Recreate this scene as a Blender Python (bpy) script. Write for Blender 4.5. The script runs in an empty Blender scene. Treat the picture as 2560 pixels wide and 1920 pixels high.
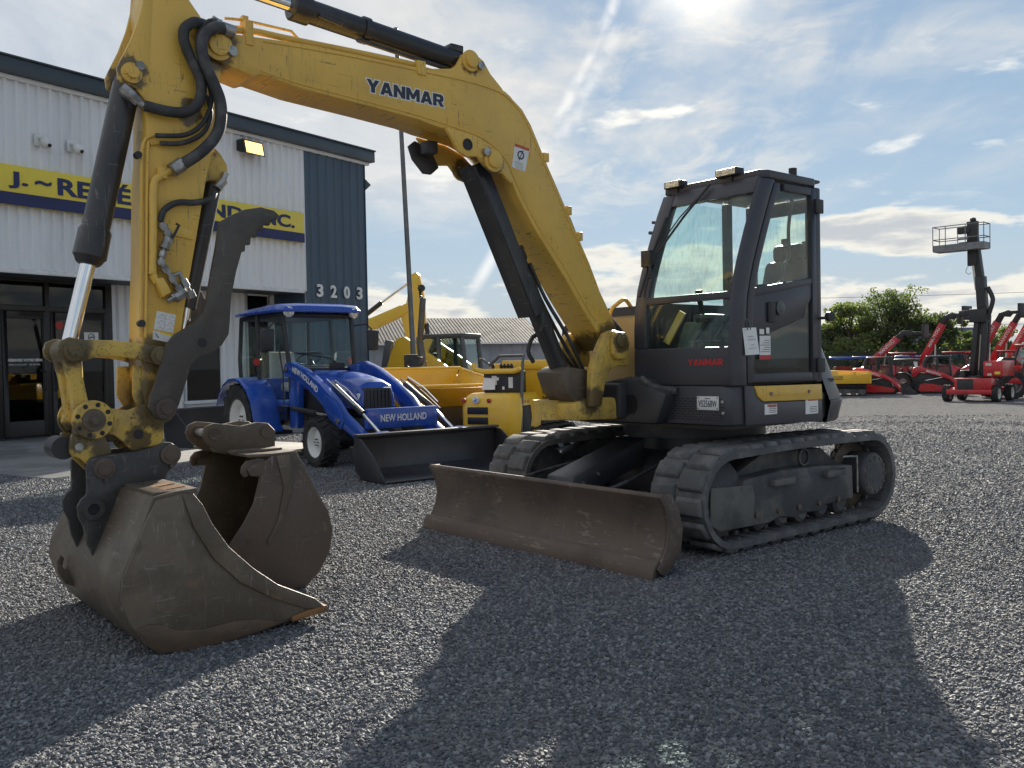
import bpy, math, random
from mathutils import Vector, Matrix
R = math.radians
random.seed(7)
sc = bpy.context.scene
col = sc.collection

# ------------------------------------------------------------------ camera
cam_d = bpy.data.cameras.new("camera"); cam = bpy.data.objects.new("camera", cam_d); col.objects.link(cam)
cam_d.sensor_width = 36.0; cam_d.lens = 36.0 * 2300 / 2560; cam_d.clip_start = 0.05; cam_d.clip_end = 5000
CAMH = 1.28
_p, _r = R(1.32), R(1.1)
_fw = Vector((0, math.cos(_p), -math.sin(_p))); _u0 = Vector((0, math.sin(_p), math.cos(_p))); _x0 = Vector((1, 0, 0))
_rt = _x0 * math.cos(_r) - _u0 * math.sin(_r); _up = _x0 * math.sin(_r) + _u0 * math.cos(_r)
_m = Matrix((( _rt.x, _up.x, -_fw.x, 0), (_rt.y, _up.y, -_fw.y, 0), (_rt.z, _up.z, -_fw.z, CAMH), (0, 0, 0, 1)))
cam.matrix_world = _m
sc.camera = cam

# ------------------------------------------------------------------ exposure
sc.view_settings.view_transform = 'Standard'; sc.view_settings.look = 'None'
sc.view_settings.exposure = 1.15; sc.view_settings.gamma = 1.0; sc.view_settings.use_curve_mapping = False
sc.cycles.max_bounces = 5; sc.cycles.diffuse_bounces = 3; sc.cycles.glossy_bounces = 3; sc.cycles.transparent_max_bounces = 14
sc.cycles.use_adaptive_sampling = True; sc.cycles.adaptive_threshold = 0.025
sc.cycles.use_denoising = True

# ------------------------------------------------------------------ sun
SUN_AZ, SUN_EL = 12.0, 22.5          # degrees right of +Y, above the horizon
sd = Vector((math.sin(R(SUN_AZ)) * math.cos(R(SUN_EL)), math.cos(R(SUN_AZ)) * math.cos(R(SUN_EL)), math.sin(R(SUN_EL))))
sun_d = bpy.data.lights.new("sun", 'SUN'); sun_d.energy = 5.0; sun_d.angle = R(0.6); sun_d.color = (1.0, 0.92, 0.79)
sun = bpy.data.objects.new("sun", sun_d); col.objects.link(sun)
sun.rotation_euler = sd.to_track_quat('Z', 'Y').to_euler(); sun.location = (20, 60, 40)

# ------------------------------------------------------------------ node helper
class NT:
    def __init__(s, tree): s.t = tree; s.n = tree.nodes; s.l = tree.links
    def new(s, typ, **kw):
        n = s.n.new(typ)
        for k, v in kw.items():
            if k.startswith('i_'):
                key = k[2:]; key = int(key) if key.isdigit() else key.replace('_', ' ')
                s.set(n, key, v)
            else: setattr(n, k, v)
        return n
    def set(s, n, key, v):
        if isinstance(v, bpy.types.NodeSocket): s.l.new(v, n.inputs[key])
        else: n.inputs[key].default_value = v
    def math(s, op, a, b=None, c=None, clamp=False):
        n = s.n.new('ShaderNodeMath'); n.operation = op; n.use_clamp = clamp
        for i, v in enumerate((a, b, c)):
            if v is not None: s.set(n, i, v)
        return n.outputs[0]
    def vmath(s, op, a, b=None, out=0):
        n = s.n.new('ShaderNodeVectorMath'); n.operation = op
        for i, v in enumerate((a, b)):
            if v is not None: s.set(n, i, v)
        return n.outputs[out]
    def noise(s, vec, scale, detail=4, rough=.55, dist=0):
        n = s.n.new('ShaderNodeTexNoise'); n.inputs['Scale'].default_value = scale; n.inputs['Detail'].default_value = detail
        n.inputs['Roughness'].default_value = rough; n.inputs['Distortion'].default_value = dist
        if vec is not None: s.l.new(vec, n.inputs['Vector'])
        return n.outputs['Fac']
    def ramp(s, fac, stops):
        n = s.n.new('ShaderNodeMapRange'); n.interpolation_type = 'SMOOTHSTEP'
        s.set(n, 0, fac); n.inputs[1].default_value = stops[0]; n.inputs[2].default_value = stops[1]
        n.inputs[3].default_value = stops[2] if len(stops) > 2 else 0.0; n.inputs[4].default_value = stops[3] if len(stops) > 3 else 1.0
        return n.outputs[0]
    def mix(s, fac, a, b, blend='MIX'):
        n = s.n.new('ShaderNodeMix'); n.data_type = 'RGBA'; n.blend_type = blend
        s.set(n, 0, fac)
        for k, v in ((6, a), (7, b)):
            if isinstance(v, (tuple, list)): v = tuple(v) + ((1.0,) if len(v) == 3 else ())
            s.set(n, k, v)
        return n.outputs[2]

# ------------------------------------------------------------------ sky
w = bpy.data.worlds.new("World"); sc.world = w; w.use_nodes = True
k = NT(w.node_tree); w.node_tree.nodes.clear()
tc = k.new('ShaderNodeTexCoord'); D = k.vmath('NORMALIZE', tc.outputs['Generated'])
sky = k.new('ShaderNodeTexSky', sky_type='NISHITA', sun_disc=False, sun_elevation=R(SUN_EL), sun_rotation=R(SUN_AZ), altitude=60.0, air_density=1.0, dust_density=0.06, ozone_density=1.5)
sep = k.new('ShaderNodeSeparateXYZ'); k.l.new(D, sep.inputs[0]); dx, dy, dz = sep.outputs
zz = k.math('MAXIMUM', dz, 0.0)
den = k.math('ADD', zz, 0.10)
cx_ = k.math('DIVIDE', dx, den); cy_ = k.math('DIVIDE', dy, den)
cmb = k.new('ShaderNodeCombineXYZ'); k.l.new(cx_, cmb.inputs[0]); k.l.new(cy_, cmb.inputs[1]); PC = cmb.outputs[0]
sdot = k.math('MAXIMUM', k.vmath('DOT_PRODUCT', D, tuple(sd), 1), 0.0)
glow = k.math('POWER', sdot, 14.0); glow2 = k.math('POWER', sdot, 90.0); glow3 = k.math('POWER', sdot, 900.0)
# thin high sheet (grey-white veil) with fibrous holes
veil_n = k.noise(PC, 0.42, 5, .6, .6)
veil_f = k.noise(k.vmath('MULTIPLY', PC, (2.2, 0.9, 1)), 1.3, 6, .62, .4)
west = k.ramp(dx, (0.14, -0.16))                         # the sheet thickens towards the west
veil = k.math('ADD', k.math('MULTIPLY', veil_n, .62), k.math('MULTIPLY', veil_f, .38))
veil = k.ramp(k.math('ADD', veil, k.math('MULTIPLY', west, .20)), (.45, .68))
veil = k.math('MULTIPLY', veil, k.ramp(dz, (.115, .21)))
# broken cumulus near the horizon
cu_v = k.new('ShaderNodeCombineXYZ'); az = k.math('ARCTAN2', dx, dy)
k.l.new(k.math('MULTIPLY', az, 5.5), cu_v.inputs[0]); k.l.new(k.math('MULTIPLY', dz, 19.0), cu_v.inputs[1]); cu_v.inputs[2].default_value = 3.7
cu_n = k.noise(cu_v.outputs[0], 1.0, 7, .56, .15)
band = k.math('MULTIPLY', k.ramp(dz, (.0, .03)), k.ramp(dz, (.23, .10)))
cu_d = k.math('ADD', k.math('ADD', cu_n, k.math('MULTIPLY', dx, .09)), k.math('MULTIPLY', k.math('SUBTRACT', band, 1.0), .30))
cu = k.ramp(cu_d, (.49, .58))
cu_core = k.ramp(cu_d, (.52, .66))
# small bright puffs higher up
pf_n = k.noise(PC, 2.1, 5, .55, .2)
puff = k.math('MULTIPLY', k.ramp(pf_n, (.575, .68)), k.ramp(dz, (.12, .24)))
mot_n = k.noise(k.vmath('MULTIPLY', PC, (1.0, .75, 1)), 3.4, 6, .62, .5)
mott = k.math('MULTIPLY', k.math('MULTIPLY', k.ramp(mot_n, (.44, .64)), k.ramp(dz, (.10, .2))), k.math('MULTIPLY', k.ramp(veil_n, (.36, .6)), k.ramp(dx, (.42, .24, .25, 1.0))))
# two old contrails (great-circle bands)
def trail(n, wd, lo, hi, seed):
    nn = Vector(n).normalized(); d = k.math('ABSOLUTE', k.math('ADD', k.vmath('DOT_PRODUCT', D, tuple(nn), 1), k.math('MULTIPLY', k.math('SUBTRACT', k.noise(D, 9 + seed, 2, .6), .5), .018)))
    t = k.ramp(d, (wd, 0.0)); t = k.math('MULTIPLY', t, k.ramp(k.noise(D, 22 + seed, 3, .6), (.34, .62)))
    return k.math('MULTIPLY', k.math('MULTIPLY', t, k.ramp(dz, lo)), k.ramp(dz, hi))
def pdir(px, py):
    return (_fw + _rt * ((px - 1280) / 2300) - _up * ((py - 960) / 2300)).normalized()
t1 = trail(pdir(1540, 0).cross(pdir(1180, 745)), .010, (.06, .10), (.60, .45), 0)
t2 = trail(pdir(1560, 40).cross(pdir(1385, 390)), .012, (.16, .24), (.60, .45), 5)
tr = k.math('MAXIMUM', t1, k.math('MULTIPLY', t2, .6))
# colours, in the sky texture's own units
clear = k.mix(1.0, sky.outputs[0], (.80, .95, 1.10), 'MULTIPLY')
clear = k.mix(k.ramp(dz, (.14, .0, 0.0, .72)), clear, (6.2, 6.6, 6.9))
clear = k.vmath('DIVIDE', k.vmath('MULTIPLY', clear, (5.0, 5.5, 6.3)), k.vmath('ADD', clear, (5.0, 5.5, 6.3)))
veil_c = k.mix(glow, k.mix(k.ramp(veil_f, (.35, .7)), (3.3, 3.5, 3.8), (4.1, 4.25, 4.45)), (5.2, 4.9, 4.4))
cu_shade = (3.2, 3.3, 3.45); cu_lit = (6.2, 5.8, 4.9)
cu_c = k.mix(cu_core, cu_lit, cu_shade)
puff_c = k.mix(glow2, (6.0, 5.9, 5.5), (8.6, 7.8, 6.2))
c = k.mix(k.math('MULTIPLY', veil, .80), clear, veil_c)
c = k.mix(k.math('MULTIPLY', mott, .50), c, k.mix(glow, (4.6, 4.65, 4.65), (5.8, 5.3, 4.5)))
c = k.mix(k.math('MULTIPLY', tr, .6), c, (6.3, 6.1, 5.8))
c = k.mix(k.math('MULTIPLY', cu, .88), c, cu_c)
c = k.mix(k.math('MULTIPLY', puff, .75), c, puff_c)
c = k.mix(1.0, c, k.mix(glow3, (0, 0, 0), (6.0, 5.0, 3.4)), 'ADD')
below = k.ramp(dz, (0.0, -0.03))
c = k.mix(below, c, (1.2, 1.2, 1.2))
bg = k.new('ShaderNodeBackground'); k.l.new(c, bg.inputs[0]); bg.inputs[1].default_value = 0.084
w.cycles.sampling_method = 'MANUAL'; w.cycles.sample_map_resolution = 512
wo = k.new('ShaderNodeOutputWorld'); k.l.new(bg.outputs[0], wo.inputs[0])

# ------------------------------------------------------------------ materials
MATS = {}
def base_mat(name):
    m = bpy.data.materials.new(name); m.use_nodes = True; m.node_tree.nodes.clear()
    n = NT(m.node_tree); b = n.new('ShaderNodeBsdfPrincipled'); o = n.new('ShaderNodeOutputMaterial'); n.l.new(b.outputs[0], o.inputs[0])
    MATS[name] = m
    return m, n, b, o
def surf(name, c1, c2=None, sc_=6.0, rough=.5, metal=0.0, var=(.45, .62), dirt=None, dsc=14.0, dth=(.60, .70), bump=0.0, bsc=40.0, stretch=(1, 1, 1), coat=0.0, rvar=.12, spec=.5, scratch=None, pins=None, streak=None):
    """painted / plain surface: two-tone variation, grime or chips with a shape of their own, fine relief"""
    m, n, b, o = base_mat(name)
    t = n.new('ShaderNodeTexCoord'); oi = n.new('ShaderNodeObjectInfo')
    v = n.vmath('ADD', t.outputs['Object'], n.vmath('MULTIPLY', oi.outputs['Random'], (7.3, 3.1, 5.7)))
    v = n.vmath('MULTIPLY', v, stretch)
    f = n.ramp(n.noise(v, sc_, 6, .6), var)
    cc = n.mix(f, c1, c2 or tuple(x * .82 for x in c1))
    r = n.math('ADD', rough, n.math('MULTIPLY', n.math('SUBTRACT', n.noise(v, sc_ * 2.3, 4), .5), rvar * 2))
    if dirt:
        g = n.noise(v, dsc, 8, .68, .3); g2 = n.noise(v, dsc * .17, 3)
        g = n.ramp(n.math('ADD', g, n.math('MULTIPLY', n.math('SUBTRACT', g2, .5), .35)), dth)
        cc = n.mix(g, cc, dirt); r = n.math('ADD', r, n.math('MULTIPLY', g, .25), clamp=True)
    if streak:      # rain and oil streaks running down
        q_ = n.ramp(n.noise(n.vmath('MULTIPLY', t.outputs['Object'], (38, 38, 2.2)), 1.0, 4, .6, .3), (.56, .72)); q_ = n.math('MULTIPLY', q_, n.ramp(n.noise(v, 2.2, 3), (.40, .68)))
        cc = n.mix(n.math('MULTIPLY', q_, .55), cc, streak)
    if pins:        # grease worked out of the pins
        sx_ = n.new('ShaderNodeSeparateXYZ'); n.l.new(t.outputs['Object'], sx_.inputs[0]); wob = n.math('MULTIPLY', n.math('SUBTRACT', n.noise(v, 16, 5, .65), .5), .16); gm_ = None
        for (gx_, gz_, gr_) in pins:
            d_ = n.math('SQRT', n.math('ADD', n.math('POWER', n.math('SUBTRACT', sx_.outputs[0], gx_), 2.0), n.math('POWER', n.math('SUBTRACT', sx_.outputs[2], gz_), 2.0)))
            q_ = n.ramp(n.math('ADD', d_, wob), (gr_ * 1.5, gr_ * .9)); gm_ = q_ if gm_ is None else n.math('MAXIMUM', gm_, q_)
        cc = n.mix(n.math('MULTIPLY', gm_, .85), cc, (.045, .036, .026)); r = n.math('SUBTRACT', r, n.math('MULTIPLY', gm_, .1))
    if scratch:
        for st_, th_ in (((90, 5, 12), .61), ((7, 9, 80), .63), ((50, 50, 4), .65)):
            q_ = n.ramp(n.noise(n.vmath('MULTIPLY', v, st_), 1.0, 3, .6, .5), (th_, th_ + .06)); q_ = n.math('MULTIPLY', q_, n.ramp(n.noise(v, 3.0, 3), (.42, .62)))
            cc = n.mix(n.math('MULTIPLY', q_, .75), cc, scratch)
    n.l.new(cc, b.inputs['Base Color']); n.l.new(r, b.inputs['Roughness']); b.inputs['Metallic'].default_value = metal
    b.inputs['Specular IOR Level'].default_value = spec
    if coat: b.inputs['Coat Weight'].default_value = coat; b.inputs['Coat Roughness'].default_value = .08
    if bump:
        bp = n.new('ShaderNodeBump'); bp.inputs['Strength'].default_value = bump; bp.inputs['Distance'].default_value = .01
        n.l.new(n.noise(v, bsc, 6, .65), bp.inputs['Height']); n.l.new(bp.outputs[0], b.inputs['Normal'])
    return m
def glass(name, tint=(.72, .90, .86), refl=.5, dirt=.0):
    m, n, b, o = base_mat(name)
    n.n.remove(b)
    tr = n.new('ShaderNodeBsdfTransparent'); tr.inputs[0].default_value = tint + (1,)
    gl = n.new('ShaderNodeBsdfGlossy'); gl.inputs['Roughness'].default_value = .02
    lw = n.new('ShaderNodeLayerWeight'); lw.inputs[0].default_value = .5; frv = n.math('ADD', n.math('MULTIPLY', n.math('POWER', lw.outputs['Facing'], 4.0), .8), .03)
    mx = n.new('ShaderNodeMixShader'); n.l.new(n.math('MULTIPLY', frv, refl * 2, clamp=True), mx.inputs[0]); n.l.new(tr.outputs[0], mx.inputs[1]); n.l.new(gl.outputs[0], mx.inputs[2])
    last = mx
    if dirt:
        t = n.new('ShaderNodeTexCoord'); df = n.new('ShaderNodeBsdfDiffuse'); df.inputs[0].default_value = (.45, .46, .42, 1)
        g = n.math('ADD', n.math('MULTIPLY', n.ramp(n.noise(n.vmath('MULTIPLY', t.outputs['Object'], (1, 1, .18)), 38, 6, .6), (.45, .75)), dirt), n.math('MULTIPLY', n.ramp(n.noise(t.outputs['Object'], 90, 2), (.66, .72)), dirt * 1.5), clamp=True)
        m2 = n.new('ShaderNodeMixShader'); n.l.new(g, m2.inputs[0]); n.l.new(mx.outputs[0], m2.inputs[1]); n.l.new(df.outputs[0], m2.inputs[2]); last = m2
    n.l.new(last.outputs[0], o.inputs[0])
    return m
def emit(name, c_, s_):
    m, n, b, o = base_mat(name); b.inputs['Base Color'].default_value = c_ + (1,); b.inputs['Emission Color'].default_value = c_ + (1,); b.inputs['Emission Strength'].default_value = s_
    return m

YEL = (.60, .37, .045)
YP = dict(sc_=1.6, rough=.42, dirt=(.20, .14, .07), dsc=30, dth=(.68, .80), bump=.05, bsc=60, coat=.12, streak=(.34, .22, .07), scratch=(.16, .11, .06))
surf('yellow', (.76, .475, .085), (.68, .42, .08), **YP)
surf('yellow_boom', (.76, .475, .085), (.68, .42, .08), pins=[(4.152, 2.954, .085), (1.30, 1.43, .12), (2.376, 2.56, .07), (2.50, 3.19, .06)], **YP)
surf('yellow_arm', (.76, .475, .085), (.68, .42, .08), pins=[(4.15, 2.95, .10), (4.582, 2.74, .06), (4.498, 1.349, .09), (4.49, 1.086, .15), (4.30, 2.60, .05)], **YP)
surf('yellow_worn', (.66, .44, .085), (.44, .30, .085), 6.0, .5, pins=[(4.895, 1.376, .075), (4.498, 1.349, .075), (4.49, 1.09, .10), (4.88, .96, .06), (4.60, .93, .05), (4.75, .90, .06), (1.33, 1.40, .06), (1.55, 1.0, .08)],  var=(.42, .66), dirt=(.055, .042, .030), dsc=60, dth=(.56, .70), bump=.25, bsc=45, scratch=(.10, .075, .05))
surf('yellow_new', (.80, .48, .03), (.76, .45, .03), 2.0, .32, coat=.35)
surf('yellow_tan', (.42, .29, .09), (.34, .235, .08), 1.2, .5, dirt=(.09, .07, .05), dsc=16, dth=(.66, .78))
surf('black_paint', (.026, .026, .030), (.042, .042, .047), 1.4, .42, dirt=(.11, .10, .085), dsc=22, dth=(.64, .84), bump=.04, bsc=50)
surf('cab_black', (.046, .046, .057), (.056, .056, .068), .9, .40, dirt=(.10, .098, .095), dsc=9, dth=(.60, .95), bump=.03, bsc=90)
surf('cyl_black', (.026, .026, .029), (.048, .047, .047), 2.2, .36, dirt=(.15, .14, .13), dsc=30, dth=(.66, .82), stretch=(1, 1, .5), bump=.08, bsc=50, scratch=(.13, .125, .12))
surf('steel_dark', (.112, .088, .064), (.160, .128, .094), 3.2, .50, metal=.2, dirt=(.22, .14, .08), dsc=8, dth=(.60, .82), bump=.35, bsc=28, scratch=(.24, .215, .18))
surf('steel_brown', (.120, .088, .068), (.085, .063, .050), 2.2, .55, metal=.15, dirt=(.26, .21, .165), dsc=12, dth=(.60, .80), bump=.35, bsc=26, scratch=(.25, .21, .175))
surf('ear_black', (.040, .038, .038), (.062, .058, .054), 4, .5, dirt=(.13, .11, .085), dsc=14, dth=(.56, .80), bump=.2, scratch=(.15, .135, .115))
surf('steel_rust', (.26, .13, .05), (.17, .085, .04), 6, .6, metal=.2, bump=.3)
surf('steel_wear', (.135, .085, .052), (.10, .070, .048), 5, .55, metal=.2, dirt=(.20, .15, .10), dsc=20, dth=(.58, .75), bump=.3, scratch=(.22, .17, .12))
surf('thumb_steel', (.070, .061, .053), (.092, .080, .068), 4, .62, dirt=(.15, .12, .09), dsc=16, dth=(.60, .8), bump=.3, bsc=40, scratch=(.16, .14, .12))
surf('rubber', (.095, .096, .100), (.155, .153, .150), 5, .82, dirt=(.20, .19, .18), dsc=18, dth=(.55, .85), bump=.4, bsc=55)
surf('rubber_hose', (.035, .035, .037), (.080, .080, .078), 9, .6, bump=.25, bsc=110)
surf('tyre', (.020, .020, .021), (.038, .037, .036), 6, .8, dirt=(.09, .085, .075), dsc=14, dth=(.6, .85), bump=.3)
surf('frame_dust', (.060, .062, .068), (.135, .13, .122), 2.4, .7, dirt=(.19, .165, .135), dsc=8, dth=(.52, .78), bump=.3, bsc=35)
surf('dust_plate', (.135, .128, .115), (.075, .074, .074), 3, .7, bump=.2, dirt=(.17, .15, .125), dsc=9, dth=(.5, .8))
surf('galv', (.42, .41, .39), (.22, .215, .20), 16, .38, metal=.85, bump=.2, bsc=60)
surf('chrome', (.80, .80, .80), (.72, .72, .72), 4, .07, metal=1.0, rvar=.02)
surf('white', (.78, .78, .76), (.70, .70, .68), 3, .45)
surf('ink', (.012, .012, .015), None, 3, .5)
surf('navy', (.012, .020, .10), (.010, .017, .085), 3, .45)
surf('logo_blue', (.030, .036, .055), None, 3, .5)
surf('red', (.50, .018, .024), (.42, .015, .02), 2, .3, coat=.3)
surf('red_dark', (.26, .012, .02), (.20, .010, .016), 2, .35, coat=.2)
surf('decal_red', (.50, .03, .03), None, 3, .5)
surf('orange_red', (.55, .09, .03), None, 3, .4)
surf('blue_nh', (.016, .075, .40), (.013, .063, .34), 1.5, .28, coat=.45, dirt=(.10, .13, .24), dsc=7, dth=(.60, .92))
surf('plastic', (.022, .022, .024), (.032, .032, .034), 5, .5, bump=.1, bsc=120)
surf('plastic_grey', (.10, .105, .11), (.08, .085, .09), 4, .5)
surf('seat_green', (.12, .15, .13), (.09, .11, .10), 4, .7)
surf('grey_metal', (.20, .205, .21), (.16, .165, .17), 3, .45, metal=.4)
surf('cream', (.62, .60, .53), (.52, .50, .45), 4, .45)
surf('siding_white', (.82, .83, .84), (.76, .77, .78), 1.0, .5, dirt=(.50, .50, .50), dsc=5, dth=(.58, .9), stretch=(1, 1, .15))
surf('trim_white', (.78, .78, .77), (.70, .70, .69), 1.4, .5)
surf('siding_blue', (.062, .098, .142), (.052, .084, .122), 1.2, .42, dirt=(.10, .125, .155), dsc=5, dth=(.6, .95), stretch=(1, 1, .15))
surf('fascia', (.045, .062, .075), (.035, .05, .062), 1.0, .4, dirt=(.09, .10, .11), dsc=4, dth=(.6, .9))
surf('bronze_frame', (.022, .018, .016), (.032, .027, .024), 2, .45)
surf('interior', (.045, .045, .045), (.03, .03, .03), .8, .8)
surf('sign_yellow', (.82, .64, .06), (.78, .61, .06), 1.0, .4)
surf('concrete', (.27, .265, .25), (.19, .187, .18), 1.1, .85, dirt=(.12, .12, .115), dsc=5, dth=(.55, .85), bump=.25, bsc=30)
surf('roof_metal', (.105, .10, .095), (.085, .082, .078), .5, .8, metal=.0, dirt=(.13, .117, .105), dsc=1.2, dth=(.5, .9), spec=.1)
surf('barn_wall', (.33, .33, .35), (.28, .28, .30), .5, .6)
surf('pole', (.13, .14, .145), (.17, .175, .18), 3, .5, metal=.4)
surf('bark', (.055, .042, .03), (.085, .068, .05), 7, .9, bump=.5)
surf('wire', (.03, .03, .03), None, 2, .6)
surf('amber', (.70, .19, .02), None, 2, .3, coat=.5)
surf('tail_red', (.5, .02, .015), None, 2, .25, coat=.5)
surf('led', (.90, .82, .62), (.40, .36, .28), 70, .25)
surf('lamp_clear', (.75, .76, .74), (.45, .46, .46), 30, .12, metal=.3)
glass('cab_glass', (.90, .968, .95), .45, .10)
glass('clear_glass', (.92, .965, .955), .5)
glass('dark_glass', (.42, .44, .46), .6)
glass('smoke_glass', (.72, .79, .78), .55)
emit('flood_lit', (1.0, .62, .20), 1.1)

# ------------------------------------------------------------------ geometry helpers
class MB:
    def __init__(s): s.v = []; s.f = []
    def add(s, vs, fs):
        o = len(s.v); s.v += [tuple(v) for v in vs]; s.f += [tuple(i + o for i in f) for f in fs]; return s
    def hexa(s, p):  # 8 corners: bottom 4 ccw, top 4 ccw
        return s.add(p, [(3, 2, 1, 0), (4, 5, 6, 7), (0, 1, 5, 4), (1, 2, 6, 5), (2, 3, 7, 6), (3, 0, 4, 7)])
    def box(s, x0, x1, y0, y1, z0, z1):
        return s.hexa([(x0, y0, z0), (x1, y0, z0), (x1, y1, z0), (x0, y1, z0), (x0, y0, z1), (x1, y0, z1), (x1, y1, z1), (x0, y1, z1)])
    def prism(s, poly, fn, t0, t1):
        """poly 2D extruded from t0 to t1, fn(p, q, t) -> 3D"""
        n = len(poly); a = [fn(p, q, t0) for p, q in poly]; b = [fn(p, q, t1) for p, q in poly]
        return s.add(a + b, [tuple(range(n))[::-1], tuple(range(n, 2 * n))] + [(i, (i + 1) % n, n + (i + 1) % n, n + i) for i in range(n)])
    def plate(s, poly, y0, y1):      # outline in x-z, thickness along y
        return s.prism(poly, lambda p, q, t: (p, t, q), y0, y1)
    def slab(s, poly, z0, z1):       # outline in x-y, thickness along z
        return s.prism(poly, lambda p, q, t: (p, q, t), z0, z1)
    def cross(s, poly, x0, x1):      # outline in y-z, thickness along x
        return s.prism(poly, lambda p, q, t: (t, p, q), x0, x1)
    def tube(s, pts, r, n=10, caps=True, smooth=0):
        P = [Vector(p) for p in pts]
        if smooth and len(P) > 2:
            Q = []
            for i in range(len(P) - 1):
                p0 = P[max(i - 1, 0)]; p1 = P[i]; p2 = P[i + 1]; p3 = P[min(i + 2, len(P) - 1)]
                for j in range(smooth):
                    t = j / smooth
                    Q.append(.5 * ((2 * p1) + (p2 - p0) * t + (2 * p0 - 5 * p1 + 4 * p2 - p3) * t * t + (3 * p1 - p0 - 3 * p2 + p3) * t ** 3))
            Q.append(P[-1]); P = Q
        rr = r if isinstance(r, (list, tuple)) else [r] * len(P)
        if len(rr) != len(P): rr = [rr[0] + (rr[-1] - rr[0]) * i / (len(P) - 1) for i in range(len(P))]
        T = []
        for i in range(len(P)):
            t = (P[min(i + 1, len(P) - 1)] - P[max(i - 1, 0)]); T.append(t.normalized() if t.length > 1e-9 else Vector((0, 0, 1)))
        a = Vector((0, 0, 1)) if abs(T[0].z) < .9 else Vector((1, 0, 0))
        u = T[0].cross(a).normalized(); vs = []
        for i in range(len(P)):
            u = (u - T[i] * u.dot(T[i])).normalized(); v_ = T[i].cross(u)
            for j in range(n):
                an = 2 * math.pi * j / n; vs.append(P[i] + (u * math.cos(an) + v_ * math.sin(an)) * rr[i])
        fs = [(i * n + j, i * n + (j + 1) % n, (i + 1) * n + (j + 1) % n, (i + 1) * n + j) for i in range(len(P) - 1) for j in range(n)]
        if caps: fs += [tuple(range(n))[::-1], tuple(range((len(P) - 1) * n, len(P) * n))]
        return s.add(vs, fs)
    def cyl(s, p0, p1, r0, r1=None, n=20): return s.tube([p0, p1], [r0, r0 if r1 is None else r1], n)
    def lathe(s, prof, c, axis=(0, 1, 0), n=28, close=False):
        """prof: list of (radius, offset along axis)"""
        A = Vector(axis).normalized(); a = Vector((0, 0, 1)) if abs(A.z) < .9 else Vector((1, 0, 0)); u = A.cross(a).normalized(); v_ = A.cross(u); c = Vector(c)
        vs = [c + A * h + (u * math.cos(2 * math.pi * j / n) + v_ * math.sin(2 * math.pi * j / n)) * r for r, h in prof for j in range(n)]
        m_ = len(prof); rng = m_ if close else m_ - 1
        fs = [(i * n + j, i * n + (j + 1) % n, ((i + 1) % m_) * n + (j + 1) % n, ((i + 1) % m_) * n + j) for i in range(rng) for j in range(n)]
        if not close: fs += [tuple(range(n))[::-1], tuple(range((m_ - 1) * n, m_ * n))]
        return s.add(vs, fs)
    def ring(s, c, axis, ro, ri, t, n=28):
        return s.lathe([(ro, -t / 2), (ro, t / 2), (ri, t / 2), (ri, -t / 2)], c, axis, n, True)
    def loft(s, secs, cap=True, closed=True):
        n = len(secs[0]); vs = [p for q in secs for p in q]
        fs = [(i * n + j, i * n + (j + 1) % n, (i + 1) * n + (j + 1) % n, (i + 1) * n + j) for i in range(len(secs) - 1) for j in range(n if closed else n - 1)]
        if cap: fs += [tuple(range(n))[::-1], tuple(range((len(secs) - 1) * n, len(secs) * n))]
        return s.add(vs, fs)
    def beam(s, p0, p1, w, h, up=(0, 0, 1), w1=None, h1=None):
        P0, P1 = Vector(p0), Vector(p1); t = (P1 - P0).normalized(); sd_ = t.cross(Vector(up)).normalized(); u = sd_.cross(t)
        w1 = w if w1 is None else w1; h1 = h if h1 is None else h1
        q = lambda P, a, b: [P - sd_ * a / 2 - u * b / 2, P + sd_ * a / 2 - u * b / 2, P + sd_ * a / 2 + u * b / 2, P - sd_ * a / 2 + u * b / 2]
        return s.loft([q(P0, w, h), q(P1, w1, h1)])
    def bar(s, pts, w, h, up=(0, 0, 1)):
        for i in range(len(pts) - 1): s.beam(pts[i], pts[i + 1], w, h, up)
        return s
    def build(s, name, m_, parent=None, bevel=0.0, ang=38, seg=2, loc=None):
        me = bpy.data.meshes.new(name); me.from_pydata(s.v, [], s.f); me.validate()
        import bmesh
        b = bmesh.new(); b.from_mesh(me); bmesh.ops.recalc_face_normals(b, faces=b.faces)
        if bevel:
            bmesh.ops.remove_doubles(b, verts=b.verts, dist=1e-5)
            ed = [e for e in b.edges if len(e.link_faces) == 2 and e.calc_face_angle(0) > R(28)]
            try: bmesh.ops.bevel(b, geom=ed, offset=bevel, segments=seg, affect='EDGES', profile=.5, clamp_overlap=True)
            except Exception: pass
        b.to_mesh(me); b.free()
        me.shade_smooth(); me.set_sharp_from_angle(angle=R(ang))
        me.materials.append(MATS[m_])
        o = bpy.data.objects.new(name, me); col.objects.link(o)
        if parent: o.parent = parent
        if loc: o.location = loc
        return o

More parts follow.
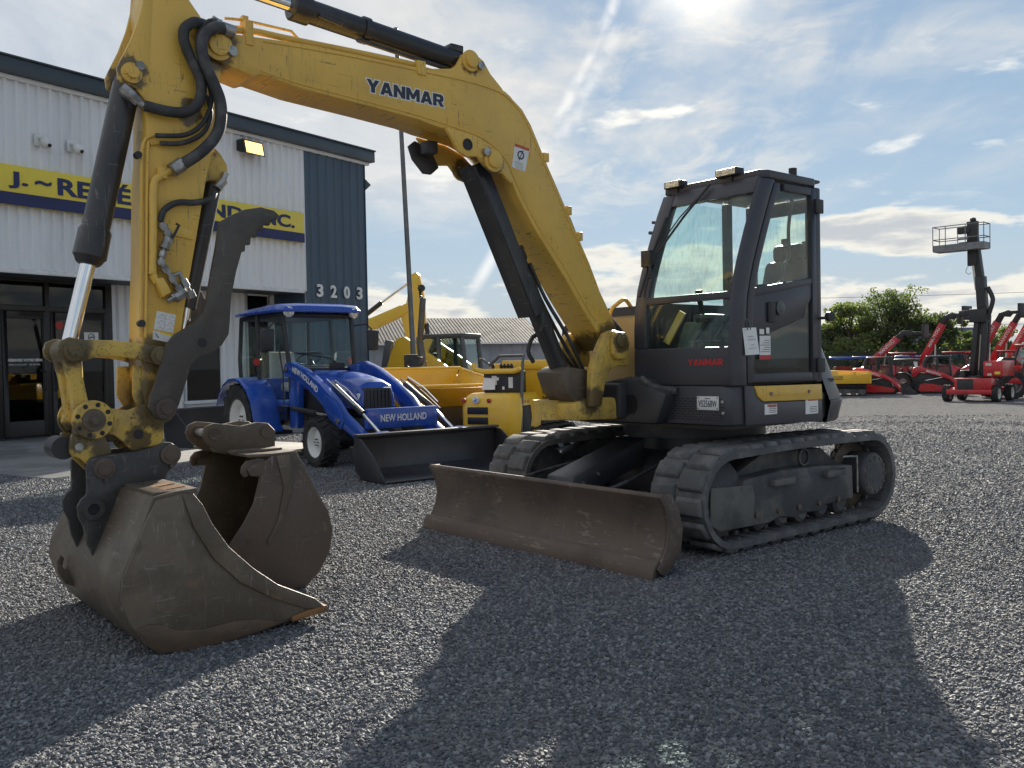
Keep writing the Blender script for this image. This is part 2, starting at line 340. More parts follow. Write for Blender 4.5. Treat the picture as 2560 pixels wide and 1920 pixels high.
def tag(o, label, cat, group=None, kind=None):
    o['label'] = label; o['category'] = cat
    if group: o['group'] = group
    if kind: o['kind'] = kind
    return o
def thing(name, label, cat, loc=(0, 0, 0), rz=0.0, group=None):
    o = bpy.data.objects.new(name, None); col.objects.link(o); o.location = loc; o.rotation_euler = (0, 0, rz); o.empty_display_size = .2
    return tag(o, label, cat, group)
def copy_tree(o, parent=None):
    c = o.copy(); col.objects.link(c); c.parent = parent
    for ch in o.children: copy_tree(ch, c)
    return c
def struct(o): o['kind'] = 'structure'; return o
def text(parent, name, s, size, org, X, Y, m_, offset=0.0, extrude=.002, shear=0.0, align='LEFT', sx=1.0, space=1.0):
    cu = bpy.data.curves.new(name, 'FONT'); cu.body = s; cu.size = size; cu.extrude = extrude; cu.offset = offset; cu.shear = shear; cu.align_x = align; cu.resolution_u = 3; cu.space_character = space
    tmp = bpy.data.objects.new(name + '_tmp', cu); me = bpy.data.meshes.new_from_object(tmp); bpy.data.objects.remove(tmp); bpy.data.curves.remove(cu)
    X = Vector(X).normalized(); Y = Vector(Y); Y = (Y - X * Y.dot(X)).normalized(); Z = X.cross(Y); org = Vector(org)
    for v in me.vertices: v.co = org + X * (v.co.x * sx) + Y * v.co.y + Z * v.co.z
    me.materials.clear(); me.materials.append(MATS[m_]); me.name = name
    o = bpy.data.objects.new(name, me); col.objects.link(o); o.parent = parent
    return o
def gz(x, y):
    """ground height: level round the excavator, the yard falls away to the back"""
    t = max(0.0, min(1.0, (y - 14.0) / 28.0)); return -.85 * t * t * (3 - 2 * t)
# ================================================================== GROUND
def gravel_mat(name, stone=False):
    m, n, b, o = base_mat(name)
    t = n.new('ShaderNodeTexCoord'); P = t.outputs['Object'] if not stone else t.outputs['Object']
    if stone:
        at = n.new('ShaderNodeAttribute', attribute_type='INSTANCER', attribute_name='tone'); rnd = at.outputs['Fac']
        c_ = n.mix(n.math('POWER', rnd, 1.9), (.060, .066, .080), (.285, .287, .29))
        c_ = n.mix(n.math('MULTIPLY', n.ramp(n.noise(P, 2.2, 4), (.4, .7)), .35), c_, (.125, .13, .137))
        gp = n.new('ShaderNodeNewGeometry'); big = n.noise(gp.outputs['Position'], .55, 4, .6); c_ = n.mix(n.math('MULTIPLY', n.ramp(big, (.48, .66)), .45), c_, (.150, .150, .148)); c_ = n.mix(n.math('MULTIPLY', n.ramp(big, (.46, .32)), .35), c_, (.055, .057, .063))
        n.l.new(c_, b.inputs['Base Color']); b.inputs['Roughness'].default_value = .72
        return m
    vo = n.new('ShaderNodeTexVoronoi'); vo.inputs['Scale'].default_value = 34; n.l.new(P, vo.inputs['Vector'])
    v2 = n.new('ShaderNodeTexVoronoi'); v2.inputs['Scale'].default_value = 15; n.l.new(P, v2.inputs['Vector'])
    cs = n.new('ShaderNodeSeparateColor'); n.l.new(vo.outputs['Color'], cs.inputs[0])
    cs2 = n.new('ShaderNodeSeparateColor'); n.l.new(v2.outputs['Color'], cs2.inputs[0])
    tone = n.math('ADD', n.math('MULTIPLY', cs.outputs[0], .6), n.math('MULTIPLY', cs2.outputs[1], .4))
    c_ = n.mix(tone, (.135, .137, .143), (.36, .355, .345))
    big = n.ramp(n.noise(P, .35, 4), (.35, .7)); c_ = n.mix(n.math('MULTIPLY', big, .35), c_, (.205, .197, .186))
    for sc2, am in ((2.2, .35), (7.0, .45), (17.0, .5)): c_ = n.mix(n.math('MULTIPLY', n.ramp(n.noise(P, sc2, 5, .7), (.42, .62)), am), c_, (.085, .086, .09))
    n.l.new(c_, b.inputs['Base Color']); b.inputs['Roughness'].default_value = .95; b.inputs['Specular IOR Level'].default_value = .0
    bp = n.new('ShaderNodeBump'); bp.inputs['Strength'].default_value = .9; bp.inputs['Distance'].default_value = .02
    h = n.math('ADD', n.math('MULTIPLY', vo.outputs['Distance'], -1.0), n.math('MULTIPLY', v2.outputs['Distance'], -.8))
    n.l.new(h, bp.inputs['Height']); n.l.new(bp.outputs[0], b.inputs['Normal'])
    return m
gravel_mat('gravel_ground'); gravel_mat('gravel_stone', True)
g = MB(); xs = [-2500, -600, -200, -80, -40, -20, -10, 0, 10, 20, 40, 80, 200, 600, 2500]; ys = [-600, -100, -20, 0] + [6 + 2 * i for i in range(22)] + [60, 90, 160, 400, 3000]
for y in ys:
    for x in xs: g.v.append((x, y, gz(x, y)))
nx = len(xs)
for j in range(len(ys) - 1):
    for i in range(nx - 1): g.f.append((j * nx + i, j * nx + i + 1, (j + 1) * nx + i + 1, (j + 1) * nx + i))
ground = struct(g.build('ground', 'gravel_ground')); ground['label'] = 'grey crushed stone yard stretching to the hedge'

# loose stones on the near ground: one mass nobody could count
stone_col = bpy.data.collections.new('stone_sources')
for i in range(7):
    rr = random.Random(40 + i); s_ = MB(); n_, m_ = 6, 4; el = (1.0, rr.uniform(.6, .9), rr.uniform(.45, .70))
    vs = [(0, 0, -el[2])]
    for a in range(1, m_):
        th = math.pi * a / m_
        for b_ in range(n_):
            ph = 2 * math.pi * (b_ + .5 * (a % 2)) / n_; q = rr.uniform(.70, 1.20)
            vs.append((math.sin(th) * math.cos(ph) * el[0] * q, math.sin(th) * math.sin(ph) * el[1] * q, -math.cos(th) * el[2] * q))
    vs.append((0, 0, el[2])); fs = [(0, 1 + (j + 1) % n_, 1 + j) for j in range(n_)]
    for a in range(m_ - 2):
        for j in range(n_):
            p = 1 + a * n_; fs.append((p + j, p + (j + 1) % n_, p + n_ + (j + 1) % n_, p + n_ + j))
    p = 1 + (m_ - 2) * n_; fs += [(p + j, p + (j + 1) % n_, len(vs) - 1) for j in range(n_)]
    me = bpy.data.meshes.new('stone'); me.from_pydata(vs, [], fs); me.materials.append(MATS['gravel_stone'])
    so = bpy.data.objects.new('stone_source', me); stone_col.objects.link(so)
gm = MB()
rad = [0.5, 1.4, 2.6, 4, 6, 8, 10, 13, 16.5, 20, 24, 29]; angs = [R(a) for a in range(34, 147, 8)]
for r_ in rad:
    for a in angs: gm.v.append((r_ * math.cos(a), r_ * math.sin(a), gz(0, r_ * math.sin(a)) + .001))
for j in range(len(rad) - 1):
    for i in range(len(angs) - 1):
        q = j * len(angs) + i; gm.f.append((q, q + 1, q + len(angs) + 1, q + len(angs)))
gravel = gm.build('gravel', 'gravel_stone'); tag(gravel, 'loose grey crushed stones covering the near yard', 'gravel', kind='stuff')
ng = bpy.data.node_groups.new('scatter_stones', 'GeometryNodeTree')
ng.interface.new_socket('Geometry', in_out='INPUT', socket_type='NodeSocketGeometry'); ng.interface.new_socket('Geometry', in_out='OUTPUT', socket_type='NodeSocketGeometry')
q = NT(ng); gi = q.new('NodeGroupInput'); go = q.new('NodeGroupOutput')
pos = q.new('GeometryNodeInputPosition'); ln = q.vmath('LENGTH', pos.outputs[0], out=1)
dens = q.new('ShaderNodeMapRange'); q.l.new(ln, dens.inputs[0]); dens.inputs[1].default_value = 3; dens.inputs[2].default_value = 9; dens.inputs[3].default_value = 6400; dens.inputs[4].default_value = 2600
d2 = q.new('ShaderNodeMapRange', interpolation_type='SMOOTHERSTEP'); q.l.new(ln, d2.inputs[0]); d2.inputs[1].default_value = 8; d2.inputs[2].default_value = 28; d2.inputs[3].default_value = 1.0; d2.inputs[4].default_value = 0.0
dp = q.new('GeometryNodeDistributePointsOnFaces', distribute_method='RANDOM'); q.l.new(gi.outputs[0], dp.inputs['Mesh']); q.l.new(q.math('MULTIPLY', dens.outputs[0], q.math('POWER', d2.outputs[0], 2.2)), dp.inputs['Density'])
ci = q.new('GeometryNodeCollectionInfo'); ci.inputs['Collection'].default_value = stone_col; ci.inputs['Separate Children'].default_value = True; ci.inputs['Reset Children'].default_value = True
rv = q.new('FunctionNodeRandomValue', data_type='FLOAT_VECTOR'); rv.inputs[0].default_value = (-.8, -.8, 0); rv.inputs[1].default_value = (.8, .8, 6.283)
rs = q.new('FunctionNodeRandomValue', data_type='FLOAT'); rs.inputs[2].default_value = 0.0; rs.inputs[3].default_value = 1.0; rs.inputs['Seed'].default_value = 3
rsz = q.math('ADD', q.math('MULTIPLY', q.math('POWER', rs.outputs[1], 2.2), .0095), .0062)
far = q.new('ShaderNodeMapRange'); q.l.new(ln, far.inputs[0]); far.inputs[1].default_value = 5; far.inputs[2].default_value = 22; far.inputs[3].default_value = 1.0; far.inputs[4].default_value = 2.1
scl = q.math('MULTIPLY', rsz, far.outputs[0])
ip = q.new('GeometryNodeInstanceOnPoints'); q.l.new(dp.outputs['Points'], ip.inputs['Points']); q.l.new(ci.outputs[0], ip.inputs['Instance']); ip.inputs['Pick Instance'].default_value = True
q.l.new(rv.outputs[0], ip.inputs['Rotation']); q.l.new(scl, ip.inputs['Scale'])
rt = q.new('FunctionNodeRandomValue', data_type='FLOAT'); rt.inputs['Seed'].default_value = 11
sn = q.new('GeometryNodeStoreNamedAttribute', data_type='FLOAT', domain='INSTANCE'); sn.inputs['Name'].default_value = 'tone'
q.l.new(ip.outputs[0], sn.inputs[0]); q.l.new(rt.outputs[1], sn.inputs['Value'])
q.l.new(sn.outputs[0], go.inputs[0])
md = gravel.modifiers.new('scatter', 'NODES'); md.node_group = ng

# ================================================================== DEALER BUILDING
BR = R(56)
bld = thing('dealer_building', 'white ribbed metal dealership with dark blue end panel and recessed glass entrance', 'building', (-7.99, 15.33, 0), BR); bld.scale = (.945, 1, 1)
UL, UR, ZT, ZO = -6.5, 8.58, 6.09, 2.95
def ribbed(name, u0, u1, z0, z1, y, mat_, pitch=.2, parent=bld, depth=.06, wid=.065):
    prof = []; u = u0
    while u < u1 - .02:
        prof += [(u, y), (min(u + pitch - wid - .03, u1), y), (min(u + pitch - wid, u1), y - depth), (min(u + pitch - .03, u1), y - depth)]; u += pitch
    prof.append((u1, y)); n = len(prof); m_ = MB()
    m_.v = [(p, q_, z0) for p, q_ in prof] + [(p, q_, z1) for p, q_ in prof]; m_.f = [(i, i + 1, n + i + 1, n + i) for i in range(n - 1)]
    return m_.build(name, mat_, parent, ang=20)
ribbed('white_siding', UL, 6.46, ZO + .03, ZT - .03, 0, 'siding_white')
ribbed('blue_siding', 6.52, UR, 0, ZT - .03, -.03, 'siding_blue', .27, depth=.035, wid=.07)
MB().box(UL, UR, .06, 12, ZO, ZT + .1).box(6.53, UR, .012, 12, -.4, ZO).build('wall_core', 'siding_white', bld)
MB().box(UR + .002, UR + .03, -.03, 12, -.4, ZT).build('end_wall', 'siding_blue', bld)
MB().box(6.46, 6.525, -.05, .02, ZO, ZT).build('corner_trim', 'trim_white', bld, .006)
MB().box(UL, 6.47, -.045, .03, ZO - .045, ZO + .032).build('overhang_trim', 'trim_white', bld, .006)
MB().box(UL, UR + .12, -.10, -.02, ZT - .04, ZT + .03).build('drip_trim', 'trim_white', bld, .006)
MB().box(UL, UR + .2, -.22, .3, ZT + .03, ZT + .28).box(UL, UR + .22, -.25, .35, ZT + .28, ZT + .315).build('fascia', 'fascia', bld, .01)
MB().box(UL, UR + .1, .3, 12, ZT + .06, ZT + .2).build('roof', 'roof_metal', bld)
MB().box(UL, 6.46, .02, 1.0, ZO - .03, ZO + .005).build('soffit', 'plastic_grey', bld)
MB().box(6.49, 6.53, .02, 1.2, 0, ZO - .03).build('pier_side', 'siding_blue', bld)
MB().plate([(UR + .03, 5.45), (UR + .26, 5.62), (UR + .03, 5.75)], -.02, .2).build('vent_hood', 'fascia', bld)
# recessed ground floor
GY = 1.0
MB().box(UL, 6.49, GY + .25, 12, 0, ZO).build('inner_wall', 'interior', bld)
ribbed('ground_siding', 2.22, 3.90, 0.1, ZO - .03, GY, 'siding_white')
ribbed('ground_siding', 4.93, 5.62, 0.1, ZO - .03, GY, 'siding_white')
MB().box(3.90, 4.93, GY, GY + .05, .1, .56).build('window_apron', 'trim_white', bld)
MB().box(3.90, 4.93, GY - .01, GY + .06, 2.1, ZO - .03).build('window_head', 'siding_white', bld)
wi = MB().box(3.90, 3.96, GY - .03, GY + .03, .56, 2.1).box(4.87, 4.93, GY - .03, GY + .03, .56, 2.1).box(3.96, 4.87, GY - .03, GY + .03, 2.04, 2.1).box(3.86, 4.97, GY - .08, GY + .03, .55, .62).build('window', 'trim_white', bld, .004)
MB().box(3.96, 4.87, GY, GY + .012, .62, 2.04).build('pane', 'dark_glass', wi)
wi = MB().box(5.62, 5.68, GY - .03, GY + .03, .1, 2.93).box(6.30, 6.36, GY - .03, GY + .03, .1, 2.93).box(5.68, 6.30, GY - .03, GY + .03, .1, .2).box(5.68, 6.3, GY - .03, GY + .03, 2.88, 2.93).build('window', 'trim_white', bld, .004)
MB().box(5.68, 6.30, GY, GY + .012, .2, 2.88).build('pane', 'dark_glass', wi)
MB().box(6.36, 6.49, GY - .02, GY + .03, .1, ZO - .03).build('corner_post', 'trim_white', bld)
# entrance: transom row and two doors, more glazing to the west
ent = MB().box(UL, 2.22, GY - .04, GY + .05, 2.36, 2.46).box(UL, 2.22, GY - .04, GY + .05, 2.88, ZO - .03).box(UL, 2.22, GY - .04, GY + .05, .08, .13)
for u in (-4.4, -2.9, -1.45, -.08, .84, 2.08): ent.box(u, u + (.14 if u > 2 else .09), GY - .045, GY + .055, .13, 2.88)
ent = ent.build('entrance_frame', 'bronze_frame', bld, .005)
for u0, u1 in ((-4.31, -2.9), (-2.81, -1.45), (-1.36, -.08), (.01, .84), (.93, 2.08)):
    MB().box(u0, u1, GY, GY + .012, 2.46, 2.88).build('transom_pane', 'dark_glass', ent)
for u0, u1 in ((-4.31, -2.9), (-2.81, -1.45), (-1.36, -.08)):
    MB().box(u0, u1, GY, GY + .012, .13, 2.36).build('glazing_pane', 'dark_glass', ent)
for u0, u1, hs in ((.01, .84, 1), (.93, 2.08, 0)):
    d = MB().box(u0, u0 + .09, GY - .06, GY - .02, .15, 2.35).box(u1 - .09, u1, GY - .06, GY - .02, .15, 2.35).box(u0 + .09, u1 - .09, GY - .06, GY - .02, 2.22, 2.35).box(u0 + .09, u1 - .09, GY - .06, GY - .02, .15, .42).build('door', 'bronze_frame', bld, .005)
    MB().box(u0 + .09, u1 - .09, GY - .045, GY - .035, .42, 2.22).build('pane', 'dark_glass', d)
    hx = u1 - .06 if hs else u0 + .06
    MB().tube([(hx, GY - .06, .95), (hx, GY - .12, .97), (hx, GY - .12, 1.28), (hx, GY - .06, 1.3)], .012, 8).build('handle', 'bronze_frame', d)
text(bld, 'door_lettering', 'RÉSERVEZ VOTRE DÉMO', .062, (.10, GY - .048, 1.47), (1, 0, 0), (0, 0, 1), 'white', .002, .001)
text(bld, 'door_lettering', 'J-RENE-LAFOND.COM', .036, (.10, GY - .048, 1.40), (1, 0, 0), (0, 0, 1), 'white', 0, .001)
text(bld, 'door_lettering', '450 258-2448', .036, (.50, GY - .048, 1.40), (1, 0, 0), (0, 0, 1), 'white', 0, .001)
st = MB().box(1.60, 1.90, GY - .052, GY - .046, 1.78, 2.0).build('no_smoking_sign', 'white', bld)
MB().ring((1.75, GY - .055, 1.91), (0, 1, 0), .07, .058, .004, 24).beam((1.70, GY - .055, 1.86), (1.80, GY - .055, 1.96), .004, .012, (0, 1, 0)).box(1.70, 1.80, GY - .057, GY - .053, 1.900, 1.918).build('emblem', 'ink', st)
MB().lathe([(.075, 0), (.075, .004)], (1.10, GY - .05, 2.12), (0, 1, 0), 20).build('window_sticker', 'decal_red', bld)
MB().box(1.02, 1.24, GY - .052, GY - .046, 1.30, 1.42).build('hours_card', 'white', bld)
MB().box(.32, .56, GY - .052, GY - .046, .28, .36).build('door_plate', 'trim_white', bld)
# shop sign
sg = MB().box(-3.4, 6.38, -.16, -.04, 4.0, 4.645).build('shop_sign', 'sign_yellow', bld, .004)
MB().box(-3.4, 6.382, -.166, -.155, 3.995, 4.20).build('sign_band', 'navy', sg)
def fit_text(parent, name, s, w_, h_, org, X, Y, m_, **kw):
    o = text(parent, name, s, 1.0, (0, 0, 0), (1, 0, 0), (0, 1, 0), m_, **kw)
    xs_ = [v.co.x for v in o.data.vertices]; ys_ = [v.co.y for v in o.data.vertices]; x0, x1, y0, y1 = min(xs_), max(xs_), min(ys_), max(ys_)
    X = Vector(X).normalized(); Y = Vector(Y); Z = X.cross(Y).normalized(); Y = Z.cross(X).normalized(); org = Vector(org)
    for v in o.data.vertices: v.co = org + X * ((v.co.x - x0) / (x1 - x0) * w_) + Y * ((v.co.y - y0) / (y1 - y0) * h_) + Z * v.co.z
    return o
LET = {'Y': ([[(0, 1), (.36, 1), (.55, .68), (.74, 1), (1.1, 1), (.72, .40), (.72, 0), (.38, 0), (.38, .40)]], 1.1),
       'A': ([[(0, 0), (.33, 0), (.55, .66), (.55, 1), (.36, 1)], [(1.1, 0), (.77, 0), (.55, .66), (.55, 1), (.74, 1)], [(.36, .17), (.74, .17), (.67, .40), (.43, .40)]], 1.1),
       'N': ([[(0, 0), (0, 1), (.32, 1), (.72, .45), (.72, 1), (1.04, 1), (1.04, 0), (.72, 0), (.32, .55), (.32, 0)]], 1.04),
       'M': ([[(0, 0), (0, 1), (.34, 1), (.62, .52), (.90, 1), (1.24, 1), (1.24, 0), (.93, 0), (.93, .52), (.72, .14), (.52, .14), (.31, .52), (.31, 0)]], 1.24),
       'R': ([[(0, 0), (0, 1), (.32, 1), (.32, 0)], [(.30, .76), (.30, 1), (.74, 1), (.93, .90), (.62, .76)], [(.93, .90), (1.0, .70), (.94, .48), (.62, .56), (.67, .66), (.62, .76)], [(.94, .48), (.76, .38), (.30, .36), (.30, .57), (.62, .57)], [(.42, .40), (.76, .40), (1.04, 0), (.68, 0)]], 1.04)}
def block_letters(parent, s, w_, h_, org, X, Y, fill, line=None, lw=.09, gap=.07):
    """heavy block lettering; one object for each letter, its white surround under it"""
    tot = sum(LET[c][1] for c in s) + gap * (len(s) - 1); X = Vector(X).normalized(); Y = Vector(Y); Z = X.cross(Y).normalized(); Y = Z.cross(X).normalized(); org = Vector(org); u = 0.0
    for c in s:
        P = lambda p, z: org + X * ((u + p[0]) / tot * w_) + Y * (p[1] * h_) + Z * z
        m_ = MB()
        for i, pl in enumerate(LET[c][0]): m_.prism(pl, lambda p, q, t: P((p, q), t), .0008, .0018 + .00012 * i)
        o = m_.build('letter', fill, parent)
        if line:
            b_ = MB(); k_ = 0
            for pl in LET[c][0]:
                cx0 = sum(p[0] for p in pl) / len(pl); cy0 = sum(p[1] for p in pl) / len(pl)
                for i in range(len(pl)):
                    p0, p1 = Vector(pl[i]), Vector(pl[(i + 1) % len(pl)]); d = (p1 - p0).normalized(); nn = Vector((-d.y, d.x)) * lw; p0 = p0 - d * lw; p1 = p1 + d * lw
                    b_.prism([tuple(p0 + nn), tuple(p1 + nn), tuple(p1 - nn), tuple(p0 - nn)], lambda p, q, t: P((p, q), t), .0001, .0003 + .00002 * k_); k_ += 1
            b_.build('letter_surround', line, o)
        u += LET[c][1] + gap
def arm_text(s, u0, u1, z0, h_): return fit_text(sg, 'sign_letters', s, u1 - u0, h_, (u0, -.168, z0), (1, 0, 0), (0, 0, 1), 'navy', offset=.03, extrude=.004)
arm_text('J.', -.40, -.06, 4.26, .28); arm_text('~', .06, .36, 4.37, .09); arm_text('RENÉ', .47, 1.92, 4.26, .36)
arm_text('LAFOND', 2.22, 4.62, 4.28, .27); arm_text('INC.', 4.98, 6.08, 4.28, .27)
for i, ch in enumerate('3203'):
    fit_text(bld, 'house_number', ch, .2, .29, (6.82 + i * .45, -.075, 2.84), (1, 0, 0), (0, 0, 1), 'white', offset=.03, extrude=.012)
fl = MB().hexa([(4.58, -.30, 5.64), (5.14, -.30, 5.64), (5.14, -.04, 5.72), (4.58, -.04, 5.72), (4.58, -.24, 5.94), (5.14, -.24, 5.94), (5.14, -.04, 5.94), (4.58, -.04, 5.94)]).build('flood_light', 'plastic', bld, .01)
MB().hexa([(4.63, -.312, 5.665), (5.09, -.312, 5.665), (5.09, -.30, 5.665), (4.63, -.30, 5.665), (4.63, -.256, 5.905), (5.09, -.256, 5.905), (5.09, -.246, 5.905), (4.63, -.246, 5.905)]).build('lens', 'flood_lit', fl)
for u in (.18, .78):
    cmn = MB().box(u - .04, u + .09, -.07, -.03, 5.05, 5.25).tube([(u + .02, -.06, 5.2), (u + .05, -.17, 5.17)], .035, 10).build('security_camera', 'white', bld, .006)
    MB().lathe([(.02, -.09), (.075, -.07), (.095, 0), (.085, .05), (.05, .08), (.01, .09)], (u + .09, -.2, 5.09), (.25, -.55, -.8), 16).build('camera_dome', 'white', cmn)
    MB().cyl((u + .09, -.26, 5.06), (u + .1, -.29, 5.03), .03, n=12).build('lens', 'ink', cmn)
# walk and entrance slab
walk = MB().box(-2.45, 2.6, -4.6, -.9, -.3, .022).build('concrete_walk', 'concrete', None, .01); walk.location = bld.location; walk.rotation_euler = (0, 0, BR); walk.scale = (.945, 1, 1); struct(walk)
slab = MB().box(UL, 6.4, -.9, 1.05, -.3, .10).build('entrance_slab', 'concrete', None, .012); slab.location = bld.location; slab.rotation_euler = (0, 0, BR); slab.scale = (.945, 1, 1); struct(slab)
# ================================================================== EXCAVATOR
EX = thing('excavator', 'large yellow and black tracked excavator with raised blade and dirty bucket in the foreground', 'excavator', (1.645, 7.534, 0), R(219))
EX['label'] = 'big used yellow and black tracked excavator filling the foreground'
pY = lambda pts, b: [(a, b, z) for a, z in pts]
# ---- tracks
def track_path(off):
    """belt outline in x-z at distance off outside the inner face"""
    fc, fr_, rc, rr_ = (1.165, .355), .272, (-.545, .365), .272
    P = []
    for i in range(13):
        a = R(-90 + 180 * i / 12); P.append((fc[0] + (fr_ + off) * math.cos(a), fc[1] + (fr_ + off) * math.sin(a)))
    for i in range(1, 12):
        t = i / 12; P.append((fc[0] + (rc[0] - fc[0]) * t, fc[1] + fr_ + off + (rc[1] + rr_ - fc[1] - fr_) * t + .012 * math.sin(math.pi * t)))
    for i in range(13):
        a = R(90 + 180 * i / 12); P.append((rc[0] + (rr_ + off) * math.cos(a), rc[1] + (rr_ + off) * math.sin(a)))
    for i in range(1, 12):
        t = i / 12; P.append((rc[0] + (fc[0] - rc[0]) * t, rc[1] - rr_ - off + (fc[1] - fr_ - rc[1] + rr_) * t))
    return P
def resample(P, n):
    L = [0]; Q = P + [P[0]]
    for i in range(len(P)): L.append(L[-1] + math.dist(Q[i], Q[i + 1]))
    out = []
    for k_ in range(n):
        s_ = L[-1] * k_ / n; i = max(j for j in range(len(P)) if L[j] <= s_); t = (s_ - L[i]) / (L[i + 1] - L[i])
        p = (Q[i][0] + (Q[i + 1][0] - Q[i][0]) * t, Q[i][1] + (Q[i + 1][1] - Q[i][1]) * t); d = ((Q[i + 1][0] - Q[i][0]), (Q[i + 1][1] - Q[i][1])); l_ = math.hypot(*d)
        out.append((p, (d[0] / l_, d[1] / l_)))
    return out
NL = 34
lug_me = {}
def lug_mesh(w_):
    m_ = MB(); L0, L1, h_ = .066, .048, .032
    m_.hexa([(-L0, 0, 0), (L0, 0, 0), (L0, w_, 0), (-L0, w_, 0), (-L1, .008, h_), (L1, .008, h_), (L1, w_ - .012, h_), (-L1, w_ - .012, h_)])
    o = m_.build('tread_lug', 'rubber', None, .008); me = o.data; bpy.data.objects.remove(o); return me
lug_me = lug_mesh(.205)
for side in (1, -1):
    b0, b1 = (.65, 1.10) if side > 0 else (-1.10, -.65)
    tr = bpy.data.objects.new('track', None); col.objects.link(tr); tr.parent = EX
    inn, out = track_path(0), track_path(.042); n = len(inn); m_ = MB()
    for (a, z), (c_, d_) in zip(inn, out): m_.v += [(a, b0, z), (a, b1, z), (c_, b1, d_), (c_, b0, d_)]
    for i in range(n):
        j = (i + 1) % n
        for e in range(4): m_.f.append((i * 4 + e, i * 4 + (e + 1) % 4, j * 4 + (e + 1) % 4, j * 4 + e))
    m_.build('rubber_belt', 'rubber', tr, ang=50)
    for kk in range(NL):
        for half in (0, 1):
            (p, d) = resample(out, NL * 2)[kk * 2 + half]
            nrm = (d[1], -d[0])
            o = bpy.data.objects.new('tread_lug', lug_me); col.objects.link(o); o.parent = tr
            yb = b0 + .012 if half else b1 - .012 - .205
            X = Vector((d[0], 0, d[1])); Zv = Vector((nrm[0], 0, nrm[1])); Yv = Zv.cross(X)
            flip = Yv.y < 0
            if flip: X = -X; Yv = Zv.cross(X)
            o.matrix_local = Matrix(((X.x, Yv.x, Zv.x, p[0] - nrm[0] * .002), (X.y, Yv.y, Zv.y, yb), (X.z, Yv.z, Zv.z, p[1] - nrm[1] * .002), (0, 0, 0, 1)))
    # guide teeth on the inside, embedded cores in the middle groove
    gt = MB()
    for (p, d) in resample(inn, 46):
        nrm = (d[1], -d[0]); q_ = (p[0] - nrm[0] * .03, p[1] - nrm[1] * .03)
        for yy in ((b0 + b1) / 2 - .07, (b0 + b1) / 2 + .045):
            gt.beam((p[0], yy + .012, p[1]), (q_[0], yy + .012, q_[1]), .045, .03, (0, 1, 0), .025, .018)
        gt.beam((p[0] - nrm[0] * .004, b0 + .06, p[1] - nrm[1] * .004), (p[0] - nrm[0] * .004, b1 - .05, p[1] - nrm[1] * .004), .012, .016, (nrm[0], 0, nrm[1]))
    gt.build('guide_teeth', 'rubber', tr)['kind'] = 'stuff'
    sgn = 1 if side > 0 else -1; mid = (b0 + b1) / 2
    fy0, fy1 = (mid - .10, 1.045) if side > 0 else (-1.045, mid + .10)
    fr_ = MB().plate([(1.0, .47), (.55, .50), (.1, .49), (-.33, .46), (-.34, .21), (.05, .20), (.10, .16), (.33, .175), (.42, .15), (.60, .18), (.72, .15), (.95, .155), (1.0, .20)], fy0, fy1).build('track_frame', 'frame_dust', tr, .012)
    MB().plate([(1.36, .455), (.93, .435), (.90, .35), (.93, .16), (1.28, .165), (1.37, .215)], fy1 + .003 if side > 0 else fy0 - .02, fy1 + .02 if side > 0 else fy0 - .003).build('idler_guard', 'dust_plate', tr, .008)
    MB().plate([(1.0, .47), (.60, .62), (-.1, .60), (-.33, .46)], mid - .07, mid + .05).build('frame_top', 'frame_dust', tr, .01)
    MB().lathe([(.05, -.17), (.235, -.10), (.262, -.08), (.262, .08), (.235, .10), (.05, .17)], (1.165, mid, .355), (0, 1, 0), 30).build('idler_wheel', 'frame_dust', tr)
    sp = MB().lathe([(.235, -.03), (.255, -.02), (.255, .02), (.235, .03)], (-.545, mid, .365), (0, 1, 0), 30)
    for i in range(19):
        a = 2 * math.pi * i / 19; sp.beam((-.545 + .245 * math.cos(a), mid, .365 + .245 * math.sin(a)), (-.545 + .283 * math.cos(a), mid, .365 + .283 * math.sin(a)), .045, .03, (0, 1, 0), .045, .016)
    sp = sp.build('sprocket', 'steel_dark', tr)
    hub = MB().lathe([(.165, 0), (.165, .18 * sgn), (.15, .20 * sgn), (.14, .202 * sgn), (.02, .205 * sgn)], (-.56, mid + .02 * sgn, .375), (0, 1, 0), 32).build('drive_hub', 'frame_dust', tr, .008)
    for i in range(12):
        a = 2 * math.pi * i / 12; y_ = mid + .222 * sgn; MB().cyl((-.56 + .128 * math.cos(a), y_ - .004, .375 + .128 * math.sin(a)), (-.56 + .128 * math.cos(a), y_ + .009, .375 + .128 * math.sin(a)), .011, n=6).build('bolt', 'steel_dark', hub)
    for a in (-.22, .03, .28, .52, .77):
        MB().lathe([(.06, -.14), (.085, -.12), (.085, -.05), (.06, -.045), (.06, .045), (.085, .05), (.085, .12), (.06, .14)], (a, mid, .185), (0, 1, 0), 20).build('roller', 'frame_dust', tr)
        MB().cyl((a + .1, fy1 if side > 0 else fy0, .225), (a + .1, (fy1 + .014) if side > 0 else fy0 - .014, .225), .022, n=6).build('bolt', 'steel_dark', tr)
    for a0 in (.48, -.16):
        stp = MB().box(a0, a0 + .24, fy1 if side > 0 else fy0 - .05, fy1 + .05 if side > 0 else fy0, .405, .45)
        for i in range(9): stp.box(a0 + .008 + i * .026, a0 + .02 + i * .026, (fy1 + .036) if side > 0 else fy0 - .05, fy1 + .05 if side > 0 else fy0 - .036, .45, .462)
        stp.build('step', 'frame_dust', tr, .003)
    yo = fy1 + .012 if side > 0 else fy0 - .012
    MB().tube([(-.22, yo - .03 * sgn, .53), (-.34, yo, .525), (-.37, yo, .50), (-.375, yo, .25)], .008, 8, smooth=3).build('grease_line', 'galv', tr)
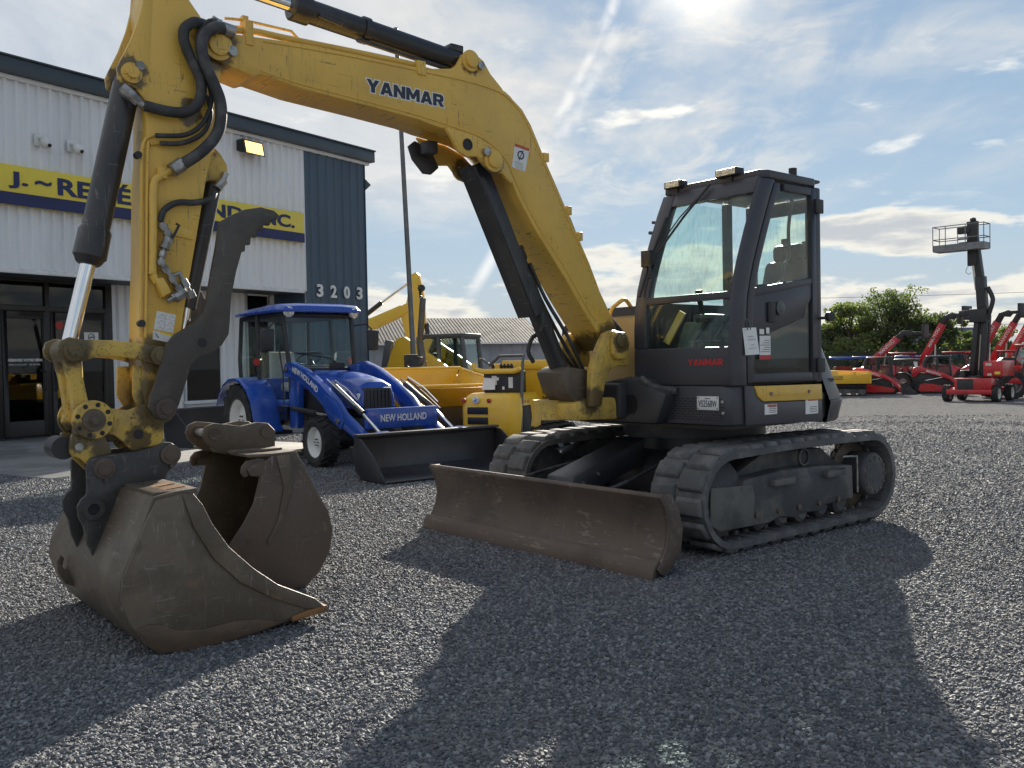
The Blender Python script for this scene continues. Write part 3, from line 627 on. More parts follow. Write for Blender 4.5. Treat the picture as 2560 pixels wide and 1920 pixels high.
    MB().ring((.22, fy1 - .06 if side > 0 else fy0 + .06, .56), (0, 1, 0), .065, .05, .02, 24).build('lifting_ring', 'frame_dust', tr)
# ---- undercarriage body, slew ring
uc = MB().plate([(.95, .30), (.95, .50), (.75, .60), (-.25, .60), (-.45, .48), (-.45, .30)], -.42, .42).build('undercarriage', 'black_paint', EX, .02)
for s_ in (1, -1):
    MB().hexa([(-.25, .3 * s_, .32), (.75, .3 * s_, .32), (.62, .80 * s_, .24), (-.1, .80 * s_, .24), (-.25, .3 * s_, .58), (.75, .3 * s_, .58), (.62, .80 * s_, .48), (-.1, .80 * s_, .48)]).build('side_arm', 'frame_dust', uc, .015)
MB().lathe([(.50, 0), (.50, .10), (.56, .10), (.56, .20), (.50, .20), (.50, .235)], (.25, 0, .59), (0, 0, 1), 44).build('slew_ring', 'black_paint', uc)
# ---- blade
bl = bpy.data.objects.new('dozer_blade', None); col.objects.link(bl); bl.parent = EX
front = [(2.055, .012), (2.035, .06), (1.985, .115), (1.945, .19), (1.93, .27), (1.94, .35), (1.968, .43), (2.0, .475), (1.985, .497), (1.945, .49)]
back = [(1.905, .43), (1.885, .35), (1.875, .26), (1.885, .18), (1.92, .10), (1.965, .06), (2.0, .03), (2.02, .01)]
MB().plate(front + back, -1.185, 1.185).build('mouldboard', 'steel_brown', bl, .006)
MB().plate([(2.078, 0), (2.055, .075), (2.02, .112), (2.005, .105), (2.035, .065), (2.06, 0)], -1.2, 1.2).build('cutting_edge', 'steel_brown', bl, .003)
for s_ in (1, -1):
    e_ = MB().plate(front[1:] + [(1.9, .49), (1.84, .40), (1.80, .28), (1.82, .14), (1.92, .04), (1.99, .02)], 1.186 * s_, 1.206 * s_).build('end_plate', 'steel_brown', bl, .004)
    MB().bar([(1.90, .28 * s_, .2), (1.3, .33 * s_, .26), (.8, .33 * s_, .36)], .10, .15).build('push_arm', 'black_paint', bl, .012)
cvr = MB().hexa([(1.74, -.14, .30), (1.74, .14, .30), (.98, .12, .50), (.98, -.12, .50), (1.70, -.14, .475), (1.70, .14, .475), (.94, .12, .705), (.94, -.12, .705)]).build('cylinder_cover', 'black_paint', bl, .014)
MB().cyl((1.90, 0, .30), (1.60, 0, .37), .045).build('cylinder_rod', 'chrome', bl)
for s_ in (.42, -.45): MB().tube([(1.9, s_ * .9, .38), (1.6, s_ * 1.05, .43), (1.2, s_ * .9, .50), (.85, s_ * .6, .55)], .013, 8, smooth=4).build('hose', 'rubber_hose', bl)
for i, t in enumerate((.08, .2)): MB().cyl((1.70 - .3 * t * 4, .135, .43 + .05 * i), (1.70 - .3 * t * 4, .15, .43 + .05 * i), .012, n=6).build('bolt', 'galv', bl)

# ---- upper body
up_ = bpy.data.objects.new('upper_body', None); col.objects.link(up_); up_.parent = EX
plan = [(1.10, -.55), (1.10, 1.0), (1.06, 1.07), (.95, 1.10), (.08, 1.10), (-.30, .98), (-.62, .72), (-.82, .3), (-.86, -.2), (-.74, -.62), (-.42, -.96), (0, -1.08), (.7, -1.06), (.98, -.9)]
MB().slab(plan, .83, 1.02).build('deck', 'black_paint', up_, .015)
MB().slab([(a * .8 + .05, b * .8) for a, b in plan], .79, .829).build('belly_plate', 'black_paint', up_)
MB().slab([(1.115, .20), (1.115, 1.0), (1.07, 1.075), (.95, 1.105), (.90, 1.105), (.90, .20)], .835, 1.098).build('front_skirt', 'cab_black', up_, .012)
# louvres in the front skirt: slots as recessed dark pieces
lv = MB()
for r_ in range(9):
    for c_ in range(11):
        y_ = .555 + c_ * .047 + (r_ % 2) * .02; z_ = .868 + r_ * .0175
        if y_ < 1.02 - r_ * .004: lv.box(1.112, 1.1165, y_, y_ + .034, z_, z_ + .007)
lv = lv.build('louvre_slots', 'ink', up_); lv['kind'] = 'stuff'
sp = MB().plate([(.895, 1.093), (.10, 1.085), (.09, .972), (.80, .985), (.855, 1.02)], 1.106, 1.128).build('side_panel', 'yellow', up_, .008)
MB().plate([(.74, 1.055), (.24, 1.05), (.24, 1.015), (.73, 1.02)], 1.1285, 1.131).build('panel_recess', 'yellow', sp, .001)
for a in (.72, .27): MB().cyl((a, 1.128, 1.036), (a, 1.142, 1.036), .013, n=8).build('latch', 'galv', sp)
MB().plate([(.99, 1.098), (.90, 1.096), (.858, 1.02), (.80, .982), (.09, .968), (.08, .815), (.98, .835)], 1.107, 1.12).build('side_skirt', 'cab_black', up_, .006)
for a0, a1, z0, z1 in ((.78, .64, .895, .965), (.30, .145, .875, .985)):
    d = MB().box(a1, a0, 1.1205, 1.1225, z0, z1).build('warning_label', 'white', up_)
    MB().box(a1 + .004, a0 - .03, 1.1225, 1.1235, z1 - .017, z1 - .003).build('label_band', 'orange_red', d)
    for i in range(4): MB().box(a1 + .012, a0 - .05, 1.1225, 1.1232, z0 + .012 + i * .012, z0 + .016 + i * .012).build('print_line', 'plastic_grey', d)
# counterweight: black shell bulging at the back
def arc_wall(pl, z0, z1, off0, off1):
    m_ = MB(); n = len(pl); c0 = Vector((.1, 0))
    def o_(p, k_): v = (Vector(p) - c0); return c0 + v * (1 + k_ / v.length)
    A = [o_(p, off0) for p in pl]; B_ = [o_(p, off1) for p in pl]
    m_.v = [(p.x, p.y, z0) for p in A] + [(p.x, p.y, z1) for p in B_] + [(o_(p, off1 - .12).x, o_(p, off1 - .12).y, z1 + .01) for p in pl] + [(o_(p, off0 - .2).x, o_(p, off0 - .2).y, z0) for p in pl]
    for i in range(n - 1):
        for r_ in range(4): m_.f.append((r_ * n + i, r_ * n + i + 1, ((r_ + 1) % 4) * n + i + 1, ((r_ + 1) % 4) * n + i))
    return m_
cwp = [(-.02, 1.06), (-.20, 1.02), (-.38, .92), (-.62, .72), (-.80, .35), (-.86, -.1), (-.78, -.5), (-.5, -.9)]
arc_wall(cwp, .80, .96, .02, .06).build('counterweight', 'cab_black', up_, .012)
arc_wall(cwp, .96, 1.36, .05, -.10).build('counterweight_cover', 'cab_black', up_, .012)
hood = MB()
hs = []
for a, zt, bw in ((-.78, 1.15, .62), (-.70, 1.42, .80), (-.45, 1.62, .95), (0, 1.70, 1.0), (.60, 1.69, .98), (.90, 1.60, .92), (1.0, 1.38, .86)):
    y0_, y1_ = -bw, .12 if a > -.5 else .55
    hs.append([(a, y0_, 1.0), (a, y1_, 1.0), (a, y1_, zt - .06), (a, y1_ - .12, zt), (a, y0_ + .25, zt), (a, y0_ + .06, zt - .14)])
hood.loft(hs).build('engine_hood', 'yellow_tan', up_, .02)
hb = MB(); hb.loft([[(a + (.007 if i else -.007), y + (0.012 if 0 < j < 4 else -.012 if j in (0, 5) else 0), z + (.008 if j > 1 else 0)) for j, (_, y, z) in enumerate(hs[4])] for i, a in enumerate((.66, .80))], cap=True).build('hood_stripe', 'cab_black', up_)
MB().tube([(1.0, -.2, 1.48), (.967, -.2, 1.655), (.90, -.2, 1.715), (.816, -.2, 1.755), (.76, -.2, 1.72), (.70, -.2, 1.64), (.68, -.2, 1.55)], .016, 10, smooth=3).build('handrail', 'yellow', up_)
# dark skirt with swing housing at the front centre
MB().cross([(-.42, .83), (.50, .83), (.60, 1.05), (.49, 1.075), (.38, 1.14), (.24, 1.165), (.10, 1.15), (-.2, 1.10), (-.42, 1.0)], .98, 1.22).build('front_cover', 'black_paint', up_, .03)
MB().cross([(.06, .93), (.10, .90), (.28, .90), (.31, .94), (.31, 1.0), (.28, 1.035), (.10, 1.035), (.06, 1.0)], 1.215, 1.224).build('cover_opening', 'ink', up_)
MB().tube([(1.2, .34, 1.15), (1.19, .42, 1.10), (1.15, .50, 1.075), (1.12, .62, 1.06)], .028, 10, smooth=4).build('hose', 'rubber_hose', up_)
# licence plate
lp = MB().box(1.117, 1.121, .80, .995, .938, 1.03).build('licence_plate', 'white', up_, .001)
fit_text(lp, 'plate_number', 'V52568W', .165, .045, (1.1215, .815, .958), (0, 1, 0), (0, 0, 1), 'navy', offset=.006, extrude=.001)
fit_text(lp, 'plate_province', 'Québec', .05, .012, (1.1215, .872, 1.009), (0, 1, 0), (0, 0, 1), 'navy', extrude=.001)
for y_, z_ in ((.812, 1.02), (.983, 1.02), (.812, .948), (.983, .948)): MB().cyl((1.121, y_, z_), (1.124, y_, z_), .006, n=8).build('screw', 'galv', lp)
for y_, z_ in ((1.03, .995), (1.035, .92), (.53, .95), (.525, 1.02)): MB().cyl((1.115, y_, z_), (1.126, y_, z_), .010, n=8).build('bolt', 'galv', up_)
MB().box(1.1165, 1.1185, .545, .565, 1.03, 1.075).build('small_label', 'white', up_)

# ---- cab
cab = bpy.data.objects.new('cab', None); col.objects.link(cab); cab.parent = EX
prof = [(1.105, 1.10), (1.107, 1.45), (1.088, 1.72), (1.01, 1.95), (.915, 2.18), (.825, 2.38), (.748, 2.53)]   # windscreen line
def pa(z):
    for (a0, z0), (a1, z1) in zip(prof, prof[1:]):
        if z <= z1: return a0 + (a1 - a0) * (z - z0) / (z1 - z0)
    return prof[-1][0]
def sheet(y0, y1, zs, t=.03, inset=0.0, m_=None):
    m_ = m_ or MB(); secs = []
    for z in zs:
        a = pa(z) - inset; secs.append([(a, y0, z), (a, y1, z), (a - t, y1, z), (a - t, y0, z)])
    return m_.loft(secs)
zr = lambda a, b, n=8: [a + (b - a) * i / n for i in range(n + 1)]
fm = sheet(.17, .295, zr(1.36, 2.50), .07)                                  # right-hand pillar
fm = sheet(.295, 1.075, zr(2.40, 2.52, 3), .06, 0, fm)
fm.build('front_frame', 'cab_black', cab, .01)
MB().loft([[(pa(z), 1.075, z), (pa(z) - .02, 1.102, z), (pa(z) - .09, 1.118, z), (pa(z) - .14, 1.118, z), (pa(z) - .14, 1.07, z), (pa(z) - .06, 1.065, z)] for z in zr(1.10, 2.50, 12)]).build('front_pillar', 'cab_black', cab, .008)
sheet(.17, 1.078, zr(1.10, 1.36, 3), .05).build('front_panel', 'cab_black', cab, .012)
sheet(.29, 1.078, zr(1.675, 1.725, 2), .04).build('window_bar', 'cab_black', cab, .004)
sheet(.29, 1.08, zr(1.72, 2.42, 8), .006, .02).build('windscreen', 'cab_glass', cab)
sheet(.29, 1.08, zr(1.35, 1.68, 3), .006, .02).build('lower_windscreen', 'cab_glass', cab)
MB().slab([(.745, .17), (.745, 1.06), (.68, 1.11), (.12, 1.10), (.04, 1.04), (-.28, .82), (-.30, .17)], 2.505, 2.565).build('roof', 'cab_black', cab, .014)
MB().slab([(.60, .25), (.60, 1.0), (-.1, 1.0), (-.2, .25)], 2.566, 2.59).build('roof_hatch', 'cab_black', cab, .012)
# right wall, rear wall with its window
MB().box(-.25, 1.05, .17, .205, 1.10, 1.70).box(.0, .07, .17, .22, 1.7, 2.5).box(-.30, -.24, .17, .24, 1.7, 2.5).build('right_wall', 'cab_black', cab)
MB().plate([(.06, 1.72), (1.04, 1.72), (.72, 2.47), (.06, 2.47)], .18, .186).build('right_window', 'cab_glass', cab)
rw = MB().box(-.30, -.25, .24, .80, 1.02, 1.62).box(-.30, -.25, .24, .80, 2.40, 2.5).box(-.30, -.25, .76, .80, 1.62, 2.40).build('rear_wall', 'cab_black', cab, .006)
MB().box(-.285, -.279, .24, .76, 1.62, 2.40).build('rear_window', 'cab_glass', cab)
for y0_, y1_, z0, z1 in ((.50, .58, 2.06, 2.22), (.70, .80, 2.0, 2.18), (.68, .72, 1.86, 1.98), (.74, .80, 1.88, 1.97)): MB().box(-.278, -.275, y0_, y1_, z0, z1).build('window_sticker', 'plastic_grey', cab)
# rear corner post and quarter window
MB().hexa([(.10, 1.10, 1.10), (.10, 1.04, 1.10), (-.27, .76, 1.10), (-.30, .82, 1.10), (.10, 1.10, 1.62), (.10, 1.04, 1.62), (-.27, .76, 1.62), (-.30, .82, 1.62)]).build('quarter_panel', 'cab_black', cab, .008)
MB().hexa([(.08, 1.082, 1.62), (.08, 1.076, 1.62), (-.27, .792, 1.62), (-.27, .798, 1.62), (.08, 1.082, 2.48), (.08, 1.076, 2.48), (-.27, .792, 2.48), (-.27, .798, 2.48)]).build('quarter_window', 'cab_glass', cab)
MB().box(.06, .135, 1.055, 1.105, 1.10, 2.5).build('rear_post', 'cab_black', cab, .01)
MB().box(-.30, -.23, .76, .83, 1.6, 2.5).build('rear_post', 'cab_black', cab, .01)
# door: frame with upper and lower glass
def door_edge(z): return pa(z) - .15
dr = MB()
dr.loft([[(door_edge(z), 1.075, z), (door_edge(z), 1.118, z), (door_edge(z) - .06, 1.122, z), (door_edge(z) - .06, 1.08, z)] for z in zr(1.115, 2.48, 10)])
dr.box(.14, .20, 1.08, 1.122, 1.115, 2.48)
dr.hexa([(.20, 1.08, 1.115), (.90, 1.08, 1.115), (.90, 1.122, 1.115), (.20, 1.122, 1.115), (.20, 1.08, 1.175), (.90, 1.08, 1.175), (.90, 1.122, 1.175), (.20, 1.122, 1.175)])
dr.box(.20, .52, 1.08, 1.122, 2.43, 2.48)
dr.plate([(.88, 1.75), (.20, 1.845), (.20, 1.80), (.88, 1.69)], 1.08, 1.121)
door = dr.build('door', 'cab_black', cab, .006)
MB().plate([(.90, 1.71), (.20, 1.81), (.20, 1.70), (.24, 1.66), (.30, 1.56), (.90, 1.39)], 1.082, 1.117).build('door_panel', 'cab_black', door, .008)
up_g = [(door_edge(z) - .05, z) for z in zr(1.765, 2.44, 6)]
MB().plate(up_g + [(.20, 2.44), (.20, 1.84)], 1.098, 1.104).build('upper_pane', 'cab_glass', door)
MB().plate([(.90, 1.17), (.90, 1.44), (.30, 1.60), (.20, 1.72), (.20, 1.17)], 1.098, 1.104).build('lower_pane', 'smoke_glass', door)
for z in (1.22, 2.36): MB().box(.075, .165, 1.118, 1.145, z - .05, z + .05).build('hinge', 'plastic', door, .006)
MB().lathe([(.01, 0), (.045, .005), (.05, .02), (.02, .03)], (.60, 1.118, 1.62), (0, 1, 0), 16).build('lock', 'plastic_grey', door)
MB().box(.66, .74, 1.118, 1.14, 1.52, 1.66).build('handle', 'plastic', door, .02)
MB().tube([(.32, 1.04, 2.40), (.34, 1.02, 2.2), (.34, 1.02, 2.0), (.40, 1.02, 1.93), (.42, 1.02, 1.84), (.5, 1.02, 1.79), (.76, 1.02, 1.76)], .013, 8, smooth=4).build('grab_rail', 'plastic', door)
# lights, mirrors, wipers
for y0_, y1_, z_ in ((.20, .37, 2.545), (.71, .91, 2.55)):
    lb = MB().box(.70, .79, y0_, y1_, z_, z_ + .055).build('light_bar', 'plastic', cab, .01)
    MB().box(.785, .793, y0_ + .015, y1_ - .015, z_ + .008, z_ + .048).build('lens', 'led', lb)
    MB().box(.72, .76, (y0_ + y1_) / 2 - .03, (y0_ + y1_) / 2 + .03, z_ - .05, z_).build('bracket', 'plastic', lb)
wp = MB().tube([(pa(2.5) + .02, .66, 2.52), (pa(2.3) + .035, .50, 2.3), (pa(2.05) + .04, .31, 2.03)], .009, 6).tube([(pa(2.5) + .02, .63, 2.50), (pa(2.3) + .035, .46, 2.3), (pa(2.05) + .04, .31, 2.06)], .005, 6).tube([(pa(2.32) + .02, .30, 2.32), (pa(2.1) + .025, .275, 2.1), (pa(1.75) + .03, .24, 1.74)], .012, 6).build('wiper', 'plastic', cab)
MB().box(1.03, 1.09, .24, .335, 1.95, 2.07).tube([(1.08, .33, 1.97), (1.10, .34, 1.86)], .012, 6).build('wiper_motor', 'plastic', cab, .01)
MB().tube([(pa(2.30) - .04, .18, 2.30), (pa(2.30) - .03, .12, 2.31)], .012, 6).tube([(pa(2.22) - .04, .18, 2.22), (pa(2.22) - .03, .12, 2.23)], .014, 6).build('mirror_stub', 'plastic', cab)
MB().tube([(.10, 1.10, 1.56), (.07, 1.16, 1.56)], .012, 6).lathe([(.008, -.03), (.035, -.02), (.035, .015), (.008, .02)], (.05, 1.17, 1.57), (.3, 1, 0), 12).build('rear_work_lamp', 'plastic', cab)
MB().cyl((.28, 1.02, 2.58), (.28, 1.02, 2.63), .03, n=10).build('roof_cap', 'plastic', cab)
block_letters(cab, 'YANMAR', .32, .043, (1.1065, .71, 1.238), (0, 1, 0), (0, 0, 1), 'decal_red')
MB().box(1.06, 1.075, .62, .98, 1.40, 1.405).build('mat', 'plastic_grey', cab)
# inside
seat = MB().box(-.05, .42, .42, .86, 1.38, 1.50).build('seat', 'seat_green', cab, .04)
MB().hexa([(-.12, .42, 1.48), (.02, .42, 1.48), (.02, .86, 1.48), (-.12, .86, 1.48), (-.24, .44, 2.02), (-.12, .44, 2.04), (-.12, .84, 2.04), (-.24, .84, 2.02)]).build('backrest', 'plastic', seat, .05)
MB().box(-.24, -.14, .50, .78, 2.02, 2.16).build('headrest', 'plastic', seat, .04)
for y_ in (.33, .92):
    cn = MB().box(.0, .55, y_ - .07, y_ + .07, 1.2, 1.62).build('control_console', 'plastic_grey', cab, .02)
    MB().tube([(.50, y_, 1.62), (.54, y_, 1.72), (.55, y_, 1.80)], [.014, .03], 8).build('joystick', 'plastic', cn)
MB().hexa([(.70, .36, 1.15), (.95, .36, 1.15), (.95, .60, 1.15), (.70, .60, 1.15), (.70, .40, 1.50), (.80, .40, 1.56), (.80, .58, 1.56), (.70, .58, 1.50)]).build('dash_console', 'seat_green', cab, .02)
for y_ in (.62, .80): MB().tube([(.95, y_, 1.15), (.92, y_, 1.42), (.82, y_ + .03, 1.55)], .012, 8).box(.78, .88, y_ - .03, y_ + .05, 1.54, 1.57).build('travel_lever', 'plastic', cab)
MB().bar([(.95, .36, 1.40), (.90, .48, 1.62)], .03, .05).build('safety_lever', 'yellow', cab)
MB().box(-.2, 1.0, .22, 1.03, 1.095, 1.12).build('floor', 'plastic', cab)
# tags hung on the pillar
tg = MB().hexa([(.995, 1.135, 1.30), (.998, 1.135, 1.30), (.868, 1.150, 1.305), (.865, 1.150, 1.305), (1.005, 1.118, 1.48), (1.008, 1.118, 1.48), (.878, 1.130, 1.485), (.875, 1.130, 1.485)]).build('price_tag', 'white', cab)
for (t0_, t1_, f_) in ((.1, .45, .06), (.3, .75, .30), (.25, .85, .42), (.45, .7, .62), (.3, .9, .74)):
    P_ = lambda u_, w_: Vector((1.006 - .13 * u_ - .01 * w_, 1.1205 + .012 * u_ + .017 * w_, 1.478 - .178 * w_))
    MB().beam(P_(t0_, f_), P_(t1_, f_ - .015), .001, .007, (0, 1, 0)).build('handwriting', 'ink', tg)
MB().tube([(.96, 1.124, 1.47), (.965, 1.12, 1.52), (.98, 1.11, 1.56)], .004, 6).tube([(.93, 1.127, 1.47), (.945, 1.13, 1.52), (.97, 1.112, 1.55)], .004, 6).build('ribbon', 'seat_green', tg)
tg = MB().box(.71, .83, 1.1225, 1.1255, 1.27, 1.43).build('price_tag', 'white', cab)
MB().box(.71, .83, 1.1256, 1.1262, 1.27, 1.30).build('tag_band', 'decal_red', tg)
for i in range(6): MB().box(.72, .82 - .02 * (i % 3), 1.1256, 1.126, 1.32 + i * .015, 1.324 + i * .015).build('print_line', 'plastic_grey', tg)
MB().box(.72, .755, 1.1225, 1.125, 1.445, 1.485).box(.78, .83, 1.1225, 1.125, 1.44, 1.475).build('small_tag', 'white', cab)

# ---- swing post
post = bpy.data.objects.new('swing_post', None); col.objects.link(post); post.parent = EX
pp = [(1.60, .96), (1.585, 1.21), (1.555, 1.30), (1.48, 1.43), (1.44, 1.48), (1.36, 1.50), (1.27, 1.485), (1.22, 1.43), (1.22, 1.24), (1.34, 1.24), (1.42, 1.21), (1.46, 1.12), (1.50, .965)]
MB().plate(pp, .165, .235).build('post_plate', 'yellow_worn', post, .018)
MB().plate(pp, -.235, -.165).build('post_plate', 'yellow_worn', post, .018)
MB().plate([(1.25, .86), (1.68, .87), (1.70, .99), (1.58, 1.02), (1.30, 1.02)], -.17, .17).build('post_foot', 'yellow_worn', post, .02)
MB().lathe([(.12, 0), (.12, .14), (.06, .14), (.06, .0)], (1.66, -.14, .87), (0, 0, 1), 24, True).build('hinge_eye', 'yellow_worn', post)
for s_ in (1, -1): MB().plate([(1.40, 1.485), (1.29, 1.48), (1.25, 1.42), (1.25, 1.33), (1.29, 1.29), (1.38, 1.29), (1.42, 1.33), (1.42, 1.44)], .236 * s_, .268 * s_).cyl((1.335, .268 * s_, 1.42), (1.335, .285 * s_, 1.42), .05).build('pin_boss', 'yellow_worn', post, .01)
MB().box(1.02, 1.3, -.2, .2, .86, 1.12).build('post_mount', 'black_paint', post, .03)
# ---- boom
boom = bpy.data.objects.new('boom', None); col.objects.link(boom); boom.parent = EX
BP = [(4.217, 2.925), (4.204, 2.973), (4.173, 3.007), (4.13, 3.026), (4.077, 3.033), (4.006, 3.039), (3.878, 3.048), (3.629, 3.066), (3.349, 3.069), (3.02, 3.073), (2.787, 3.074), (2.628, 3.077), (2.372, 3.063), (2.226, 3.035), (2.097, 2.95), (2.022, 2.855), (1.899, 2.635), (1.742, 2.364), (1.596, 2.119), (1.505, 1.965), (1.448, 1.853), (1.410, 1.775), (1.355, 1.69), (1.292, 1.588), (1.243, 1.497), (1.215, 1.465), (1.21, 1.419), (1.23, 1.367), (1.285, 1.355), (1.34, 1.375), (1.395, 1.432), (1.508, 1.553), (1.643, 1.72), (1.733, 1.841), (1.79, 1.908), (2.025, 2.190), (2.15, 2.37), (2.225, 2.51), (2.275, 2.590), (2.382, 2.663), (2.511, 2.705), (2.795, 2.738), (2.913, 2.759), (3.25, 2.785), (3.681, 2.813), (3.786, 2.830), (3.824, 2.836), (3.916, 2.85), (3.957, 2.832), (4.099, 2.863), (4.185, 2.893)]
MB().plate(BP, -.14, .14).build('boom_box', 'yellow_boom', boom, .008)
for pts in ([(3.92, 2.868), (3.70, 2.838), (3.25, 2.808), (2.913, 2.782), (2.70, 2.757), (2.50, 2.730), (2.37, 2.688), (2.255, 2.610), (2.20, 2.525), (2.12, 2.385), (1.99, 2.20), (1.75, 1.93), (1.61, 1.74), (1.48, 1.58)], [(3.9, 3.028), (3.4, 3.048), (2.9, 3.052), (2.60, 3.054), (2.38, 3.042), (2.24, 3.014), (2.12, 2.935), (2.045, 2.84), (1.92, 2.62), (1.765, 2.355), (1.62, 2.11), (1.53, 1.955), (1.475, 1.85)]):
    for s_ in (1, -1): MB().tube([(a, .1405 * s_, z) for a, z in pts], .0045, 6, smooth=2).build('weld_bead', 'yellow', boom)
# cylinder brackets
for s_ in (1, -1):
    MB().plate([(2.742, 2.735), (2.518, 2.712), (2.39, 2.668), (2.275, 2.580), (2.21, 2.47), (2.23, 2.44), (2.301, 2.50), (2.374, 2.490), (2.445, 2.535), (2.495, 2.585), (2.585, 2.573), (2.647, 2.601), (2.682, 2.656)], .143 * s_, .172 * s_).build('cylinder_bracket', 'yellow_boom', boom, .006)
    MB().plate([(2.83, 3.06), (2.783, 3.096), (2.648, 3.121), (2.597, 3.155), (2.577, 3.189), (2.555, 3.229), (2.512, 3.253), (2.455, 3.249), (2.39, 3.215), (2.339, 3.146), (2.247, 3.070), (2.2, 3.02)], .075 * s_, .115 * s_).build('cylinder_bracket', 'yellow_boom', boom, .006)
    sb = s_
    for (a, z, r_, y_) in ((2.376, 2.572, .05, .172), (2.50, 3.195, .045, .115), (4.152, 2.954, .055, .14)):
        pb = MB().lathe([(r_ + .022, 0), (r_ + .022, .012 * s_), (r_, .014 * s_), (r_, .03 * s_), (r_ - .01, .034 * s_), (.005, .034 * s_)], (a, y_ * s_, z), (0, 1, 0), 28).build('pin_boss', 'yellow', boom)
        b2 = (a + (.065 if z < 2.7 else -.07), z + (.045 if z < 2.7 else -.02))
        MB().cyl((b2[0], y_ * s_, b2[1]), (b2[0], (y_ + .03) * s_, b2[1]), .026, n=12).build('lock_bolt', 'galv', pb)
MB().lathe([(.037, 0), (.037, .004), (.028, .004), (.028, -.02)], (2.577, .173, 2.648), (0, 1, 0), 24).build('port_ring', 'ink', boom)
block_letters(boom, 'YANMAR', .545, .074, (3.272, .140, 2.868), (-1, 0, -.012), (0, 0, 1), 'logo_blue', 'white')
wl = MB().plate([(2.167, 2.716), (2.045, 2.699), (2.084, 2.54), (2.198, 2.559)], .1404, .1416).build('warning_label', 'white', boom)
MB().plate([(2.167, 2.716), (2.045, 2.699), (2.051, 2.68), (2.171, 2.697)], .1417, .1422).build('label_band', 'orange_red', wl)
MB().ring((2.12, .142, 2.645), (0, 1, 0), .03, .02, .001, 10).beam((2.10, .142, 2.68), (2.14, .142, 2.61), .001, .012, (0, 1, 0)).build('label_picture', 'logo_blue', wl)
for i in range(4): MB().beam((2.175 - .003 * i, .142, 2.598 - .012 * i), (2.10, .142, 2.588 - .012 * i), .001, .004, (0, 1, 0)).build('print_line', 'plastic_grey', wl)
MB().tube(pY([(4.072, 3.058), (3.946, 3.08), (3.817, 3.082), (3.673, 3.083), (3.349, 3.09), (3.02, 3.094), (2.9, 3.094)], .11), .018, 10, smooth=4).build('boom_pipe', 'yellow', boom)
MB().tube(pY([(4.085, 3.127), (3.986, 3.14), (3.848, 3.14), (3.706, 3.139), (3.667, 3.107), (3.619, 3.086)], .08), .008, 8).build('boom_pipe', 'yellow', boom)
MB().tube(pY([(4.06, 3.10), (3.95, 3.115), (3.80, 3.11), (3.70, 3.09)], .05), .008, 8).build('boom_pipe', 'yellow', boom)
MB().tube(pY([(3.5, 3.085), (2.9, 3.09), (2.3, 3.06), (2.13, 2.98), (1.93, 2.72), (1.55, 2.08)], .09), .016, 8, smooth=3).build('boom_pipe', 'yellow', boom)
MB().box(2.86, 2.92, .10, .15, 3.03, 3.115).build('pipe_clamp', 'yellow', boom, .004)
MB().box(3.955, 4.0, .10, .148, 2.99, 3.12).box(3.96, 3.995, .06, .1, 3.10, 3.16).build('pipe_clamp', 'yellow', boom, .004)
for a, z in ((1.90, 2.66), (1.70, 2.32), (1.60, 2.15)): MB().box(a - .03, a + .02, .08, .143, z - .03, z + .03).build('pipe_clamp', 'yellow', boom, .004)
MB().tube(pY([(1.66, 2.28), (1.58, 2.13), (1.50, 1.98), (1.45, 1.80), (1.30, 1.62), (1.12, 1.45), (1.10, 1.25)], .07), .03, 10, smooth=4).build('hose', 'rubber_hose', boom)
lamp = MB().box(2.70, 2.78, -.06, .03, 2.60, 2.68).build('work_lamp', 'plastic', boom, .01)
MB().plate([(2.78, 2.70), (2.66, 2.66), (2.60, 2.55), (2.66, 2.50), (2.72, 2.50), (2.80, 2.58), (2.83, 2.66)], -.13, -.11).build('far_bracket_plate', 'black_paint', boom, .005)  # far cylinder bracket plate, its shade put into black paint
# ---- boom cylinder with rod guard
bc = bpy.data.objects.new('boom_cylinder', None); col.objects.link(bc); bc.parent = EX
t0, t1 = Vector((2.36, 0, 2.58)), Vector((1.62, 0, 1.10)); ax = (t1 - t0).normalized()
MB().cyl(t0, t0 + ax * .85, .035).build('rod', 'chrome', bc)
MB().cyl(t0 + ax * .62, t1, .064).lathe([(.076, 0), (.076, .09)], t0 + ax * .60, ax, 24).build('barrel', 'cyl_black', bc)
gx = Vector((ax.z, 0, -ax.x)); gx = -gx if gx.x < 0 else gx
gq = lambda t, o_: t0 + ax * t + gx * o_
gd = MB()
for (o0, o1, y0_, y1_) in ((.095, .108, -.088, .088), (.0, .095, .076, .088), (.0, .095, -.088, -.076)):
    A = [gq(-.02, o0), gq(1.06, o0), gq(1.06, o1), gq(-.02, o1)]; gd.hexa([(p.x, y_, p.z) for y_ in (y0_, y1_) for p in A])
gd.build('rod_guard', 'cyl_black', bc, .006)
MB().plate([(1.80, 1.21), (1.72, 1.25), (1.52, 1.22), (1.455, 1.10), (1.50, .99), (1.67, 1.0), (1.74, 1.06)], -.13, .13).build('cylinder_foot', 'steel_dark', bc, .02)
for i in range(3): MB().tube([(1.95 + .02 * i, -.04 + .05 * i, 1.95), (1.86, -.04 + .05 * i, 1.72), (1.70 - .02 * i, -.05 + .06 * i, 1.45), (1.52, -.05 + .05 * i, 1.25), (1.4, 0, 1.12)], .013, 8, smooth=3).build('hose', 'rubber_hose', bc)
MB().tube([(1.82, -.12, 1.28), (1.86, -.13, 1.36), (1.82, -.12, 1.46), (1.75, -.1, 1.48)], .016, 8, smooth=3).build('hose', 'rubber_hose', bc)
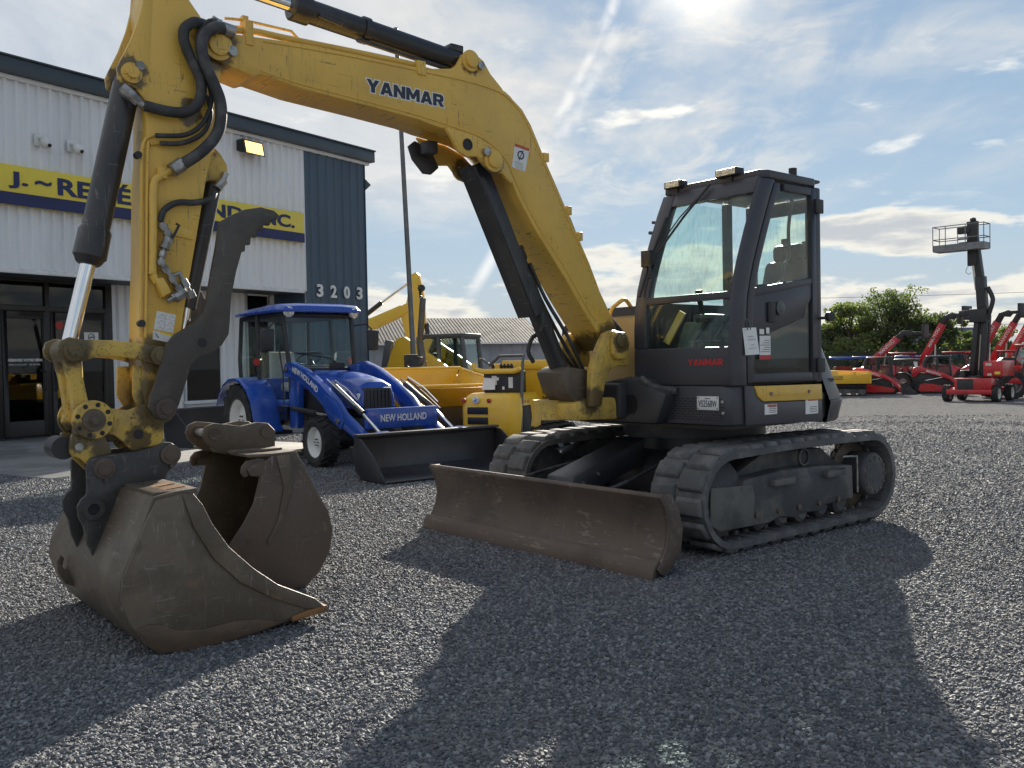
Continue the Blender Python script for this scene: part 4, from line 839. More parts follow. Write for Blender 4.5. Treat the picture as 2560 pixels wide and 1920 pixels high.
# ---- arm cylinder
ac = bpy.data.objects.new('arm_cylinder', None); col.objects.link(ac); ac.parent = EX
p0, p1, p2 = Vector((2.48, 0, 3.21)), Vector((3.66, 0, 3.315)), Vector((4.42, 0, 3.385))
ax = (p1 - p0).normalized()
MB().cyl(p0, p1, .068).lathe([(.082, -.1), (.082, .0), (.07, .01)], p1, ax, 28).lathe([(.078, -.02), (.078, .02)], p0 + ax * .72, ax, 28).lathe([(.06, -.07), (.06, .07)], p0, (0, 1, 0), 20).build('barrel', 'cyl_black', ac)
MB().cyl(p1, p2, .038).build('rod', 'chrome', ac)
MB().tube([p0 + ax * .1 + Vector((0, .03, -.075)), p0 + ax * .4 + Vector((0, .04, -.085)), p0 + ax * .78 + Vector((0, .04, -.085))], .014, 8).tube([p0 + ax * .9 + Vector((0, .06, -.04)), p0 + ax * 1.05 + Vector((0, .06, -.03))], .014, 8).build('cylinder_pipe', 'cyl_black', ac)
MB().box(2.50, 2.60, -.03, .05, 3.265, 3.31).build('valve_block', 'cyl_black', ac, .008)
# ---- arm
arm = bpy.data.objects.new('arm', None); col.objects.link(arm); arm.parent = EX
AP = [(4.60, 2.66), (4.512, 2.60), (4.518, 2.367), (4.53, 2.228), (4.548, 1.776), (4.558, 1.602), (4.569, 1.327), (4.575, 1.198), (4.56, 1.108), (4.539, 1.042), (4.483, 1.01), (4.426, 1.036), (4.408, 1.102), (4.409, 1.193), (4.392, 1.358), (4.363, 1.524), (4.28, 1.943), (4.216, 2.271), (4.178, 2.419), (4.152, 2.558), (4.135, 2.73), (4.121, 2.842), (4.07, 2.932), (4.07, 3.0), (4.10, 3.045), (4.18, 3.06), (4.22, 3.091), (4.281, 3.168), (4.316, 3.242), (4.347, 3.316), (4.412, 3.32), (4.469, 3.261), (4.503, 3.181), (4.518, 3.08), (4.512, 2.75)]
MB().plate(AP[1:], -.11, .11).build('arm_box', 'yellow_arm', arm, .007)
for s_ in (1, -1):
    MB().plate([(4.35, 3.40), (4.44, 3.43), (4.50, 3.35), (4.505, 3.2), (4.513, 3.114), (4.539, 3.013), (4.581, 2.9), (4.63, 2.796), (4.648, 2.753), (4.644, 2.706), (4.618, 2.683), (4.564, 2.673), (4.50, 2.60), (4.49, 2.8), (4.46, 3.2)], .088 * s_, .112 * s_).build('lug_plate', 'yellow_arm', arm, .005)
    pb = MB().lathe([(.05, 0), (.05, .016 * s_), (.03, .018 * s_), (.03, .04 * s_), (.004, .042 * s_)], (4.582, .112 * s_, 2.74), (0, 1, 0), 24).build('pin_boss', 'yellow', arm)
    MB().cyl((4.545, .112 * s_, 2.778), (4.545, .145 * s_, 2.778), .022, n=12).build('lock_bolt', 'galv', pb)
MB().plate([(4.57, 1.30), (4.63, 1.30), (4.635, 1.15), (4.60, 1.09), (4.55, 1.06)], -.11, -.09).plate([(4.57, 1.30), (4.61, 1.30), (4.615, 1.15), (4.59, 1.09), (4.55, 1.06)], .085, .105).build('stop_plate', 'yellow_worn', arm, .004)
MB().lathe([(.075, -.135), (.075, .135)], (4.49, 0, 1.086), (0, 1, 0), 24).build('tip_boss', 'yellow_worn', arm)
d = MB().plate([(4.489, 1.575), (4.396, 1.556), (4.411, 1.464), (4.507, 1.483)], .1104, .1116).build('instruction_label', 'white', arm)
for t in (.33, .66): MB().beam((4.489 + .018 * t, .112, 1.575 - .092 * t), (4.396 + .015 * t, .112, 1.556 - .092 * t), .0006, .002, (0, 1, 0)).build('print_line', 'ink', d)
MB().beam((4.4425, .112, 1.566), (4.459, .112, 1.474), .0006, .002, (0, 1, 0)).build('print_line', 'ink', d)
for i in range(3):
    for j in range(2):
        ca, cz = 4.466 - .047 * j + .006 * i, 1.551 - .009 * j - .031 * i
        MB().beam((ca + .015, .112, cz - .004), (ca - .004, .112, cz + .008), .0006, .003, (0, 1, 0)).beam((ca - .004, .112, cz + .008), (ca - .014, .112, cz - .006), .0006, .003, (0, 1, 0)).build('diagram', 'ink', d)
d = MB().plate([(4.51, 1.477), (4.415, 1.457), (4.441, 1.417), (4.514, 1.432)], .1104, .1116).build('warning_label', 'white', arm)
MB().beam((4.50, .112, 1.462), (4.485, .112, 1.44), .0006, .014, (0, 1, 0)).build('diagram', 'ink', d)
MB().plate([(4.478, 1.470), (4.415, 1.457), (4.418, 1.448), (4.480, 1.461)], .1117, .1121).build('label_band', 'sign_yellow', d)
MB().plate([(4.427, 2.014), (4.295, 1.991), (4.301, 1.941), (4.42, 1.961)], .111, .121).build('valve_bracket', 'yellow', arm, .003)
# steel pipes and hoses on the arm
MB().tube(pY([(4.396, 2.288), (4.462, 2.244), (4.495, 2.196), (4.502, 2.0), (4.510, 1.776), (4.511, 1.755), (4.492, 1.715)], .133), .020, 10, smooth=3).build('arm_pipe', 'yellow', arm)
MB().tube(pY([(4.479, 2.451), (4.519, 2.429), (4.538, 2.386), (4.545, 2.305), (4.562, 1.775), (4.576, 1.44)], .115), .008, 8, smooth=2).build('arm_pipe', 'yellow', arm)
MB().tube(pY([(4.454, 2.414), (4.50, 2.401), (4.517, 2.355), (4.537, 1.775), (4.553, 1.44)], .120), .008, 8, smooth=2).build('arm_pipe', 'yellow', arm)
MB().box(4.43, 4.475, .11, .15, 2.235, 2.29).build('pipe_clamp', 'yellow', arm, .004)
MB().plate([(4.509, 1.73), (4.468, 1.739), (4.43, 1.668), (4.475, 1.638)], .111, .165).build('valve_cap', 'yellow', arm, .006)
for a, z in ((4.565, 2.34), (4.572, 1.51)): MB().cyl((a, .105, z), (a, .14, z), .018, n=10).build('clamp_bolt', 'plastic', arm)
for pts, b_, r_ in (([(4.2, 3.06), (4.277, 3.04), (4.327, 3.0), (4.337, 2.949), (4.322, 2.895), (4.291, 2.828), (4.259, 2.76), (4.253, 2.695), (4.271, 2.634), (4.305, 2.596), (4.355, 2.572), (4.436, 2.567), (4.531, 2.584)], .165, .027),
                    ([(4.115, 3.035), (4.175, 3.027), (4.227, 2.991), (4.258, 2.935), (4.255, 2.87), (4.232, 2.801), (4.2, 2.732), (4.172, 2.662), (4.166, 2.589), (4.181, 2.503), (4.225, 2.431), (4.303, 2.355), (4.395, 2.287)], .20, .030),
                    ([(4.11, 3.1), (4.196, 3.068), (4.244, 3.013), (4.26, 2.911), (4.229, 2.793), (4.198, 2.707), (4.2, 2.632), (4.236, 2.551), (4.288, 2.494), (4.355, 2.46), (4.484, 2.442)], .15, .012),
                    ([(4.20, 2.72), (4.199, 2.60), (4.227, 2.512), (4.287, 2.454), (4.371, 2.418), (4.46, 2.408)], .145, .012),
                    ([(4.16, 2.222), (4.205, 2.159), (4.291, 2.13), (4.382, 2.121), (4.448, 2.078), (4.469, 2.02)], .14, .016)):
    q_ = [(a, b_ if i > 0 else b_ - .06, z) for i, (a, z) in enumerate(pts)]
    if r_ > .02: q_[-1] = (q_[-1][0], .14, q_[-1][2])
    MB().tube(q_, r_, 12, smooth=4).build('hose', 'rubber_hose', arm)
MB().tube([(4.531, .14, 2.584), (4.569, .13, 2.61), (4.606, .10, 2.647)], .02, 10).lathe([(.032, -.03), (.032, .03)], (4.60, .11, 2.645), (-.6, .3, -.6), 8).lathe([(.026, -.03), (.026, .02)], (4.57, .13, 2.612), (-.6, .1, -.6), 8).build('hose_fitting', 'galv', arm)
MB().lathe([(.036, -.035), (.036, .035)], (4.385, .16, 2.295), (.8, 0, -.6), 12).build('hose_fitting', 'galv', arm)
MB().lathe([(.034, -.03), (.034, .03)], (4.10, .16, 3.038), (1, 0, .1), 12).lathe([(.022, -.03), (.022, .03)], (4.14, .11, 3.085), (1, 0, .4), 10).build('hose_fitting', 'galv', arm)
f1 = [(4.473, 2.01), (4.446, 1.972), (4.431, 1.944), (4.457, 1.882), (4.478, 1.824), (4.475, 1.804), (4.436, 1.757), (4.409, 1.709), (4.377, 1.665), (4.448, 1.622)]
fm = MB().tube(pY(f1, .15), .014, 8)
for i, (a, z) in enumerate(f1[:-1]):
    nx_, nz_ = f1[i + 1]; d_ = Vector((nx_ - a, 0, nz_ - z)); fm.lathe([(.021, -.014), (.021, .014)], ((a + nx_) / 2, .15, (z + nz_) / 2), d_, 6)
fm.lathe([(.026, -.03), (.026, .03)], (4.446, .15, 1.91), (.4, 0, -1), 8).lathe([(.027, -.03), (.027, .03)], (4.385, .15, 1.655), (.8, 0, -.5), 8)
fm.tube(pY([(4.436, 1.741), (4.387, 1.764), (4.348, 1.695), (4.326, 1.651)], .15), .014, 8).lathe([(.021, -.02), (.021, .02)], (4.36, .15, 1.715), (.5, 0, .9), 8).lathe([(.023, -.02), (.023, .02)], (4.33, .15, 1.66), (.4, 0, .9), 8)
fm.build('valve_fittings', 'galv', arm)
MB().tube(pY([(4.43, 1.925), (4.405, 1.965), (4.385, 2.005), (4.40, 2.01)], .165), .007, 6).build('valve_lever', 'plastic', arm)
# ---- bucket cylinder
kc = bpy.data.objects.new('bucket_cylinder', None); col.objects.link(kc); kc.parent = EX
p0, p1, p2 = Vector((4.565, 0, 2.735)), Vector((4.772, 0, 1.83)), Vector((4.885, 0, 1.375)); ax = (p1 - p0).normalized()
MB().cyl(p0 + ax * .03, p1, .066, n=28).lathe([(.066, -.16), (.077, -.14), (.079, -.01), (.07, 0), (.06, .02), (.05, .03)], p1, ax, 28).lathe([(.055, -.08), (.055, .08)], p0, (0, 1, 0), 20).build('barrel', 'cyl_black', kc)
MB().cyl(p1, p2, .036, n=28).build('rod', 'chrome', kc)
MB().lathe([(.06, -.085), (.06, .085)], p2, (0, 1, 0), 24).build('rod_eye', 'yellow_worn', kc)
MB().tube([p0 + ax * .2 + Vector((-.05, -.06, -.03)), p0 + ax * .5 + Vector((-.06, -.06, 0)), p0 + ax * .8 + Vector((-.03, -.07, 0))], .012, 8).build('cylinder_pipe', 'cyl_black', kc)
# ---- bucket linkage
lk = bpy.data.objects.new('bucket_linkage', None); col.objects.link(lk); lk.parent = EX
LP = [(4.963, 1.385), (4.951, 1.422), (4.908, 1.442), (4.859, 1.429), (4.712, 1.426), (4.56, 1.406), (4.481, 1.394), (4.442, 1.357), (4.452, 1.308), (4.492, 1.293), (4.539, 1.31), (4.585, 1.328), (4.654, 1.342), (4.73, 1.348), (4.796, 1.346), (4.847, 1.328), (4.891, 1.317), (4.933, 1.331), (4.957, 1.353)]
for s_ in (1, -1):
    MB().plate(LP, .125 * s_, .160 * s_).build('side_link', 'yellow_worn', lk, .006)
    for a, z in ((4.895, 1.376), (4.498, 1.349)):
        MB().lathe([(.047, 0), (.047, .02 * s_), (.03, .022 * s_), (.03, .03 * s_), (.004, .032 * s_)], (a, .160 * s_, z), (0, 1, 0), 24).build('pin_cap', 'yellow_worn', lk)
HL = [(4.935, 1.36), (4.915, 1.40), (4.885, 1.41), (4.847, 1.39), (4.842, 1.245), (4.824, 1.139), (4.77, 1.06), (4.79, .995), (4.845, .985), (4.887, 1.037), (4.895, 1.142), (4.908, 1.247)]
MB().plate(HL, .045, .115).plate(HL, -.115, -.045).box(4.845, 4.885, -.05, .05, 1.12, 1.30).build('bucket_link', 'yellow_worn', lk, .012)
# ---- quick coupler
qc = bpy.data.objects.new('quick_coupler', None); col.objects.link(qc); qc.parent = EX
CP = [(4.899, 1.031), (4.882, 1.099), (4.845, 1.133), (4.794, 1.138), (4.75, 1.121), (4.713, 1.088), (4.637, 1.084), (4.567, 1.109), (4.518, 1.147), (4.446, 1.145), (4.419, 1.086), (4.441, 1.038), (4.472, 1.023), (4.476, .925), (4.501, .905), (4.631, .880), (4.672, .93), (4.717, .965), (4.762, .972), (4.821, .972), (4.871, .987)]
HK = [(4.901, .984), (4.883, .979), (4.818, .971), (4.752, .963), (4.724, .886), (4.748, .832), (4.794, .781), (4.822, .815), (4.865, .861), (4.901, .872), (4.914, .9), (4.911, .946)]
for s_ in (1, -1):
    MB().plate(CP, .085 * s_, .125 * s_).build('side_plate', 'yellow_worn', qc, .008)
    MB().plate(HK, .08 * s_, .118 * s_).build('hook_plate', 'yellow_worn', qc, .008)
    MB().lathe([(.094, 0), (.094, .022 * s_), (.088, .028 * s_), (.056, .028 * s_)], (4.812, .125 * s_, 1.045), (0, 1, 0), 36).build('pivot_flange', 'yellow_worn', qc)
    MB().lathe([(.055, 0), (.053, .012 * s_), (.03, .014 * s_), (.028, .02 * s_), (.004, .02 * s_)], (4.812, .150 * s_, 1.045), (0, 1, 0), 28).cyl((4.812, .165 * s_, 1.045), (4.812, .185 * s_, 1.045), .020, n=6).build('pivot_cap', 'steel_dark', qc)
    for i in range(8):
        a = 2 * math.pi * (i + .35) / 8; MB().cyl((4.812 + .074 * math.cos(a), .15 * s_, 1.045 + .074 * math.sin(a)), (4.812 + .074 * math.cos(a), .1545 * s_, 1.045 + .074 * math.sin(a)), .0115, n=12).build('flange_hole', 'ink', qc)
    MB().cyl((4.60, .122 * s_, .962), (4.60, .1265 * s_, .962), .024, n=20).build('plate_hole', 'ink', qc)
    MB().cyl((4.875, .115 * s_, .918), (4.875, .135 * s_, .918), .02, n=12).build('lock_bolt', 'galv', qc)
MB().box(4.46, 4.86, -.085, .085, .93, 1.02).cyl((4.458, -.11, .862), (4.458, .11, .862), .03).build('coupler_core', 'steel_dark', qc, .02)
MB().lathe([(.055, -.075), (.055, .075)], (4.93, 0, .915), (0, 1, 0), 20).build('lock_cylinder', 'black_paint', qc)
# ---- bucket (wide ditching bucket, no teeth)
bk = bpy.data.objects.new('bucket', None); col.objects.link(bk); bk.parent = EX
side = [(4.69, .700), (4.578, .715), (4.53, .716), (4.487, .659), (4.444, .564), (4.369, .448), (4.253, .33), (4.132, .232), (3.936, .130), (3.884, .075), (4.094, .045), (4.302, .004), (4.497, -.009), (4.600, -.007), (4.688, .009), (4.757, .069), (4.819, .170), (4.855, .285), (4.844, .371), (4.797, .475), (4.742, .60)]
W_ = .65
shell = [(4.50, .735), (4.60, .728), (4.70, .712), (4.745, .60), (4.80, .475), (4.847, .372), (4.858, .285), (4.822, .168), (4.76, .066), (4.69, .006), (4.602, -.010), (4.497, -.012), (4.302, .001), (4.094, .032), (3.884, .064)]
t_ = .02
sh = MB(); n = len(shell)
def off(p, i, d_):
    a = Vector(shell[max(i - 1, 0)]); b_ = Vector(shell[min(i + 1, n - 1)]); t = (b_ - a).normalized(); nn = Vector((t.y, -t.x)); nn = -nn if nn.dot(Vector((4.4, .45)) - Vector(p)) < 0 else nn
    return (p[0] + nn.x * d_, p[1] + nn.y * d_)
loop = shell + [off(p, i, t_) for i, p in reversed(list(enumerate(shell)))]
sh.plate(loop, -W_ + .012, W_ - .012).build('shell', 'steel_dark', bk, .002)
for s_ in (1, -1):
    MB().plate(side, (W_ - .018) * s_, W_ * s_).build('side_wall', 'steel_dark', bk, .008)
    MB().plate([(4.578, .712), (4.53, .716), (4.487, .659), (4.444, .564), (4.369, .448), (4.253, .33), (4.132, .232), (3.936, .130), (3.884, .078), (3.98, .085), (4.16, .17), (4.32, .275), (4.44, .40), (4.53, .56)], W_ * s_, (W_ + .014) * s_).build('side_cutter', 'steel_dark', bk, .004)
    MB().plate([(4.10, .044), (4.302, .014), (4.497, .001), (4.600, .003), (4.681, .017), (4.75, .074), (4.79, .14), (4.74, .155), (4.68, .14), (4.62, .105), (4.50, .085), (4.35, .095), (4.25, .085)], W_ * s_, (W_ + .009) * s_).build('wear_plate', 'steel_wear', bk, .003)
MB().plate([(3.868, .055), (3.872, .085), (3.98, .078), (4.06, .060), (4.06, .036)], -W_ - .014, W_ + .014).build('cutting_lip', 'steel_rust', bk, .003)
EAR = [(4.852, .828), (4.841, .855), (4.825, .867), (4.725, .877), (4.623, .88), (4.532, .898), (4.489, .917), (4.453, .914), (4.418, .886), (4.408, .849), (4.42, .809), (4.453, .783), (4.479, .752), (4.484, .715), (4.60, .715), (4.70, .69), (4.745, .58), (4.79, .46), (4.83, .38), (4.86, .46), (4.872, .54), (4.893, .59), (4.897, .64), (4.878, .673), (4.855, .69), (4.851, .73)]
for s_ in (1, -1):
    er = MB().plate(EAR, .128 * s_, .156 * s_).build('ear_plate', 'ear_black', bk, .006)
    for a, z in ((4.773, .811), (4.458, .854)):
        MB().lathe([(.050, 0), (.050, .014 * s_), (.032, .016 * s_), (.032, .022 * s_), (.004, .022 * s_)], (a, .156 * s_, z), (0, 1, 0), 28).cyl((a - .005, .156 * s_, z - .058), (a - .005, .172 * s_, z - .058), .012, n=6).build('pin_cap', 'steel_brown', er)
    MB().ring((4.828, .163 * s_, .621), (0, 1, 0), .05, .027, .016).build('ear_ring', 'ear_black', er)
    MB().cyl((4.828, .157 * s_, .621), (4.828, .159 * s_, .621), .027, n=20).build('ear_hole', 'ink', er)
MB().cyl((4.773, -.13, .811), (4.773, .13, .811), .03).cyl((4.458, -.13, .854), (4.458, .13, .854), .03).build('pin', 'steel_brown', bk)
MB().box(4.50, 4.685, -.60, .60, .712, .728).build('top_plate', 'steel_dark', bk, .003)
for y0_, y1_ in ((.34, .40), (.45, .54)): MB().hexa([(4.52, y0_, .7355), (4.62, y0_, .7265), (4.62, y1_, .7265), (4.52, y1_, .7355), (4.52, y0_, .7375), (4.62, y0_, .7285), (4.62, y1_, .7285), (4.52, y1_, .7375)]).build('lit_patch', 'steel_rust', bk)  # yellow-lit spots of the top plate, their light put into rust-coloured slips
for b_ in (-.26,):
    hk = [(4.80, .16), (4.87, .20), (4.90, .26), (4.905, .32), (4.885, .35), (4.87, .33), (4.88, .29), (4.87, .27), (4.85, .29), (4.83, .33)]
    MB().plate(hk, b_ - .012, b_ + .012).build('lifting_hook', 'steel_dark', bk, .003)
# ---- thumb
th = bpy.data.objects.new('thumb', None); col.objects.link(th); th.parent = EX
TP = [(4.569, 1.093), (4.56, 1.149), (4.539, 1.197), (4.513, 1.277), (4.491, 1.342), (4.47, 1.407), (4.428, 1.455), (4.328, 1.514), (4.284, 1.564), (4.266, 1.623), (4.236, 1.775), (4.207, 1.91), (4.187, 2.033), (4.125, 2.072), (4.053, 2.108), (3.962, 2.129), (3.889, 2.118), (3.86, 2.094), (3.872, 2.072), (3.905, 2.066), (3.915, 2.035), (3.948, 2.040), (3.955, 2.003), (3.985, 2.008), (3.99, 1.966), (4.022, 1.970), (4.026, 1.925), (4.052, 1.928), (4.056, 1.890), (4.074, 1.885), (4.106, 1.781), (4.136, 1.652), (4.147, 1.525), (4.155, 1.457), (4.195, 1.397), (4.248, 1.364), (4.316, 1.34), (4.359, 1.299), (4.377, 1.233), (4.395, 1.176), (4.421, 1.103), (4.447, 1.047), (4.488, 1.025), (4.535, 1.043)]
MB().plate(TP, .165, .200).build('thumb_plate', 'thumb_steel', th, .005)
MB().plate(TP[:11] + [(4.16, 1.70)] + TP[-13:], -.19, -.155).build('thumb_plate', 'thumb_steel', th, .005)
MB().cyl((4.21, -.16, 1.50), (4.21, .17, 1.50), .035).build('cross_tube', 'thumb_steel', th)
MB().cyl((4.297, .199, 1.412), (4.297, .2015, 1.412), .024, n=20).build('plate_hole', 'ink', th)
for s_ in (1,): MB().lathe([(.052, 0), (.052, .018), (.03, .02), (.028, .03), (.004, .03)], (4.49, .20, 1.086), (0, 1, 0), 28).build('pin_cap', 'steel_brown', th)
tcy = bpy.data.objects.new('thumb_cylinder', None); col.objects.link(tcy); tcy.parent = EX
MB().cyl((4.12, 0, 2.36), (4.30, 0, 1.60), .048).build('barrel', 'cyl_black', tcy)
MB().cyl((4.30, 0, 1.60), (4.33, 0, 1.42), .026).build('rod', 'chrome', tcy)
MB().plate([(4.20, 2.47), (4.13, 2.42), (4.09, 2.36), (4.085, 2.29), (4.11, 2.25), (4.17, 2.27), (4.23, 2.25)], -.075, .075).build('cylinder_lug', 'yellow_worn', tcy, .008)
MB().tube(pY([(4.16, 2.222), (4.12, 2.27), (4.105, 2.31)], .09), .018, 8).lathe([(.024, -.03), (.024, .03)], (4.14, .10, 2.245), (.5, 0, -.6), 8).build('hose_fitting', 'galv', tcy)

# the cab and the body narrow towards their outer side plane
for grp in (cab, up_):
    done = set()
    def squeeze(o):
        if o.type == 'MESH' and o.data.name not in done:
            done.add(o.data.name)
            for v in o.data.vertices:
                if v.co.y > .17: v.co.y = .17 + (v.co.y - .17) * .936
        for ch in o.children: squeeze(ch)
    squeeze(grp)

# ================================================================== SPARE BUCKET
SPB = thing('spare_bucket', 'empty rusty digging bucket standing on the gravel behind the excavator bucket', 'bucket', (1.645, 7.534, 0), R(219))
sd2 = [(3.83, .781), (3.676, .788), (3.628, .695), (3.559, .556), (3.489, .434), (3.461, .315), (3.485, .194), (3.551, .089), (3.646, .012), (3.76, .004), (3.90, .03), (4.03, .12), (4.085, .307), (3.997, .421), (3.937, .523), (3.895, .673), (3.952, .678), (3.97, .716), (3.931, .749), (3.855, .76)]
sb_shell = [(3.97, .80), (3.82, .795), (3.672, .80), (3.616, .695), (3.547, .556), (3.477, .434), (3.449, .315), (3.473, .187), (3.542, .080), (3.642, .002), (3.76, -.006), (3.90, .020), (4.03, .11)]
c_ = Vector((3.8, .42)); inner = [(p[0] + (c_.x - p[0]) * .045, p[1] + (c_.y - p[1]) * .045) for p in sb_shell]
MB().plate(sb_shell + inner[::-1], -.88, -.06).build('shell', 'steel_dark', SPB, .002)
MB().plate(sd2, -.068, -.05).build('side_wall', 'steel_brown', SPB, .003)
MB().plate(sd2, -.89, -.872).build('side_wall', 'steel_dark', SPB, .003)
MB().plate([(3.80, .78), (3.72, .783), (3.70, .60), (3.76, .42), (3.85, .28), (3.87, .30), (3.80, .42), (3.76, .60)], -.05, -.042).build('weld_strip', 'steel_dark', SPB, .003)
ea2 = [(4.115, .905), (4.10, .95), (4.05, .968), (3.97, .958), (3.888, .943), (3.791, .960), (3.722, .951), (3.678, .905), (3.682, .784), (3.985, .784), (4.05, .82), (4.10, .865)]
for y_ in (-.33, -.60):
    e_ = MB().plate(ea2, y_ - .014, y_ + .014).build('ear_plate', 'steel_dark', SPB, .006)
    for a, z in ((4.045, .905), (3.735, .900)): MB().lathe([(.036, 0), (.036, .007)], (a, y_ + .014, z), (0, 1, 0), 24).build('pin_cap', 'steel_brown', e_)
MB().cyl((4.045, -.6, .905), (4.045, -.33, .905), .024).cyl((3.735, -.6, .9), (3.735, -.33, .9), .024).build('pin', 'galv', SPB)
for y_ in (-.07, -.86):
    MB().plate([(3.86, .765), (3.90, .775), (3.965, .765), (3.995, .735), (4.0, .70), (3.985, .675), (3.962, .68), (3.965, .71), (3.945, .725), (3.90, .715)], y_ - .012, y_ + .012).build('lifting_hook', 'steel_brown', SPB, .003)
# ears must sit on the shell: a stout top rib
MB().box(3.69, 3.98, -.70, -.2, .795, .812).build('top_rib', 'steel_dark', SPB, .004)
# ================================================================== shared wheel / small builders
def wheel(parent, x, y, r, w_, rr, rim='white', name='wheel', lugs=22, side=1, chev=True):
    o = bpy.data.objects.new(name, None); col.objects.link(o); o.parent = parent
    h = w_ / 2
    t = MB().lathe([(rr, -h * .8), (rr + (r - rr) * .5, -h), (r * .955, -h * .9), (r * .965, -h * .5), (r * .965, h * .5), (r * .955, h * .9), (rr + (r - rr) * .5, h), (rr, h * .8)], (x, y, r), (0, 1, 0), 32, True)
    if lugs:
        for i in range(lugs):
            for s_ in (1, -1):
                a = 2 * math.pi * (i + (.5 if s_ > 0 else 0)) / lugs; da = 2 * math.pi / lugs * .55
                p0 = (x + r * .962 * math.cos(a), y + s_ * h * .98, r + r * .962 * math.sin(a)); p1 = (x + r * .978 * math.cos(a + da), y + s_ * h * .06, r + r * .978 * math.sin(a + da))
                t.beam(p0, p1, r * .085, r * .075, (math.cos(a), 0, math.sin(a)))
    t.build('tyre', 'tyre', o, ang=30)
    MB().lathe([(rr, -h * .75), (rr * 1.02, -h * .82 * 1), (rr * .9, -h * .55), (rr * .86, side * h * .1), (rr * .35, side * h * .25), (rr * .32, side * h * .45), (.01, side * h * .47), (.01, side * h * .2), (rr * .8, 0), (rr * .86, h * .5), (rr * .9, h * .55), (rr * 1.02, h * .82), (rr, h * .75)], (x, y, r), (0, 1, 0), 28, True).build('rim', rim, o)
    for i in range(6):
        a = 2 * math.pi * i / 6; c_ = (x + rr * .22 * math.cos(a), y + side * h * .46, r + rr * .22 * math.sin(a)); MB().cyl(c_, (c_[0], c_[1] + side * .02, c_[2]), rr * .045, n=6).build('wheel_nut', 'steel_dark', o)
    return o

# ================================================================== BLUE TRACTOR WITH LOADER
TA = R(-51)
TR = thing('loader_tractor', 'blue compact tractor with cab and front loader parked by the white building', 'tractor', (-3.27, 13.66, 0), TA)
for s_ in (-1, 1):
    wheel(TR, 2.05, .60 * s_, .32, .23, .195, side=s_, lugs=18); wheel(TR, 0, .70 * s_, .53, .36, .30, side=s_, lugs=20)
    # rear fender: arch band with inner cheek
    fp = []
    for i in range(9):
        a = R(160 - 150 * i / 8); fp.append((.0 + .64 * math.cos(a) * 1.05, .56 + .60 * math.sin(a)))
    fp.append((.72, .50)); fp.append((.80, .42))
    sec = []
    for (a, z) in fp: sec.append([(a, .52 * s_, z), (a, .91 * s_, z - .02), (a, .91 * s_, z - .055), (a, .88 * s_, z - .03), (a, .52 * s_, z - .03)])
    fd = MB().loft(sec).build('rear_fender', 'blue_nh', TR, .008)
    MB().plate([(fp[1][0], fp[1][1] - .05)] + [(a, z - .03) for a, z in fp[2:8]] + [(.45, .6), (-.4, .6)], .50 * s_, .53 * s_).build('fender_cheek', 'plastic', TR)
    MB().box(-.66, -.60, .62 * s_ - .06, .62 * s_ + .06, .80, .86).build('tail_lamp', 'tail_red', TR, .01)
# body
MB().box(-.35, 1.9, -.2, .2, .42, .74).box(1.5, 2.45, -.24, .24, .40, .62).cyl((2.05, -.5, .34), (2.05, .5, .34), .07).cyl((0, -.55, .53), (0, .55, .53), .12).build('chassis', 'plastic', TR, .02)
hd = MB(); secs = []
for x, zt, hw, zb in ((1.0, 1.23, .34, .80), (1.4, 1.22, .34, .78), (1.9, 1.18, .32, .76), (2.2, 1.13, .30, .74), (2.40, 1.07, .28, .72), (2.47, .99, .25, .72)):
    secs.append([(x, -hw, zb), (x, -hw, zt - .20), (x, -hw * .86, zt - .05), (x, -hw * .4, zt), (x, hw * .4, zt), (x, hw * .86, zt - .05), (x, hw, zt - .20), (x, hw, zb)])
hood = hd.loft(secs).build('hood', 'blue_nh', TR, .01, 30)
MB().hexa([(2.40, -.21, .62), (2.50, -.21, .62), (2.50, .21, .62), (2.40, .21, .62), (2.40, -.22, 1.0), (2.485, -.19, 1.0), (2.485, .19, 1.0), (2.40, .22, 1.0)]).build('grille', 'plastic', TR, .02)
for i in range(7): MB().box(2.49, 2.505, -.18 + i * .055, -.165 + i * .055, .66, .97).build('grille_slat', 'plastic', TR)
for s_ in (-1, 1):
    MB().hexa([(2.36, .21 * s_, .72), (2.47, .21 * s_, .72), (2.45, .26 * s_, .72), (2.36, .285 * s_, .72), (2.36, .23 * s_, .93), (2.455, .22 * s_, .93), (2.43, .26 * s_, .93), (2.36, .275 * s_, .93)]).build('headlight', 'lamp_clear', TR, .01)
    MB().plate([(1.05, .74), (1.10, .96), (1.45, 1.0), (1.80, .96), (1.85, .80), (1.7, .62), (1.2, .60)], .345 * s_, .351 * s_).build('side_grille', 'plastic', TR)
MB().lathe([(.04, 0), (.04, .006), (.02, .01)], (2.33, 0, 1.095), (.6, 0, 1), 16).build('badge', 'lamp_clear', TR)
